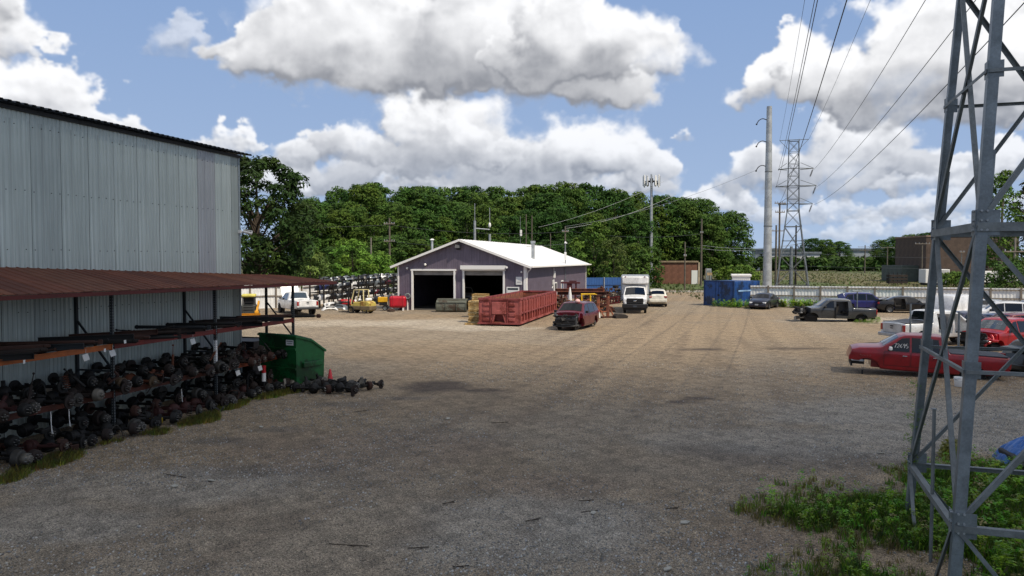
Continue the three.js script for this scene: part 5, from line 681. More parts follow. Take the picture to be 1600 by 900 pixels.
// letters painted on glass by hand, as thin strokes on the skin
const DIGITS = { 7: [[[0, 1], [1, 1], [0.35, 0]]], 2: [[[0, 0.8], [0.5, 1], [1, 0.75], [0, 0], [1, 0]]], 6: [[[0.9, 1], [0.2, 0.6], [0, 0.25], [0.5, 0], [1, 0.3], [0.5, 0.5], [0.1, 0.35]]], 9: [[[0.95, 0.75], [0.5, 1], [0.1, 0.75], [0.5, 0.5], [0.95, 0.75], [0.7, 0]]], 5: [[[1, 1], [0.1, 1], [0.1, 0.55], [0.7, 0.55], [1, 0.3], [0.6, 0], [0, 0.05]]] };

{ // red crew cab, front axle gone, resting on the gravel
  const red = mat(0x840514, 0.3, 0, { clearcoat: 0.3, clearcoatRoughness: 0.1, scale: 0.7 });
  car('pickup_truck', 'dark red crew cab pickup without wheels behind the near pylon, number on its window', 'pickup truck', V(16.75, 0, -31.2), [-4.7, -1.75], { kind: 'quad', color: 0x9c0d1c, mat: red, drop: 0.26, noWheels: true, tilt: 0.035, noBumper: true, noRearBumper: true, cover: mat(0x3c4048, 0.75), bare: true, openFront: true, mirror: MT.white, grille: red, handle: MT.chrome,
    extra: (t, S) => {
      const g = [], w = 0.085, H = 0.16, s = -1; const side = 1; // driver's side faces the camera
      [7, 2, 6, 9, 5].forEach((n, i) => { for (const st of DIGITS[n]) for (let k = 0; k + 1 < st.length; k++) { const f = ([u, v]) => { const x = 1.20 - i * 0.105 - u * w, y = 1.38 + v * H; return V(x, y, 0); }; const a = f(st[k]), b = f(st[k + 1]); for (const q of [a, b]) q.z = -S.W(q.x, q.y) - 0.013; g.push(bar(a, b, 0.016, 0.006)); } });
      part('painted_number', g, mat(0xe8e8e4, 0.8, 0, { tex: null }), t);
      part('inner_fender', [box(0.5, 0.26, 1.5, [2.50, 0.72, 0]), box(0.06, 0.5, 1.5, [2.72, 0.74, 0]), rod([2.3, 0.35, -0.7], [2.3, 0.02, -0.75], 0.03)], MT.steelDark, t); part('frame_stub', [rbox(0.5, 0.06, 0.1, 0.02, [2.5, 0.75, -0.83]), rbox(0.16, 0.09, 0.12, 0.02, [2.38, 0.76, -0.86])], MT.zinc, t); part('sticker', [box(0.12, 0.05, 0.006, [-0.5, 1.285, -S.W(-0.5, 1.285) - 0.014])], MT.white, t);
      part('fender_scratch', [...Array(7)].map((_, i) => bar([2.42 - i * 0.06, 1.02 - (i % 2) * 0.03, -S.W(2.4 - i * 0.06, 1.0) - 0.006], [2.39 - i * 0.06, 0.97, -S.W(2.4 - i * 0.06, 0.97) - 0.006], 0.012, 0.004)), mat(0xb9a9a6, 0.8), t);
    } });
}
{ // white pickup, hood up, on the left
  const p = spot(468, 490); car('pickup_truck', 'white extended cab pickup with its hood raised, parked by the left fence', 'pickup truck', V(p.x - 0.3, 0, p.z - 0.3), [-0.56, -0.83], { kind: 'ext', color: 0xe6e8e8, hoodUp: 1.1, engine: [1.62, 2.6], glass: MT.glassLight, rearBumper: mat(0x4a4d50, 0.4, 0.4), rim: MT.steelDark });
}
car('pickup_truck', 'white crew cab pickup, shade painted into its tailgate, doors missing, behind the red pickup', 'pickup truck', V(23.5, 0, -42.4), [0.972, -0.235], { kind: 'crew', color: 0xe9ebea, gate: paint(0xb9bdc0), rearBumper: paint(0xa7abae), doorsOff: [[0, 1], [1, 1]], noNose: 1.9, glass: MT.glass, wheelOff: [[1, 1], [1, -1]], extra: (t) => part('bed_cover', [rbox(1.0, 0.06, 1.8, 0.02, [-1.75, 1.30, 0], [0, 0, 0.1]), rbox(0.7, 0.05, 1.78, 0.02, [-2.4, 1.27, 0])], MT.plastic, t) });  // the tailgate grey is its shaded tone, painted on a white truck
car('pickup_truck', 'grey crew cab wreck with missing rear door and no front wheels before the fence', 'pickup truck', V(24.4, 0, -58.2), [-0.985, -0.05], { kind: 'crew', color: 0x34383d, drop: 0.2, noWheels: true, noNose: 2.05, doorsOff: [[1, -1]], tilt: 0.015, gate: MT.steelDark, noRearBumper: true, extra: (t) => { part('suspension_arm', [rod([2.0, 0.5, -0.5], [2.95, 0.42, -0.7], 0.07), rbox(0.3, 0.25, 0.2, 0.04, [2.9, 0.5, -0.75])], MT.steelDark, t); part('brake_hub', [cyl(0.16, 0.16, 0.06, 16, [3.05, 0.45, -0.8], [Math.PI / 2, 0, 0])], MT.steel, t); part('door_stub', [rbox(0.07, 0.9, 0.1, 0.02, [0.2, 0.9, -1.02])], MT.plastic, t); } });
car('crossover_car', 'dark blue hatchback with crumpled tail, nose to the right, by the white fence', 'car', V(31.6, 0, -68.8), [0.98, 0.18], { kind: 'suv', color: 0x1c2268, extra: (t) => part('crumpled_tail', [...Array(7)].map((_, i) => rbox(0.5, 0.24, 0.6, 0.08, [-2.1 + (i % 2) * 0.2, 0.65 + 0.12 * i, -0.6 + i * 0.2], [i, i * 1.3, i * 0.7])), paint(0x1e2a5c), t) });
car('sedan_car', 'black wrecked sedan with its trunk lid raised, right of the dark blue hatchback', 'car', V(34.6, 0, -67.6), [0.97, 0.22], { kind: 'sedan', color: 0x15161a, hoodUp: 0, doorsOff: [[1, 1]], extra: (t, S, K, M) => part('trunk_lid', [place(new RoundedBoxGeometry(1.0, 0.05, 1.4, 2, 0.02), [-2.0, 1.18, 0], [0, 0, 0.25])], M, t) });
car('sedan_car', 'dark navy sedan with a front plate beside the blue container', 'car', V(24.2, 0, -73.6), [-0.55, 0.84], { kind: 'sedan', color: 0x14172b, plate: true, bumper: paint(0x14172b) });
car('cargo_van', 'white cargo van whose roof shows behind the doorless white pickup', 'van', V(31.9, 0, -55.4), [0.72, -0.69], { kind: 'van', color: 0xebeceb });
car('sedan_car', 'dark blue sedan roof between the doorless white pickup and the white van', 'car', V(28.0, 0, -47.8), [-0.9, 0.4], { kind: 'sedan', color: 0x1a1c3a });
car('sport_utility', 'white sport utility with dark windows behind the red wreck', 'car', V(34.6, 0, -54.2), [-0.93, -0.36], { kind: 'suv', color: 0xe4e6e8 });
car('sedan_car', 'white sedan at the right edge nearest the white fence', 'car', V(41.6, 0, -61.4), [-0.95, -0.3], { kind: 'sedan', color: 0xe2e4e6 });
car('sedan_car', 'silver grey sedan whose windshield shows just right of the near pylon leg', 'car', V(38.6, 0, -62), [-0.7, 0.7], { kind: 'sedan', color: 0xa9aeb3 });
car('crossover_car', 'maroon car with a flat roof behind the bright red wreck', 'car', V(29.8, 0, -45.8), [-0.95, 0.1], { kind: 'suv', color: 0x6e1426, drop: 0.25, noWheels: true });
car('sedan_car', 'medium blue car half hidden between the near pylon leg and maroon car', 'car', V(30.6, 0, -48.6), [-0.9, 0.3], { kind: 'sedan', drop: 0.2, color: 0x1c3560 });
car('pickup_truck', 'bright red truck wreck with its nose stripped, right of the near pylon leg', 'pickup truck', V(26.0, 0, -40.5), [-0.90, 0.43], { kind: 'crew', color: 0xb40c1a, noNose: 1.95, noWheels: true, drop: 0.3, wind: MT.glassLight, extra: (t, S) => { const sh = paint(0xb5101e); part('bent_fender', [...Array(6)].map((_, i) => rbox(0.42, 0.34, 0.14, 0.05, [1.85 + 0.12 * i, 1.02 - 0.05 * i, -0.86 + 0.13 * (i % 3)], [i * 0.5, 0.3 * i, i * 0.35])), sh, t); part('headlight_bulb', [ball(0.11, [2.35, 0.95, -0.42])], MT.white, t); part('window_marks', [...Array(7)].map((_, i) => bar([0.92 + (i % 2) * 0.05, 1.6 - (i % 2) * 0.05 + 0.06, -0.5 + i * 0.12], [0.98, 1.56 + 0.06, -0.45 + i * 0.12], 0.012, 0.006)), mat(0xdadada, 0.8, 0, { tex: null }), t); } });
car('sedan_car', 'dark green black stripped wreck at the right edge beside the red pickup bed', 'car', V(22.6, 0, -31.4), [0.9, -0.2], { kind: 'suv', color: 0x1c2422, noNose: 1.2, noWheels: true, drop: 0.25, doorsOff: [[1, 1]], extra: (t) => part('loose_lid', [rbox(1.9, 0.05, 1.4, 0.02, [-1.6, 1.42, 0.1], [0, 0.1, 0.06])], mat(0x343c3a, 0.35, 0.3), t) });
{ // dark red crossover without a nose, in front of the scrap
  car('crossover_car', 'dark red wrecked crossover with its nose torn off before the scrap heap', 'car', V(4.35, 0, -52.4), [-0.40, 0.917], { kind: 'suv', color: 0x5c0a1e, noNose: 1.35, drop: 0.06, wheelOff: [[1, 1], [1, -1], [0, -1]], wind: MT.glass, glass: MT.glass, extra: (t, S, K, M) => {
    part('fender', [S.panel(1.02, 1.33, 0.85, 1.0, -1, 0.012), rbox(0.7, 0.3, 0.05, 0.02, [1.65, 0.88, -0.80], [0, 0.2, -0.35])], M, t); part('bumper_skin', [tube([[1.3, 0.42, 0.9], [2.0, 0.36, 0.75], [2.2, 0.33, 0.2], [2.2, 0.35, -0.5], [1.9, 0.4, -0.85]], 0.05, 20), rbox(0.1, 0.16, 1.3, 0.03, [2.14, 0.72, -0.05])], MT.plastic, t); part('lamp_housing', [rbox(0.3, 0.4, 0.34, 0.06, [1.95, 0.72, -0.62]), rbox(0.26, 0.24, 0.28, 0.06, [1.98, 0.42, -0.62])], mat(0x47494c, 0.4, 0.3), t); part('roof_bundle', [ball(0.17, [0.35, 1.78, -0.25], [1, 0.8, 1])], mat(0xe8b9b4, 0.7), t); part('rear_hub', [cyl(0.15, 0.15, 0.1, 16, [-1.32, 0.32, -0.84], [Math.PI / 2, 0, 0])], MT.cast, t); part('radiator', [rbox(0.06, 0.42, 0.9, 0.02, [2.02, 0.62, 0.1])], MT.steel, t); part('torn_trim', [...Array(9)].map((_, i) => rbox(0.12, 0.05 + 0.05 * (i % 3), 0.3, 0.02, [1.9 + 0.05 * (i % 4), 0.35 + 0.08 * i, -0.7 + 0.17 * i], [i, i * 0.7, i * 1.3])), mat(0x5d6063, 0.4, 0.4), t); t.scale.setScalar(1.08); } });
}
{ // white box truck, facing the camera
  const t = thing('box_truck', 'white box truck with black grille facing the camera beside the scrap', 'truck', [11.0, 0, -68.6], heading(-0.16, 0.987)), M = paint(0xe8e9e8, 0.4, 0), S = carShape({ w: 0.98, belt: 1.42, tumble: 0.22, top: [[-1.0, 1.4], [-0.98, 2.0], [-0.8, 2.12], [0.1, 2.10], [0.3, 2.02], [0.95, 1.46], [1.05, 1.42], [1.9, 1.30], [2.2, 1.2], [2.3, 0.9]], bot: [[-1, 0.62], [1.2, 0.6], [2.3, 0.66]] });
  part('cab', [cut(S.g, [1, -1].map((s) => cyl(0.5, 0.5, 0.5, 24, [1.35, 0.46, s * 0.9], [Math.PI / 2, 0, 0])))], M, t);
  part('cargo_box', [rbox(4.6, 2.08, 2.3, 0.05, [-3.2, 1.98, 0]), rbox(1.0, 0.62, 2.24, 0.12, [-0.6, 2.66, 0])], mat(0xe9eae9, 0.45, 0, { scale: 0.4 }), t); part('box_trim', [box(4.62, 0.07, 2.33, [-3.2, 3.0, 0]), box(0.06, 2.1, 0.08, [-0.88, 1.98, 1.15]), box(0.06, 2.1, 0.08, [-0.88, 1.98, -1.15]), box(4.62, 0.10, 2.33, [-3.2, 0.96, 0])], MT.zinc, t);
  t.scale.setScalar(1.06); part('windshield', [S.over(0.30, 0.99, -0.95, 0.95, 0.012)], MT.glass, t); part('grille', [rbox(0.12, 0.46, 1.36, 0.05, [2.27, 1.02, 0])], MT.black, t); part('grille_bars', [0.88, 1.02, 1.16].map((y) => rbox(0.04, 0.05, 1.2, 0.015, [2.335, y, 0])), MT.plastic, t); part('badge', [place(new THREE.SphereGeometry(0.1, 14, 8).scale(0.2, 0.55, 1.3), [2.36, 1.03, 0])], MT.chrome, t);
  part('bumper', [rbox(0.3, 0.36, 2.06, 0.07, [2.3, 0.62, 0])], MT.plastic, t); part('air_dam', [rbox(0.12, 0.2, 1.7, 0.04, [2.26, 0.38, 0])], MT.black, t); part('plate', [box(0.02, 0.15, 0.32, [2.46, 0.6, 0])], mat(0x39404a, 0.5), t);
  for (const s of [1, -1]) { part('headlight', [rbox(0.18, 0.34, 0.28, 0.06, [2.2, 1.04, s * 0.80])], MT.lamp, t); const m = part('mirror', [rbox(0.16, 0.36, 0.24, 0.05, [0.75, 1.58, s * 1.25])], MT.black, t); part('mirror_arm', [rod([0.75, 1.5, s * 0.95], [0.75, 1.5, s * 1.2], 0.025)], MT.black, m); part('door', [S.panel(-0.35, 0.92, 0.72, 1.4, s, 0.008)], M, t); part('window', [S.side([[-0.3, 1.46], [0.72, 1.46], [0.3, 1.9], [-0.3, 1.96]], s, 0.01)], MT.glass, t); wheel(t, 1.35, 0.40, s * 0.84, s, MT.steel, 1.18); wheel(t, -3.6, 0.40, s * 0.95, s, MT.steel, 1.18); part('marker_light', [box(0.05, 0.05, 0.12, [-0.1, 2.95, s * 0.8])], MT.tail, t); }
  part('frame', [box(5.8, 0.2, 0.9, [-2.2, 0.72, 0]), rod([-3.6, 0.4, -0.95], [-3.6, 0.4, 0.95], 0.08), rod([1.35, 0.4, -0.85], [1.35, 0.4, 0.85], 0.07)], MT.steelDark, t);
}
car('sport_utility', 'cream sport utility with an open tail parked behind the box truck', 'car', V(14.6, 0, -77.5), [0.12, -0.99], { kind: 'suv', color: 0xe0ddd0, mirror: MT.plastic });
car('pickup_truck', 'dim pickup parked inside the left bay of the purple garage', 'pickup truck', onGar(3.8, 8), [0.1, 0.99], { kind: 'ext', color: 0x8c9094 });

// ---------------------------------------------------------------- axle racks along the warehouse
{
  const k = thing('storage_rack', 'steel storage rack with orange and red beams under the rust red roof', 'rack', WALL.toArray(), YAW), post = mat(0x2c3134, 0.6, 0.4), TS = [-3.95, 0.0, 4.4, 9.15];
  TS.forEach((t, i) => {
    const h = 3.75, f = part('upright', [box(0.085, h, 0.07, [2.0, h / 2, -t])], post, k); const slot_light_plates = []; for (let y = 0.12; y < h; y += 0.075) slot_light_plates.push(box(0.03, 0.035, 0.004, [2.0, y, -t + 0.037]), box(0.004, 0.035, 0.024, [2.044, y, -t])); part('slot_light_plates', slot_light_plates, MT.galvOld, f);  // raised pale plates stand for light showing through the post holes
    if (i === 2) part('white_paint', [box(0.089, 0.75, 0.074, [2.0, 1.72, -t])], MT.white, f);
    part('upright', [box(0.085, h, 0.07, [0.85, h / 2, -t])], post, k);
    part('frame_brace', [bar([0.87, 3.05, -t], [1.98, 1.75, -t], 0.045), bar([0.87, 0.55, -t], [1.98, 1.65, -t], 0.045), bar([0.87, 0.45, -t], [1.98, 0.45, -t], 0.045), bar([0.87, 1.7, -t], [1.98, 1.7, -t], 0.045)], post, k); part('foot_plate', [box(0.16, 0.02, 0.14, [2.0, 0.012, -t]), box(0.16, 0.02, 0.14, [0.85, 0.012, -t])], MT.steelDark, k);
  });
  const orange = mat(0xa85a24, 0.6, 0, { scale: 1 }), red = mat(0x6e221c, 0.6, 0, { scale: 1 }), brown = mat(0x52281c, 0.7, 0, { scale: 1 });
  const cols = [[orange, brown], [red, brown], [red, mat(0x7a3a20, 0.7)]];
  for (let i = 0; i < 3; i++) for (const [y, m] of [[2.36, cols[i][0]], [1.08, cols[i][1]]]) { const a = TS[i] + 0.045, b = TS[i + 1] - 0.045, L = b - a; for (const x of [2.0, 0.85]) part('beam', [box(0.05, 0.13, L, [x, y, -(a + b) / 2]), box(0.07, 0.03, L, [x, y + 0.06, -(a + b) / 2]), box(0.1, 0.18, 0.02, [x, y, -a]), box(0.1, 0.18, 0.02, [x, y, -b])], x > 1 ? m : MT.steelDark, k); part('cross_bars', [0.2, 0.5, 0.8].map((q) => box(1.15, 0.04, 0.06, [1.42, y + 0.05, -lerp(a, b, q)])), MT.steelDark, k); }
}
// axles: tube, differential and a wheel end towards +x
const xl = (pts, n = 20) => new THREE.LatheGeometry(pts.map(([x, y]) => new THREE.Vector2(x, y)), n).rotateZ(-Math.PI / 2);
const AX = (() => {
  const tubeG = join([rod([-0.85, 0, 0], [0.55, 0, 0], 0.042, 10), box(0.12, 0.04, 0.13, [0.32, 0.05, 0]), box(0.12, 0.04, 0.13, [-0.55, 0.05, 0])]), diff = join([ball(0.17, [-0.15, 0, 0], [0.95, 1, 1.05], 14), xl([[0, 0.05], [0.15, 0.05], [0.16, 0.02], [0.15, 0], [0, 0]], 16).rotateY(Math.PI / 2).translate(-0.15, 0, 0.14), rod([-0.15, 0, -0.3], [-0.15, 0, 0], 0.05, 8)]);
  const ring = (n, r, x, s = 0.011, l = 0.05) => [...Array(n)].map((_, i) => rod([x, Math.cos(i / n * 6.283) * r, Math.sin(i / n * 6.283) * r], [x + l, Math.cos(i / n * 6.283) * r, Math.sin(i / n * 6.283) * r], s, 6));
  const drum = join([xl([[0, 0.70], [0.09, 0.70], [0.12, 0.69], [0.148, 0.66], [0.152, 0.57], [0.165, 0.565], [0.165, 0.54], [0, 0.54]], 24)]), drumHub = join([xl([[0, 0.755], [0.036, 0.75], [0.04, 0.70], [0, 0.69]], 14)]), drumStud = join([ring(5, 0.062, 0.695)]);
  const rotor = join([xl([[0.08, 0.66], [0.165, 0.66], [0.168, 0.65], [0.168, 0.625], [0.08, 0.625]], 26), xl([[0, 0.70], [0.08, 0.70], [0.085, 0.69], [0.085, 0.60], [0, 0.60]], 18), rbox(0.09, 0.12, 0.22, 0.03, [0.62, 0.09, 0.12])]), rotorHub = join([xl([[0, 0.735], [0.034, 0.73], [0.036, 0.69], [0, 0.69]], 12)]), rotorStud = join([ring(6, 0.062, 0.695, 0.009, 0.045)]);
  const heavy = join([xl([[0, 0.62], [0.17, 0.61], [0.19, 0.58], [0.19, 0.47], [0.205, 0.465], [0.205, 0.44], [0, 0.44]], 26)]), heavyHub = join([xl([[0, 0.82], [0.06, 0.82], [0.085, 0.80], [0.10, 0.74], [0.13, 0.73], [0.13, 0.62], [0, 0.61]], 20)]), heavyStud = join([ring(8, 0.108, 0.725, 0.013, 0.055), ring(8, 0.062, 0.812, 0.012, 0.016)]);
  const bare = join([xl([[0, 0.60], [0.115, 0.595], [0.12, 0.585], [0.12, 0.575], [0, 0.57]], 18), xl([[0.05, 0.545], [0.15, 0.54], [0.155, 0.51], [0.05, 0.51]], 18)]), bareHub = join([xl([[0, 0.64], [0.045, 0.635], [0.05, 0.60], [0, 0.595]], 14)]), bareStud = join([ring(6, 0.08, 0.59, 0.010, 0.05)]);
  return { tubeG, diff, drum: ['brake_drum', drum, drumHub, drumStud], rotor: ['brake_rotor', rotor, rotorHub, rotorStud], heavy: ['brake_drum', heavy, heavyHub, heavyStud], bare: ['backing_plate', bare, bareHub, bareStud] };
})();
const AXM = { black: mat(0x121211, 0.7, 0.2), brown: mat(0x261b16, 0.8, 0.1), rust: mat(0x3e241a, 0.85, 0.05), red: mat(0x3a1411, 0.75), orange: mat(0x64341c, 0.8), grey: mat(0x45433f, 0.6, 0.4), pale: mat(0x787369, 0.6, 0.4), tan: mat(0x54432f, 0.8, 0.1), stud: mat(0x9b9a96, 0.4, 0.7, { tex: null }) };
function axle(kind, tubeM, endM, hubM, label, pos, turn, roll = 0, tilt = 0) {
  const t = thing('axle', label, 'axle', [pos.x, pos.y, pos.z], turn); t.rotation.order = 'YXZ'; t.rotation.x = roll; t.rotation.z = tilt;
  shared('axle_tube', AX.tubeG, tubeM, t); shared('differential', AX.diff, tubeM, t); for (const s of [1, -1]) { const [n, g, h, b] = AX[kind], e = new THREE.Group(); e.name = 'wheel_end'; e.rotation.y = s > 0 ? 0 : Math.PI; if (s < 0) e.position.x = -0.3; t.add(e); shared(n, g, endM, e); shared('hub', h, hubM, e); shared('lug_studs', b, AXM.stud, e); }
  return t;
}
{
  const r = rng(66), desc = { drum: 'brake drum', rotor: 'brake disc', heavy: 'eight stud', bare: 'bare flange' }, pick = (a) => a[Math.floor(r() * a.length)], tone = (m) => ({ [AXM.black.uuid]: 'black', [AXM.brown.uuid]: 'brown', [AXM.rust.uuid]: 'rusty', [AXM.red.uuid]: 'dark red', [AXM.grey.uuid]: 'grey', [AXM.pale.uuid]: 'pale', [AXM.tan.uuid]: 'tan', [AXM.orange.uuid]: 'orange' }[m.uuid]);
  const seq = (n, where, f) => { for (let i = 0; i < n; i++) { const kind = pick(['drum', 'rotor', 'drum', 'rotor', 'heavy', 'bare']), em = pick([AXM.brown, AXM.rust, AXM.grey, AXM.black, AXM.black, AXM.brown, AXM.black]), hm = pick([AXM.grey, AXM.brown, AXM.black, AXM.pale]), q = f(i); axle(q.kind ?? kind, q.tube ?? pick([AXM.black, AXM.black, AXM.brown, AXM.red]), q.end ?? em, q.hub ?? hm, `${tone(q.end ?? em)} ${desc[q.kind ?? kind]} axle, ${ORD[i]} from the near end ${where}`, q.p, YAW + (r() - 0.5) * 0.22 + (q.turn ?? 0), r() * 6.28, q.tilt ?? (r() - 0.5) * 0.05); } };
  seq(25, 'along the waist high shelf edge', (i) => { const t = -3.55 + i * 0.49 + (r() - 0.5) * 0.24; return { p: onWall(1.50 + r() * 0.36, t, 1.20 + r() * 0.07), tilt: (r() - 0.5) * 0.16, turn: (r() - 0.5) * 0.3, kind: i === 8 ? 'heavy' : i === 10 || i === 11 ? 'rotor' : undefined, end: i === 5 ? AXM.pale : i === 8 ? AXM.tan : i === 10 ? AXM.tan : undefined, hub: i === 5 ? AXM.pale : undefined, tube: i === 10 ? AXM.orange : undefined }; });
  seq(12, 'of the upper heap on the shelf', (i) => ({ p: onWall(1.0 + r() * 0.4, -3.4 + i * 0.95 + (r() - 0.5) * 0.3, 1.44 + r() * 0.1), tilt: (r() - 0.5) * 0.2, end: pick([AXM.black, AXM.black, AXM.brown]), tube: AXM.black }));
  seq(24, 'along the ground before the rack', (i) => ({ p: onWall(1.85 + r() * 0.35, -4.0 + i * 0.53 + (r() - 0.5) * 0.26, 0.17 + r() * 0.06), kind: i === 1 ? 'heavy' : undefined, end: i === 1 ? AXM.grey : undefined, hub: i === 1 ? AXM.pale : undefined, turn: (r() - 0.5) * 0.7, tilt: (r() - 0.5) * 0.12 }));
  seq(13, 'in the back row on the ground', (i) => ({ p: onWall(1.15 + r() * 0.3, -3.9 + i * 0.95 + (r() - 0.5) * 0.2, 0.44 + r() * 0.1), tube: AXM.black }));
  // the loose heap beside the green dumpster
  const heap = [[468, 612, 0.2], [486, 609, 0.9], [503, 606, -0.3], [516, 612, 0.5], [528, 611, 0.25], [541, 608, 0.1], [552, 612, 1.0], [497, 615, 0.4], [535, 616, -0.2]];
  heap.forEach(([px, py, a], i) => { const p = spot(px, py), kind = ['drum', 'rotor', 'drum', 'rotor', 'heavy', 'rotor', 'drum', 'bare', 'rotor'][i], em = [AXM.brown, AXM.pale, AXM.black, AXM.grey, AXM.grey, AXM.pale, AXM.rust, AXM.black, AXM.brown][i]; p.y = 0.17 + (i % 3) * 0.03; axle(kind, AXM.black, em, AXM.grey, `${tone(em)} ${desc[kind]} axle, ${ORD[i]} from the left in the heap beside the dumpster`, p, YAW + a - 0.2, i, 0); });
  { const p = spot(571, 606); p.y = 0.17; axle('rotor', AXM.black, AXM.brown, AXM.grey, 'lone axle end standing furthest right beyond the axle heap', p, YAW - 0.05, 0.3); }
  // coil springs and hoses among the axles
  const coil = join([tube([...Array(49)].map((_, i) => [Math.cos(i * 0.78) * 0.07, i * 0.007, Math.sin(i * 0.78) * 0.07]), 0.009, 150, 5)]), shock = join([cyl(0.035, 0.035, 0.34, 10, [0, 0.17, 0]), cyl(0.012, 0.012, 0.3, 8, [0, 0.46, 0]), ball(0.03, [0, 0.62, 0]), ball(0.03, [0, -0.02, 0])]), hose = join([tube([[0, 0.1, 0], [0.15, 0.3, 0.1], [0.3, 0.12, 0.2], [0.2, -0.15, 0.3], [0.32, -0.4, 0.24]], 0.014, 24, 6)]), plate = join([rbox(0.34, 0.03, 0.24, 0.01, [0, 0, 0]), rbox(0.05, 0.16, 0.2, 0.01, [0.15, 0.07, 0]), cyl(0.05, 0.05, 0.12, 10, [-0.08, 0.05, 0])]);
  const odd = [['coil_spring', coil, 'coil spring', 'coil'], ['shock_absorber', shock, 'shock absorber', 'damper'], ['brake_hose', hose, 'hose', 'hose_line'], ['steel_bracket', plate, 'bracket', 'plate']];
  for (let i = 0; i < 28; i++) { const [n, g, c, pn] = odd[i % 4], low = i % 3 === 0, p = onWall(low ? 2.2 + r() * 0.55 : 1.8 + r() * 0.4, -3.3 + i * 0.43 + r() * 0.3, low ? 0.1 : 1.36 + r() * 0.16), m = pick([AXM.black, AXM.brown, AXM.rust, AXM.grey, AXM.orange]), o = thing(n, `${tone(m)} ${c}, ${ORD[Math.floor(i / 4)]} of its kind from the near end, ${low ? 'lying before' : 'among'} the rack axles`, c, p.toArray(), r() * 6.3); o.rotation.z = (r() - 0.5) * 2.4; shared(pn, g, m, o); }
  // long parts on the top shelf
  const shaft = join([rod([-1.05, 0, 0], [1.0, 0, 0], 0.05, 10), rod([1.0, 0, 0], [1.12, 0, 0], 0.03, 8), box(0.1, 0.12, 0.05, [1.14, 0, 0]), ball(0.065, [-1.08, 0, 0])]), rail = join([box(2.2, 0.14, 0.016, [0, 0, 0]), box(2.2, 0.016, 0.07, [0, 0.066, 0.035]), box(2.2, 0.016, 0.07, [0, -0.066, 0.035]), box(0.016, 0.14, 0.08, [1.1, 0, 0.04])]), spring = join([...Array(4)].map((_, k) => tube([[-0.75 + k * 0.14, 0.06 - k * 0.014, 0], [0, -0.06 - k * 0.014, 0], [0.75 - k * 0.14, 0.06 - k * 0.014, 0]], 0.02, 10, 5)).concat([rod([-0.76, 0.06, -0.04], [-0.76, 0.06, 0.04], 0.035), rod([0.76, 0.06, -0.04], [0.76, 0.06, 0.04], 0.035)])), chan = join([rbox(1.9, 0.10, 0.16, 0.03, [0, 0, 0]), rbox(0.16, 0.07, 0.22, 0.02, [0.9, 0.01, 0]), rbox(0.16, 0.07, 0.22, 0.02, [-0.9, 0.01, 0])]);
  const kinds = [['drive_shaft', shaft, 'drive shaft'], ['frame_rail', rail, 'frame rail'], ['leaf_spring', spring, 'leaf spring'], ['crossmember', chan, 'crossmember']];
  for (let i = 0; i < 30; i++) {
    const [n, g, c] = kinds[(i * 7 + Math.floor(r() * 2)) % 4], t = -3.7 + i * 0.385, x = 1.55 + r() * 0.35, p = onWall(x, t + (r() - 0.5) * 0.2, 2.49 + (i % 3) * 0.075), m = pick([AXM.black, AXM.black, AXM.brown, mat(0x2a2f33, 0.7, 0.3), AXM.rust]);
    const o = thing(n, `dark ${c}, ${ORD[i]} from the near end among the long parts on the top shelf`, c, p.toArray(), YAW + 0.2 + r() * 1.0); o.rotation.z = (r() - 0.5) * 0.05; shared(n === 'drive_shaft' ? 'shaft_tube' : n === 'leaf_spring' ? 'spring_leaves' : 'bar', g, m, o);
    if (r() < 0.22) part('paper_tag', [box(0.06, 0.09, 0.004, [0.9, -0.12, 0.09], [0.1, 0.6, 0.1])], MT.white, o);
  }
  { const p = onWall(1.75, 9.2, 2.50), o = thing('drive_shaft', 'long dark drive shaft poking out past the last rack post', 'drive shaft', p.toArray(), YAW + 0.5); shared('shaft_tube', shaft, AXM.black, o); part('yoke', [ball(0.08, [1.16, 0, 0]), box(0.1, 0.14, 0.14, [1.12, 0, 0])], AXM.rust, o); }
  for (const [i, [t, x, y, l]] of [[-2.3, 2.30, 1.02, 0.5], [-1.75, 2.28, 1.0, 0.42], [2.6, 2.1, 0.75, 0.35]].entries()) { const p = onWall(x, t, y), o = thing('plastic_strap', `white plastic strap hanging from the axles, ${ORD[i]} from the near end`, 'strap', p.toArray(), YAW); part('strap', [tube([[0, 0.05, 0], [0.03, -l * 0.4, 0.03], [0.01, -l, -0.04]], 0.008, 10, 5), tube([[0.03, -0.02, 0.02], [0.06, -l * 0.6, 0.05], [0.04, -l * 0.95, 0.02]], 0.008, 10, 5)], MT.white, o); }
  for (const [i, [t, x, y]] of [[5.3, 2.2, 1.0], [6.6, 2.2, 0.98], [3.1, 2.15, 2.28], [-0.1, 2.1, 2.3], [-1.0, 2.1, 2.3]].entries()) { const p = onWall(x, t, y), o = thing('paper_tag', `white paper tag tied to the rack, ${ORD[i]} of the loose ones`, 'tag', p.toArray(), YAW + 1.0); part('sheet', [box(0.14, 0.17, 0.004, [0, -0.1, 0], [0, 0, 0.3]), rod([0, 0, 0], [0, 0.12, 0], 0.004, 5)], MT.white, o); }
  { const p = onWall(2.15, 6.9, 0), o = thing('marker_post', 'short red and white marker post hanging among the axles near the dumpster', 'marker post', p.toArray(), YAW); part('post', [cyl(0.07, 0.07, 0.30, 14, [0, 0.52, 0])], MT.white, o); part('red_band', [cyl(0.072, 0.072, 0.26, 14, [0, 0.80, 0])], mat(0xb0141c, 0.5), o); part('stem', [cyl(0.03, 0.03, 0.4, 8, [0, 0.2, 0])], MT.black, o); }
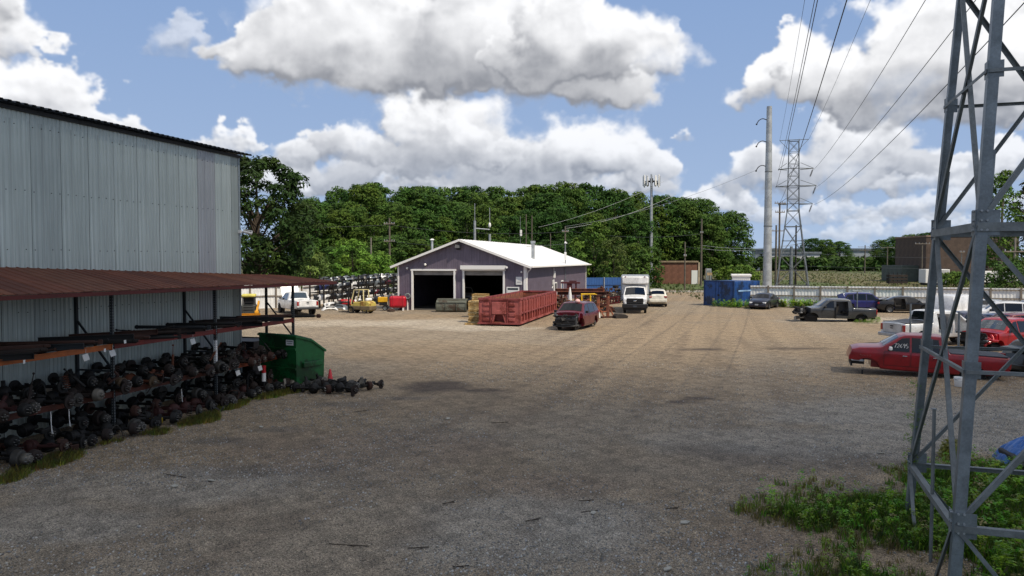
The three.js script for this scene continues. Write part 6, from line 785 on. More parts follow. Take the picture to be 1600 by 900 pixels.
  { const p = onWall(2.35, 1.2, 0.14), o = thing('yellow_jug', 'yellow plastic jug lying in the grass by the rack', 'jug', p.toArray(), 0.6); part('jug_body', [rbox(0.34, 0.2, 0.2, 0.06, [0, 0, 0])], mat(0xb59a10, 0.5), o); part('cap', [cyl(0.04, 0.04, 0.05, 10, [0.2, 0.03, 0], [0, 0, Math.PI / 2])], MT.black, o); }
}
{ // green dumpster
  const a = spot(463, 607), b = spot(507, 598), w = 1.62, t = thing('dumpster', 'dark green steel dumpster with sloping lid at the end of the racks', 'dumpster', [a.x, 0, a.z], heading(b.x - a.x, b.z - a.z)), g = mat(0x0c5c2c, 0.5, 0.05, { tex: 'worn', scale: 0.3 }), L = 1.5;
  const prof = [[0.02, 0.12], [L - 0.06, 0.12], [L, 1.22], [L * 0.55, 1.66], [0, 1.9]]; // seen from the side; the bin runs back along -z
  part('body', [extrude(prof, 1.85).translate(0, 0, -1.85)], g, t);
  part('fork_pocket', [rbox(1.0, 0.20, 0.14, 0.03, [0.80, 0.82, 0.05]), rbox(1.0, 0.20, 0.14, 0.03, [0.80, 0.82, -1.90])], g, t); part('pocket_mouth', [box(0.03, 0.15, 0.10, [1.302, 0.82, 0.055])], MT.black, t);
  part('rim', [bar([-0.03, 1.90, 0.02], [L * 0.55, 1.67, 0.02], 0.05, 0.07), bar([L * 0.55, 1.67, 0.02], [L + 0.05, 1.22, 0.02], 0.05, 0.07), bar([-0.03, 1.9, 0.02], [-0.03, 1.9, -1.87], 0.07)], g, t); part('lid', [bar([-0.03, 1.95, -0.45], [L * 0.56, 1.72, -0.45], 0.9, 0.035), bar([-0.03, 1.95, -1.4], [L * 0.56, 1.72, -1.4], 0.9, 0.035)], mat(0x2f5f54, 0.45), t); part('stiffener', [box(0.05, 0.08, 1.85, [-0.02, 1.42, -0.92]), box(0.05, 0.08, 1.85, [-0.02, 0.7, -0.92])], g, t);
  part('sticker', [box(0.006, 0.20, 0.36, [-0.024, 1.66, -0.28])], MT.white, t); part('sticker_print', [box(0.004, 0.03, 0.30, [-0.029, 1.71, -0.28]), box(0.004, 0.02, 0.24, [-0.029, 1.63, -0.28])], MT.steel, t); part('skids', [box(L - 0.2, 0.12, 0.1, [L / 2, 0.06, -0.3]), box(L - 0.2, 0.12, 0.1, [L / 2, 0.06, -1.55])], MT.steelDark, t);
  const c = spot(511, 599), k = thing('traffic_cone', 'pinkish red traffic cone just right of the green dumpster', 'cone', [c.x + 0.05, 0, c.z - 0.3]); part('cone', [lathe([[0.022, 0.50], [0.035, 0.485], [0.115, 0.04], [0.13, 0.03]], 18, [0, 0, 0])], mat(0xd83a44, 0.6), k); part('base', [rbox(0.3, 0.03, 0.3, 0.01, [0, 0.018, 0])], mat(0xb02c30, 0.7), k);
  const p = spot(380, 588), d = thing('steel_bin', 'black steel bin in the dark between the warehouse corner and green dumpster', 'bin', [p.x, 0, p.z], YAW); part('body', [extrude([[-0.9, 0.05], [0.9, 0.05], [0.98, 1.45], [-0.98, 1.45]], 1.5, 0.02).translate(0, 0, -0.75)], mat(0x16141c, 0.6), d); part('rim', [bar([-1.02, 1.48, 0.78], [1.02, 1.48, 0.78], 0.06), bar([-1.02, 1.48, -0.78], [1.02, 1.48, -0.78], 0.06), bar([1.0, 1.48, -0.78], [1.0, 1.48, 0.78], 0.06)], MT.black, d);
}

// ---------------------------------------------------------------- bumper racks on the left
{
  const A = V(-18.0, 0, -71.5), dir = V(0.2, 0, -0.98).normalize(), turn = heading(dir.x, dir.z), at = (s, y, o = 0) => V(A.x + dir.x * s - dir.z * o, y, A.z + dir.z * s + dir.x * o);
  const t = thing('parts_rack', 'long open steel rack of car bumpers along the left fence', 'rack', A.toArray(), turn); const m = mat(0x262321, 0.7, 0.3);
  for (let s = 0; s < 25; s += 2.05) { for (const z of [0.5, -0.9]) part('upright', [box(0.12, 3.0 + (s % 3) * 0.1, 0.12, [s, 1.5, z])], m, t); part('arm', [bar([s, 1.55, -0.9], [s, 1.55, 0.62], 0.06), bar([s, 2.62, -0.9], [s, 2.62, 0.5], 0.05)], m, t); }
  for (const y of [1.55, 2.62]) for (const z of [0.5, -0.9]) part('beam', [box(24.8, 0.08, 0.06, [12.3, y, z])], m, t);
  const shell = (w, h, d, seed) => { const r = rng(seed), g = (off) => { const p = [], P = (u, v) => { const k = u * 2 - 1, y = h * (v - 0.5), b = Math.sin(v * Math.PI) * 0.08 + (v > 0.45 && v < 0.55 ? 0.02 : 0); return [k * w / 2 * (1 - 0.05 * Math.abs(k) ** 6), y + 0.05 * (1 - k * k), -d * Math.abs(k) ** 3.2 + b - off]; }; for (let i = 0; i < 22; i++) for (let j = 0; j < 7; j++) { if (j > 1 && j < 4 && Math.abs(i - 10.5) < 5) continue; const a = P(i / 22, j / 7), b = P((i + 1) / 22, j / 7), c = P((i + 1) / 22, (j + 1) / 7), e = P(i / 22, (j + 1) / 7); p.push(...a, ...b, ...c, ...a, ...c, ...e); } const q = new THREE.BufferGeometry(); q.setAttribute('position', new THREE.Float32BufferAttribute(p, 3)); q.computeVertexNormals(); return q; }; return join([g(0), g(0.02)]); };
  const shells = [shell(1.75, 0.52, 0.5, 1), shell(1.65, 0.46, 0.42, 2), shell(1.8, 0.62, 0.55, 3)], grille = join([rbox(0.8, 0.16, 0.03, 0.01, [0, -0.02, 0.03]), ...[...Array(5)].map((_, i) => box(0.76, 0.012, 0.04, [0, -0.08 + i * 0.03, 0.04]))]), lampG = join([rbox(0.3, 0.16, 0.14, 0.05, [0.62, 0.16, -0.1]), rbox(0.3, 0.16, 0.14, 0.05, [-0.62, 0.16, -0.1])]);
  const C = { black: mat(0x15161a, 0.4), white: mat(0xe0e2e2, 0.4), silver: mat(0x6f767c, 0.35, 0.3), 'dark blue': mat(0x1c2350, 0.35), grey: mat(0x3a3d40, 0.4), maroon: mat(0x541420, 0.4), red: mat(0xb01824, 0.4) };
  const r = rng(12), seq = ['dark blue', 'black', 'silver', 'black', 'white', 'black', 'black', 'grey', 'silver', 'black', 'maroon', 'black', 'black', 'white', 'black'], seq2 = ['white', 'black', 'grey', 'black', 'black', 'black', 'grey', 'black', 'maroon', 'black', 'black', 'silver', 'black', 'black', 'grey'], seq3 = ['grey', 'silver', 'black', 'silver', 'grey', 'black', 'black', 'silver', 'grey', 'white', 'silver', 'black', 'grey', 'white', 'grey'];
  const hang = (col, label, p, a, tilt = 0, lamps = false) => { const o = thing('bumper_cover', label, 'bumper', p.toArray(), a); o.rotation.order = 'YXZ'; o.rotation.x = tilt; shared('shell', shells[Math.floor(r() * 3)], C[col], o); shared('grille', grille, MT.black, o); if (lamps) shared('lamps', lampG, MT.lamp, o); };
  const facing = Math.atan2(-dir.z, dir.x) ; // local +z towards the yard
  for (const [lev, [list, y, word]] of [[seq2, 1.12, 'lower row'], [seq, 2.05, 'middle row'], [seq3, 2.86, 'top row']].entries()) list.forEach((c, i) => { for (let k = 0; k < (lev === 2 ? 1 : 2); k++) { const col = k ? (i % 3 ? 'black' : 'grey') : c; hang(col, `${col} bumper cover, ${ORD[i]} from the near end, ${word}${k ? ' inner layer' : ''} of the bumper rack`, at(0.9 + i * 1.62 + (r() - 0.5) * 0.3, y + (r() - 0.5) * 0.1 - k * 0.06, 0.45 - k * 0.55), facing + Math.PI * 0 + (r() - 0.5) * 0.25, (lev === 2 ? -0.9 : (r() - 0.5) * 0.3), r() < 0.3); } });
  for (let i = 0; i < 10; i++) { const col = ['white', 'black', 'black', 'white', 'black', 'black', 'black', 'grey', 'black', 'black'][i]; hang(col, `${col} bumper cover, ${ORD[i]} from the near end, leaning on the ground under the rack`, at(0.7 + i * 2.2, 0.42, 0.9 + r() * 0.2), facing + (r() - 0.5) * 0.6, -0.15 - r() * 0.2, i % 3 === 0); }
  { const p = spot(540, 481); p.y = 0.55; hang('red', 'bright red bumper cover leaning behind the forklift', p, 0.2, -0.3); const q = spot(516, 485); q.y = 0.25; hang('white', 'pale bumper cover lying on the gravel left of the forklift', q, 0.4, -1.1); const s = spot(530, 484); s.y = 0.3; hang('silver', 'silver bumper cover lying on the gravel nearest the forklift', s, -0.2, -1.0); }
}
{ // forklift
  const p = spot(563, 489), t = thing('forklift', 'dirty yellow forklift with overhead guard by the bumper racks', 'forklift', [p.x, 0, p.z], heading(-0.93, -0.36)), y = mat(0xbfae58, 0.55, 0, { tex: 'worn', scale: 0.5 }), d = mat(0x6c5f48, 0.85), pale = mat(0xd9ce9a, 0.55);
  part('chassis', [rbox(1.7, 0.34, 1.02, 0.06, [-0.1, 0.48, 0]), rbox(1.0, 0.40, 1.14, 0.08, [-0.82, 0.46, 0])], d, t); part('counterweight', [extrude([[-1.15, 0.25], [-0.4, 0.25], [-0.4, 1.02], [-1.0, 1.0], [-1.22, 0.85], [-1.25, 0.4]], 0.98, 0.05).translate(0, 0, -0.49)], y, t); part('cowl', [rbox(0.9, 0.42, 0.96, 0.08, [0.0, 0.78, 0]), rbox(0.4, 0.28, 0.9, 0.05, [0.5, 0.62, 0])], y, t); part('rear_vent', [rbox(0.03, 0.20, 0.6, 0.01, [-1.25, 0.78, 0])], MT.black, t);
  for (const s of [1, -1]) { part('guard_post', [bar([0.65, 0.8, s * 0.45], [0.35, 2.02, s * 0.42], 0.07)], pale, t); part('guard_post', [bar([-0.62, 1.0, s * 0.45], [-0.58, 2.02, s * 0.42], 0.08)], pale, t); part('mast_rail', [box(0.1, 2.0, 0.12, [0.98, 1.1, s * 0.3])], MT.steelDark, t); part('fork', [box(1.0, 0.05, 0.12, [1.55, 0.10, s * 0.25]), box(0.06, 0.6, 0.12, [1.06, 0.38, s * 0.25])], MT.steelDark, t); wheel(t, 0.62, 0.31, s * 0.46, s, d, 0.92); wheel(t, -0.75, 0.26, s * 0.46, s, d, 0.78); }
  part('guard_roof', [bar([0.35, 2.04, 0.42], [-0.6, 2.04, 0.42], 0.06), bar([0.35, 2.04, -0.42], [-0.6, 2.04, -0.42], 0.06), ...[...Array(6)].map((_, i) => bar([0.33 - i * 0.18, 2.04, -0.42], [0.33 - i * 0.18, 2.04, 0.42], 0.04))], pale, t); part('seat', [rbox(0.42, 0.12, 0.46, 0.04, [-0.15, 1.05, 0]), rbox(0.12, 0.5, 0.44, 0.05, [-0.36, 1.3, 0], [0, 0, 0.15])], MT.black, t); part('steering_wheel', [place(new THREE.TorusGeometry(0.16, 0.02, 8, 18), [0.28, 1.25, 0], [0, Math.PI / 2, 0.5])], MT.black, t); part('gas_bottle', [cyl(0.15, 0.15, 0.62, 14, [-0.85, 1.18, 0], [Math.PI / 2, 0, 0]), ball(0.15, [-0.85, 1.18, 0.31], [1, 1, 0.6]), ball(0.15, [-0.85, 1.18, -0.31], [1, 1, 0.6])], MT.white, t); part('work_light', [rbox(0.1, 0.14, 0.18, 0.03, [-0.64, 1.9, 0.5])], MT.white, t);
}
{ // yellow engine on a wheeled frame, red tank
  const p = spot(598, 485), t = thing('wheeled_generator', 'yellow boxed engine on a small wheeled frame between forklift and red tank', 'generator', [p.x, 0, p.z], 0.1), y = mat(0xd3a312, 0.5); part('housing', [rbox(0.86, 0.48, 0.6, 0.06, [0, 1.0, 0])], y, t); part('engine', [rbox(0.7, 0.3, 0.5, 0.05, [0.05, 0.62, 0]), rbox(0.3, 0.5, 0.4, 0.05, [-0.5, 0.85, 0]), cyl(0.1, 0.1, 0.3, 10, [0.2, 0.6, 0.28], [Math.PI / 2, 0, 0])], MT.steelDark, t); part('frame', [bar([-1.0, 0.36, 0.2], [0.6, 0.36, 0.2], 0.06), bar([-1.0, 0.36, -0.2], [0.6, 0.36, -0.2], 0.06), bar([-1.0, 0.36, 0], [-0.6, 0.85, 0], 0.05), bar([0.5, 0.36, 0.2], [0.55, 1.1, 0.3], 0.05)], MT.galvOld, t); wheel(t, 0.25, 0.26, 0.42, 1, MT.galvOld, 0.76); wheel(t, 0.25, 0.26, -0.42, -1, MT.galvOld, 0.76);
  const q = spot(622, 485), k = thing('red_tank', 'bright red rounded steel tank on feet beside the garage corner', 'tank', [q.x, 0, q.z], 0.05), red = mat(0xb90d26, 0.4, 0, { clearcoat: 0.4 }); part('shell', [rbox(1.55, 1.08, 1.1, 0.24, [0, 0.80, 0])], red, k); part('seams', [rbox(0.03, 1.10, 1.12, 0.02, [-0.45, 0.80, 0]), rbox(0.03, 1.10, 1.12, 0.02, [0.45, 0.80, 0])], mat(0x8f0a1c, 0.45), k); part('feet', [box(0.12, 0.3, 0.9, [-0.5, 0.14, 0]), box(0.12, 0.3, 0.9, [0.5, 0.14, 0])], MT.white, k); part('filler', [cyl(0.08, 0.1, 0.16, 12, [0.2, 1.4, 0])], MT.steelDark, k);
  const s = spot(637, 485), o = thing('hose_stand', 'pale hose stand with black reel against the left garage door', 'stand', [s.x, 0, s.z]); part('post', [cyl(0.05, 0.06, 0.9, 10, [0, 0.45, 0])], MT.white, o); part('reel', [place(new THREE.TorusGeometry(0.22, 0.08, 8, 18), [0, 1.3, 0.05])], MT.galvOld, o); part('hose', [cyl(0.06, 0.06, 0.5, 10, [0.05, 1.0, 0])], MT.black, o);
  const u = spot(611, 487), w = thing('tyre', 'muddy tyre lying flat before the red tank', 'tyre', [u.x, 0.12, u.z]); const g = new THREE.Group(); g.name = 'wheel'; g.rotation.x = -Math.PI / 2 + 0.12; w.add(g); shared('tyre_ring', tyreG, mat(0x4a3a33, 0.9), g); shared('rim', rimG, MT.rustDark, g);
}
{ // yellow loader behind the warehouse corner
  const p = spot(391, 501), t = thing('skid_loader', 'yellow skid loader with lowered bucket just past the warehouse corner', 'loader', [p.x - 0.5, 0, p.z - 1.2], heading(0.25, 0.97)), y = mat(0xcf9420, 0.55), pale = mat(0xd8cf6a, 0.5);
  t.scale.setScalar(0.88); part('body', [rbox(2.0, 0.9, 1.2, 0.1, [-0.4, 0.85, 0])], mat(0x3a3d3c, 0.6), t); part('cage', [[1, -1].map((s) => [bar([0.5, 1.1, s * 0.5], [0.3, 2.05, s * 0.48], 0.08), bar([-0.8, 1.2, s * 0.5], [-0.8, 2.05, s * 0.48], 0.08)]), rbox(0.05, 0.8, 0.9, 0.02, [-0.82, 1.6, 0])], MT.black, t); part('roof', [rbox(1.35, 0.26, 1.2, 0.12, [-0.25, 2.12, 0])], pale, t); part('grab_bars', [...[...Array(4)].map((_, i) => rbox(0.06, 0.05, 0.8, 0.02, [0.62, 0.9 + i * 0.22, 0]))], MT.black, t);
  for (const s of [1, -1]) { part('lift_arm', [bar([-1.0, 1.5, s * 0.78], [0.7, 1.1, s * 0.78], 0.16, 0.22), bar([0.7, 1.1, s * 0.78], [1.35, 0.35, s * 0.7], 0.16, 0.2), rbox(0.3, 0.44, 0.34, 0.05, [1.1, 0.62, s * 0.72])], y, t); part('cylinder', [rod([-0.6, 0.8, s * 0.72], [0.75, 1.35, s * 0.72], 0.05)], MT.chrome, t); wheel(t, 0.35, 0.4, s * 0.72, s, y, 1.15); wheel(t, -0.85, 0.4, s * 0.72, s, y, 1.15); }
  part('bucket', [extrude([[1.35, 0.04], [2.15, 0.02], [2.15, 0.06], [1.5, 0.12], [1.42, 0.5], [1.5, 0.62], [1.38, 0.62], [1.30, 0.45]], 2.1, 0.01).translate(0, 0, -1.05), box(0.75, 0.3, 0.04, [1.72, 0.2, 1.03]), box(0.75, 0.3, 0.04, [1.72, 0.2, -1.03])], y, t);
}
{ // long roll-off scrap container
  const a = spot(757, 507), b = spot(812, 510), c = spot(868, 489), w = a.distanceTo(b), L = b.distanceTo(c), t = thing('scrap_container', 'long open topped red steel scrap container before the garage', 'container', [b.x, 0, b.z], heading(b.x - a.x, b.z - a.z)), red = mat(0x9f5450, 0.7, 0, { tex: 'worn', scale: 0.33 }), dark = mat(0x8a4040, 0.7, 0, { tex: 'worn', scale: 0.4 }), H = 1.86, y0 = 0.20;
  const sk = Math.PI / 2 - Math.acos(clamp(b.clone().sub(a).normalize().dot(c.clone().sub(b).normalize()), -1, 1));
  const g = new THREE.Group(); g.name = 'body'; t.add(g); // the long axis runs back along -z of the container
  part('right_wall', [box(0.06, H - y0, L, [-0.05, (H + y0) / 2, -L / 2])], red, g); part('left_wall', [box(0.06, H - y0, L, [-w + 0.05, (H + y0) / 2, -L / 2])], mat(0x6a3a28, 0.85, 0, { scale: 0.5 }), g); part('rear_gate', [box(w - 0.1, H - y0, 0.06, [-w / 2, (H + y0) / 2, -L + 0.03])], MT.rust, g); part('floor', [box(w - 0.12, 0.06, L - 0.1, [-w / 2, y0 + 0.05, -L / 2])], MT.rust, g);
  part('front_wall', [extrude([[-w, y0], [0, y0], [0, H], [-w, H]], 0.06, 0, [[[-w / 2 - 0.42, y0 + 0.04], [-w / 2 + 0.42, y0 + 0.04], [-w / 2 + 0.24, y0 + 0.60], [-w / 2 - 0.24, y0 + 0.60]]]).translate(0, 0, -0.06)], red, g);
  part('lining', [box(0.012, H - y0 - 0.1, L - 0.2, [-0.092, (H + y0) / 2, -L / 2]), box(0.012, H - y0 - 0.1, L - 0.2, [-w + 0.09, (H + y0) / 2, -L / 2])], MT.rust, g);
  part('hook_recess', [box(0.9, 0.62, 0.05, [-w / 2, y0 + 0.32, -0.5]), box(0.04, 0.6, 0.4, [-w / 2 - 0.44, y0 + 0.32, -0.28]), box(0.04, 0.6, 0.4, [-w / 2 + 0.44, y0 + 0.32, -0.28])], dark, g); part('hook_frame', [bar([-w / 2 - 0.50, y0, 0.03], [-w / 2 - 0.29, y0 + 0.66, 0.03], 0.08, 0.06), bar([-w / 2 + 0.50, y0, 0.03], [-w / 2 + 0.29, y0 + 0.66, 0.03], 0.08, 0.06), box(0.7, 0.08, 0.08, [-w / 2, y0 + 0.66, 0.03])], red, g);
  part('front_panel', [rbox(1.05, 0.86, 0.10, 0.03, [-w / 2, 1.26, 0.05])], red, g); part('panel_frame', [box(0.07, 1.6, 0.08, [-w / 2 - 0.62, 1.0, 0.03]), box(0.07, 1.6, 0.08, [-w / 2 + 0.62, 1.0, 0.03])], dark, g);
  for (const s of [-1, 1]) for (let i = 0; i < 4; i++) part('front_rib', [rbox(0.46, 0.22, 0.07, 0.03, [-w / 2 + s * 0.95, 0.45 + i * 0.36, 0.02])], red, g);
  part('top_rail', [box(0.14, 0.13, L + 0.1, [-0.02, H + 0.02, -L / 2])], dark, g); part('top_rail', [box(0.14, 0.13, L + 0.1, [-w + 0.02, H + 0.02, -L / 2])], dark, g); part('top_rail', [box(w, 0.13, 0.14, [-w / 2, H + 0.022, 0.0])], dark, g); part('top_rail', [box(w, 0.13, 0.12, [-w / 2, H + 0.022, -L + 0.04])], dark, g);
  for (let i = 0; i <= 15; i++) { const z = -0.1 - i * (L - 0.25) / 15; part('side_rib', [rbox(0.13, H - y0 - 0.08, 0.15, 0.02, [0.035 + (i * 37 % 7) * 0.006, (H + y0) / 2 - 0.03, z], [(i * 13 % 5 - 2) * 0.012, 0, (i * 7 % 5 - 2) * 0.008])], red, g); }
  part('side_rail', [box(0.05, 0.09, L - 0.2, [0.11, 0.92, -L / 2])], dark, g); part('bottom_rail', [box(0.18, 0.13, L, [0.03, y0 + 0.02, -L / 2])], red, g); part('skid_beam', [box(0.14, 0.16, L, [-w / 2 - 0.5, 0.12, -L / 2]), box(0.14, 0.16, L, [-w / 2 + 0.5, 0.12, -L / 2])], MT.steelDark, g); part('front_sill', [box(w + 0.1, 0.11, 0.24, [-w / 2, y0 - 0.02, 0.05])], dark, g); part('roller', [cyl(0.1, 0.1, 0.24, 14, [-0.3, 0.1, -0.1], [0, 0, Math.PI / 2])], MT.steelDark, g); part('roller', [cyl(0.1, 0.1, 0.24, 14, [-w + 0.3, 0.1, -0.1], [0, 0, Math.PI / 2])], MT.steelDark, g);
  g.rotation.y = 0; t.userData.skew = undefined; delete t.userData.skew;
  // the side leans away from square by a few degrees in the survey: turn so that the long side follows it
  const side = c.clone().sub(b), want = Math.atan2(side.x, -side.z); t.rotation.y = -want;
}
{ // pallets
  const board = join([box(0.13, 0.02, 1.02, [0, 0, 0])]), str = join([box(1.18, 0.09, 0.04, [0, 0, 0])]), tones = [0xd8ba80, 0xc4a062, 0xe0c692, 0xb9975e].map((c) => mat(c, 0.85, 0, { tex: 'wood', scale: 0.8 })), r = rng(23);
  const make = (label, x, y, z, a) => { const t = thing('pallet', label, 'pallet', [x, y, z], a, null); for (const k of [-0.48, 0, 0.48]) { const s = shared('stringer', str, tones[Math.floor(r() * 4)], t); s.position.set(0, 0.068, k); } for (let i = 0; i < 6; i++) { const s = shared('deck_board', board, tones[Math.floor(r() * 4)], t); s.position.set(-0.52 + i * 0.208, 0.124, 0); } for (let i = 0; i < 3; i++) { const s = shared('bottom_board', board, tones[Math.floor(r() * 4)], t); s.position.set(-0.5 + i * 0.5, 0.012, 0); } };
  const p = spot(746, 504), q = spot(757, 498); for (let i = 0; i < 12; i++) make(`wooden pallet, ${ORD[i]} from the ground in the left stack by the red container`, p.x + (r() - 0.5) * 0.06, i * 0.136, p.z - 0.4 + (r() - 0.5) * 0.06, YAW + (r() - 0.5) * 0.08);
  for (let i = 0; i < 14; i++) make(`wooden pallet, ${ORD[i]} from the ground in the taller stack behind the container corner`, q.x - 0.35 + (r() - 0.5) * 0.06, i * 0.136, q.z - 1.6 + (r() - 0.5) * 0.06, YAW + (r() - 0.5) * 0.08);
  const f = spot(741, 507); make('single wooden pallet lying on the gravel before the pallet stack', f.x, 0, f.z, YAW + 0.06);
}
{ // loader bucket before the garage
  const p = spot(707, 487), t = thing('loader_bucket', 'grey green loader bucket lying before the left garage door post', 'bucket', [p.x, 0, p.z], YAW + 0.12), g = mat(0x63665b, 0.6, 0.15, { tex: 'worn', scale: 0.4 }), w = 2.7;
  part('shell', [extrude([[0, 0.02], [0.5, 0.04], [0.62, 0.16], [0.64, 0.5], [0.56, 0.82], [0.46, 1.02], [0.2, 1.12], [-0.35, 1.16], [-0.35, 1.10], [0.1, 1.04], [0.3, 0.8], [0.36, 0.3], [0, 0.1]], w, 0.01).rotateY(-Math.PI / 2).translate(w / 2, 0, 0)], g, t);
  for (const x of [-1.34, -0.5, 0.5, 1.34]) part('rib', [extrude([[0.4, 0.0], [0.56, 0.02], [0.69, 0.16], [0.71, 0.5], [0.63, 0.84], [0.5, 0.84]], 0.07).rotateY(-Math.PI / 2).translate(x + 0.035, 0, 0)], mat(0x55584e, 0.6, 0.15), t); part('top_lip', [box(w - 0.1, 0.1, 0.5, [0, 1.13, 0.16])], mat(0x74776c, 0.55, 0.15), t); part('cross_plate', [box(w - 0.05, 0.05, 0.05, [0, 0.84, 0.60])], mat(0x4d5047, 0.6), t);
}
{ // scrap steel: beams, stand, frames, heap
  const P = (px, py) => spot(px, py), r = rng(51), I = (L) => join([box(L, 0.03, 0.2, [0, 0.13, 0]), box(L, 0.03, 0.2, [0, -0.13, 0]), box(L, 0.24, 0.02, [0, 0, 0])]);
  const b = P(918, 486), iG = I(4.6), beams = [[0, 1.50, 0], [0.25, 1.50, -0.34], [-0.2, 1.80, -0.2]]; beams.forEach(([x, y, z], i) => { const t = thing('steel_beam', `long rusty steel beam, ${['nearest of the lower pair', 'rear one of the lower pair', 'topmost'][i]}, above the scrap heap`, 'beam', [b.x - 0.3 + x, y, b.z - 2.2 + z], YAW * 0.4 + (i - 1) * 0.03); shared('beam', iG, i === 2 ? MT.rust : MT.rustDark, t); });
  for (const [i, x] of [-1.9, 1.7].entries()) { const t = thing('trestle', `rusty trestle under the ${i ? 'right' : 'left'} end of the steel beams`, 'trestle', [b.x - 0.3 + x, 0, b.z - 2.4], 0); part('legs', [[1, -1].map((s) => [bar([-0.1, 0, s * 0.5], [0, 1.36, s * 0.2], 0.09), bar([0.1, 0, s * 0.5], [0, 1.36, s * 0.2], 0.09)])], MT.rustDark, t); part('top_bar', [box(0.14, 0.12, 1.0, [0, 1.30, 0])], MT.rustDark, t); }
  { const p = P(944, 497), t = thing('steel_stand', 'tall rusty steel stand with two posts on a long base', 'stand', [p.x, 0, p.z], YAW + 0.5); for (const [x, z] of [[-0.55, 0.1], [0.5, -0.5]]) { part('post', [box(0.22, 1.75, 0.16, [x, 0.93, z]), box(0.10, 1.7, 0.22, [x + 0.02, 0.93, z])], MT.rust, t); part('foot_brace', [bar([x + 0.5, 0.1, z], [x + 0.08, 0.9, z], 0.09)], MT.rust, t); part('cap_plate', [box(0.5, 0.10, 0.3, [x, 1.84, z])], MT.rustDark, t); } part('base_beam', [box(2.6, 0.12, 0.3, [0.5, 0.07, -0.2])], MT.rustDark, t); part('cross_tie', [bar([-0.55, 0.5, 0.1], [0.5, 0.5, -0.5], 0.08)], MT.rust, t); }
  { const p = P(920, 492), t = thing('tubular_barrier', 'yellow tubular steel frame sticking out of the scrap heap', 'frame', [p.x, 0, p.z - 1.2], YAW * 0.3), y = mat(0xe0b51c, 0.5); part('top_tube', [rod([-0.55, 1.68, 0], [0.65, 1.70, 0], 0.075)], y, t); part('leg', [rod([-0.5, 0.3, 0], [-0.5, 1.68, 0], 0.065)], y, t); part('leg', [rod([0.25, 0.3, 0.1], [0.25, 1.68, 0], 0.065)], y, t); part('hook', [rod([0.62, 1.70, 0], [0.9, 1.60, -0.2], 0.05)], y, t); }
  { const p = P(895, 482), t = thing('red_bracket', 'dark red steel bracket frame standing behind the rusty beams', 'bracket', [p.x, 0, p.z - 3], YAW), m = mat(0x5c2126, 0.7); part('top_beam', [box(1.9, 0.16, 0.3, [0, 2.36, 0]), box(0.7, 0.12, 0.3, [0.25, 2.52, 0])], m, t); part('legs', [box(0.5, 1.0, 0.2, [-0.1, 1.85, 0]), box(0.14, 1.0, 0.2, [0.55, 1.85, 0]), box(0.2, 1.6, 0.2, [-0.5, 0.8, 0]), box(0.2, 1.6, 0.2, [0.5, 0.8, 0])], m, t); }
  { const p = P(890.5, 484), t = thing('white_pylon', 'white pointed plastic pylon in front of the rusty beams', 'pylon', [p.x, 0, p.z]); part('cone', [lathe([[0.02, 2.1], [0.06, 2.05], [0.16, 1.4], [0.2, 0.9], [0.24, 0.05], [0.02, 0.02]], 14, [0, 0, 0])], MT.white, t); part('base', [box(0.6, 0.08, 0.5, [0, 0.04, 0])], MT.rustDark, t); }
  { const p = P(959, 487), t = thing('red_truss', 'faded red lattice beam leaning between scrap and box truck', 'truss', [p.x, 0.62, p.z - 2.5], YAW - 0.9), m = mat(0xa84a45, 0.6); t.rotation.z = 0.12; part('chords', [box(3.4, 0.10, 0.12, [0, 0.5, 0]), box(3.4, 0.14, 0.12, [0, -0.05, 0])], m, t); part('webs', [...Array(7)].map((_, i) => bar([-1.55 + i * 0.5, -0.05, 0], [-1.3 + i * 0.5, 0.5, 0], 0.09)), m, t); part('prop', [box(0.3, 0.55, 0.3, [-1.2, -0.36, 0])], MT.rustDark, t); }
  { const p = P(970, 497), t = thing('rubber_slab', 'dark rubber slab lying on the gravel right of the stand', 'rubber slab', [p.x, 0, p.z], 0.2); part('slab', [extrude([[-0.5, 0], [0.42, 0], [0.46, 0.14], [0.2, 0.26], [-0.4, 0.30], [-0.52, 0.16]], 0.7, 0.03).translate(0, 0.03, -0.35)], mat(0x35302c, 0.9), t); part('ridges', [...Array(5)].map((_, i) => box(0.05, 0.04, 0.72, [-0.36 + i * 0.17, 0.31 - i * 0.012, 0])), MT.rubber, t); }
  const heap = (name, label, c, rx, rz, h, n, ms) => { const t = thing(name, label, 'scrap', [c.x, 0, c.z]); const gs = ms.map(() => []); for (let i = 0; i < n; i++) { const a = r() * 6.28, d = Math.sqrt(r()), x = Math.cos(a) * d * rx, z = Math.sin(a) * d * rz, y = (1 - d * d) * h * (0.3 + 0.7 * r()) + 0.05, L = 0.3 + 0.9 * r(), e = [(r() - 0.5) * 1.2, r() * 6.3, (r() - 0.5) * 1.2], k = r(); gs[Math.floor(r() * ms.length)].push(k < 0.35 ? cyl(0.03 + 0.05 * r(), 0.03 + 0.05 * r(), L, 7, [x, y, z], [e[0] + 1.5, e[1], e[2]]) : k < 0.6 ? box(L, 0.06, 0.10, [x, y, z], e) : k < 0.8 ? box(0.3 + 0.3 * r(), 0.2 * r() + 0.05, 0.25, [x, y, z], e) : k < 0.92 ? place(new THREE.TorusGeometry(0.2 + 0.12 * r(), 0.05, 6, 14), [x, y, z], e) : rbox(0.4, 0.3, 0.35, 0.05, [x, y, z], e)); } gs.forEach((g, i) => { const m = part('scrap_pieces', g, ms[i], t); m.userData.kind = 'stuff'; }); return t; };
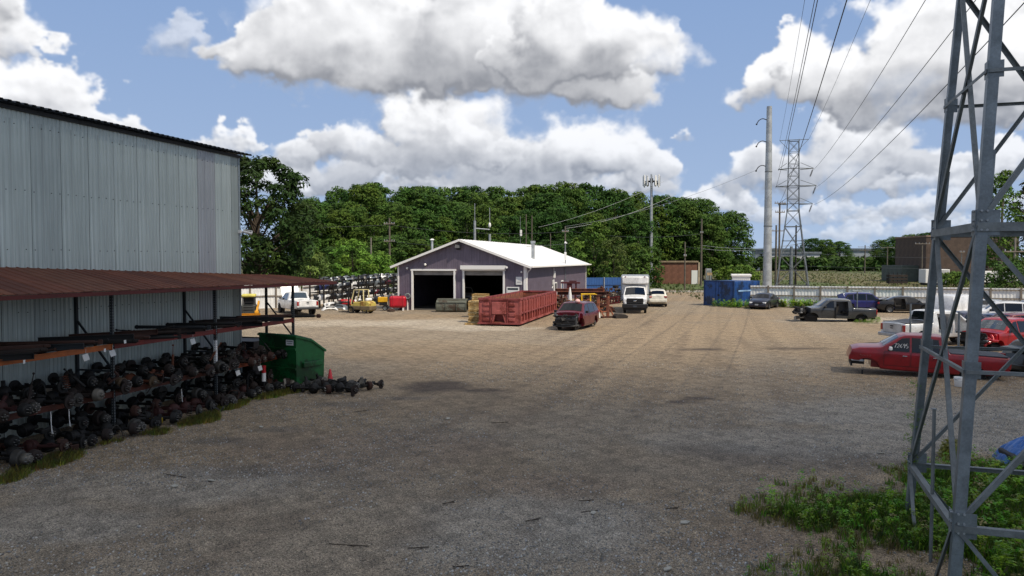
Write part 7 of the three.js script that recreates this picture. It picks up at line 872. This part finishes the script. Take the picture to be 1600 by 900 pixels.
  heap('scrap_heap', 'heap of rusty scrap pieces behind the dark red crossover', P(908, 487), 3.0, 1.9, 1.25, 260, [MT.rust, MT.rustDark, MT.steelDark, mat(0x6f5236, 0.9)]); heap('scrap_heap', 'lower heap of rusty scrap right beside the red container end', P(874, 479), 1.6, 2.2, 1.1, 120, [MT.rust, MT.rustDark, mat(0x5a4a3e, 0.9)]); heap('scrap_heap', 'dark heap of scrap and wheels before the blue fence', P(948, 472), 3.4, 1.8, 1.6, 170, [MT.rustDark, MT.steelDark, MT.black, mat(0x463c34, 0.9)]);
  for (const [i, [px, py, y, c]] of [[962, 470, 1.6, 'topmost'], [972, 470, 1.0, 'lower'], [955, 473, 0.5, 'lowest']].entries()) { const p = P(px, py), t = thing('wheel', `old dark wheel, ${c} of three on the heap by the blue fence`, 'wheel', [p.x, y, p.z]); t.rotation.set(1.3 + i * 0.2, 0.3 * i, 0); shared('tyre', tyreG, MT.rubber, t); shared('rim', rimG, MT.rustDark, t); }
  { const p = P(934.5, 498), t = thing('plastic_board', 'small white panel leaning at the tail of the dark red crossover', 'panel', [p.x, 0.34, p.z], 0.5); t.rotation.z = 0.2; part('panel', [rbox(0.34, 0.62, 0.05, 0.02, [0, 0, 0])], MT.white, t); part('edge', [box(0.03, 0.62, 0.08, [-0.17, 0, -0.02])], MT.galvOld, t); }
}
{ // small things of the right lot
  const tp = (label, px, py, D, bar_) => { const x = (px - 800) / 1200 * D, h = EYE - (py - 405) * D / 1200, t = thing('marker_pole', label, 'post', [x, 0, -D]); part('post', [cyl(0.045, 0.05, h, 10, [0, h / 2, 0])], MT.galv, t); if (bar_) part('cross_bar', [rod([-0.38, h, 0.02], [0.36, h - 0.02, 0.02], 0.045)], MT.galv, t); part('foot', [cyl(0.14, 0.18, 0.1, 12, [0, 0.05, 0])], MT.rustDark, t); };
  tp('grey T shaped marker pole before the dark blue hatchback', 1340, 455, 58.2, true); tp('plain grey marker pole in front of the doorless white pickup cab', 1424, 475, 40.4, false); tp('thin grey pole between the near pylon legs beside the red pickup', 1500, 487, 34, false);
  { const p = spot(1337, 500), t = thing('machine_part', 'rusty wheel hub and ring heaped at the foot of the T shaped pole', 'machine part', [p.x, 0, p.z]); part('ring', [place(new THREE.TorusGeometry(0.35, 0.06, 8, 22), [0, 0.08, 0], [Math.PI / 2, 0, 0])], MT.rust, t); part('rim', [place(rimG.clone(), [-0.1, 0.5, 0.1], [0.4, 0.3, 0])], MT.galvOld, t); part('block', [rbox(0.6, 0.3, 0.4, 0.05, [0.3, 0.2, -0.2])], MT.steelDark, t); }
  { const p = spot(1365.5, 499), t = thing('tyre', 'single tyre standing upright on the gravel right of the T shaped pole', 'tyre', [p.x, 0.34, p.z], 0.9); const g = new THREE.Group(); g.name = 'tyre'; t.add(g); shared('tyre_ring', tyreG, MT.rubber, g); part('rim_edge', [place(new THREE.TorusGeometry(0.215, 0.02, 8, 26), [0, 0, 0.09])], mat(0x8f7a55, 0.8), t); }
  { const p = spot(1498, 604), t = thing('plastic_bucket', 'white plastic bucket on the gravel under the red pickup bed', 'bucket', [p.x, 0, p.z]); part('pail', [lathe([[0, 0.01], [0.14, 0.01], [0.165, 0.34], [0.175, 0.35], [0.155, 0.36], [0.13, 0.06], [0, 0.05]], 20, [0, 0, 0])], MT.white, t); part('rings', [place(new THREE.TorusGeometry(0.168, 0.01, 6, 22), [0, 0.30, 0], [Math.PI / 2, 0, 0]), place(new THREE.TorusGeometry(0.163, 0.01, 6, 22), [0, 0.24, 0], [Math.PI / 2, 0, 0])], MT.white, t); part('handle', [place(new THREE.TorusGeometry(0.17, 0.006, 6, 18, Math.PI), [0, 0.3, 0], [2.0, 0, 0])], MT.steel, t); }
  { // blue tarpaulin over something dark at the right edge
    const t = thing('tarp_bundle', 'crumpled bright blue tarpaulin over dark junk at the right edge', 'tarpaulin', [12.2, 0, -16.7], -0.2), n = 44, pos = [], f = (u, v) => { const x = (u - 0.5) * 2.5, z = (v - 0.5) * 1.9, e = Math.min(u, 1 - u, v, 1 - v) * 2, top = 0.62 + 0.26 * sstep(0.15, 0.8, u); const h = Math.pow(clamp(e * 2.4), 0.6) * top; return [x * (1 - 0.06 * (1 - clamp(e * 3))), Math.max(0.10, h + (fbm(x * 2.2, z * 2.2, 3, 4) - 0.5) * 0.30 + Math.abs(fbm(x * 5, z * 5, 9, 3) - 0.5) * 0.16), z + (fbm(x * 3, z * 3, 5, 3) - 0.5) * 0.2]; };
    for (const o of [0, -0.012]) for (let i = 0; i < n; i++) for (let j = 0; j < n; j++) { const q = [f(i / n, j / n), f((i + 1) / n, j / n), f((i + 1) / n, (j + 1) / n), f(i / n, (j + 1) / n)].map(([x, y, z]) => [x, y + o, z]); pos.push(...q[0], ...q[2], ...q[1], ...q[0], ...q[3], ...q[2]); } const g = new THREE.BufferGeometry(); g.setAttribute('position', new THREE.Float32BufferAttribute(pos, 3)); g.computeVertexNormals(); part('tarp', [g], mat(0x1f62ad, 0.4, 0, { scale: 1.2 }), t); part('dark_junk', [rbox(2.2, 0.34, 1.6, 0.06, [0, 0.18, 0]), rbox(0.3, 0.3, 0.3, 0.05, [-1.2, 0.16, 0.6])], MT.black, t);
  }
  const r = rng(91); // twigs and litter on the gravel
  for (const [i, [px, py, l, a]] of [[781, 661, 0.5, 0.2], [702, 786, 0.3, 0.6], [833, 813, 0.32, 0.5], [916, 783, 0.3, 0.1], [921, 800, 0.34, 0.25], [545, 853, 0.7, -0.2], [272, 744, 0.7, -0.5], [720, 886, 0.25, 0], [654, 857, 0.35, 0.05], [565, 643, 0.5, 0.5], [1050, 795, 0.3, 0.3]].entries()) { const p = spot(px, py), t = thing('twig', `short dark twig lying on the open gravel, ${['ninth', 'fifth', 'eighth', 'tenth', 'eleventh', 'second', 'first', 'sixth', 'fourth', 'third', 'twelfth'][i]} from the left`, 'twig', [p.x, 0.012, p.z], a); part('stem', [tube([[-l / 2, 0, 0], [-l * 0.1, 0.012, 0.03], [l / 2, 0.004, -0.02]], 0.008, 8, 5), tube([[0, 0.01, 0.02], [l * 0.2, 0.02, 0.1]], 0.007, 4, 4)], mat(0x3a3026, 0.95), t); }
  for (const [i, [px, py]] of [[1043, 891], [1070, 818], [273, 761], [330, 752], [408, 668], [927, 803], [1376, 709], [700, 655]].entries()) { const p = spot(px, py), t = thing('litter', 'small pale scrap of litter lying on the gravel', 'litter', [p.x, 0.02, p.z], r() * 6, 'pale litter on the gravel'); part('scrap', [extrude([[-0.09, -0.03], [0.02, -0.05], [0.1, 0.0], [0.04, 0.05], [-0.06, 0.04]], 0.012, 0.004).rotateX(-Math.PI / 2 + 0.2)], mat(0xb9b5a8, 0.8), t); }
}

renderer.render(scene, camera);
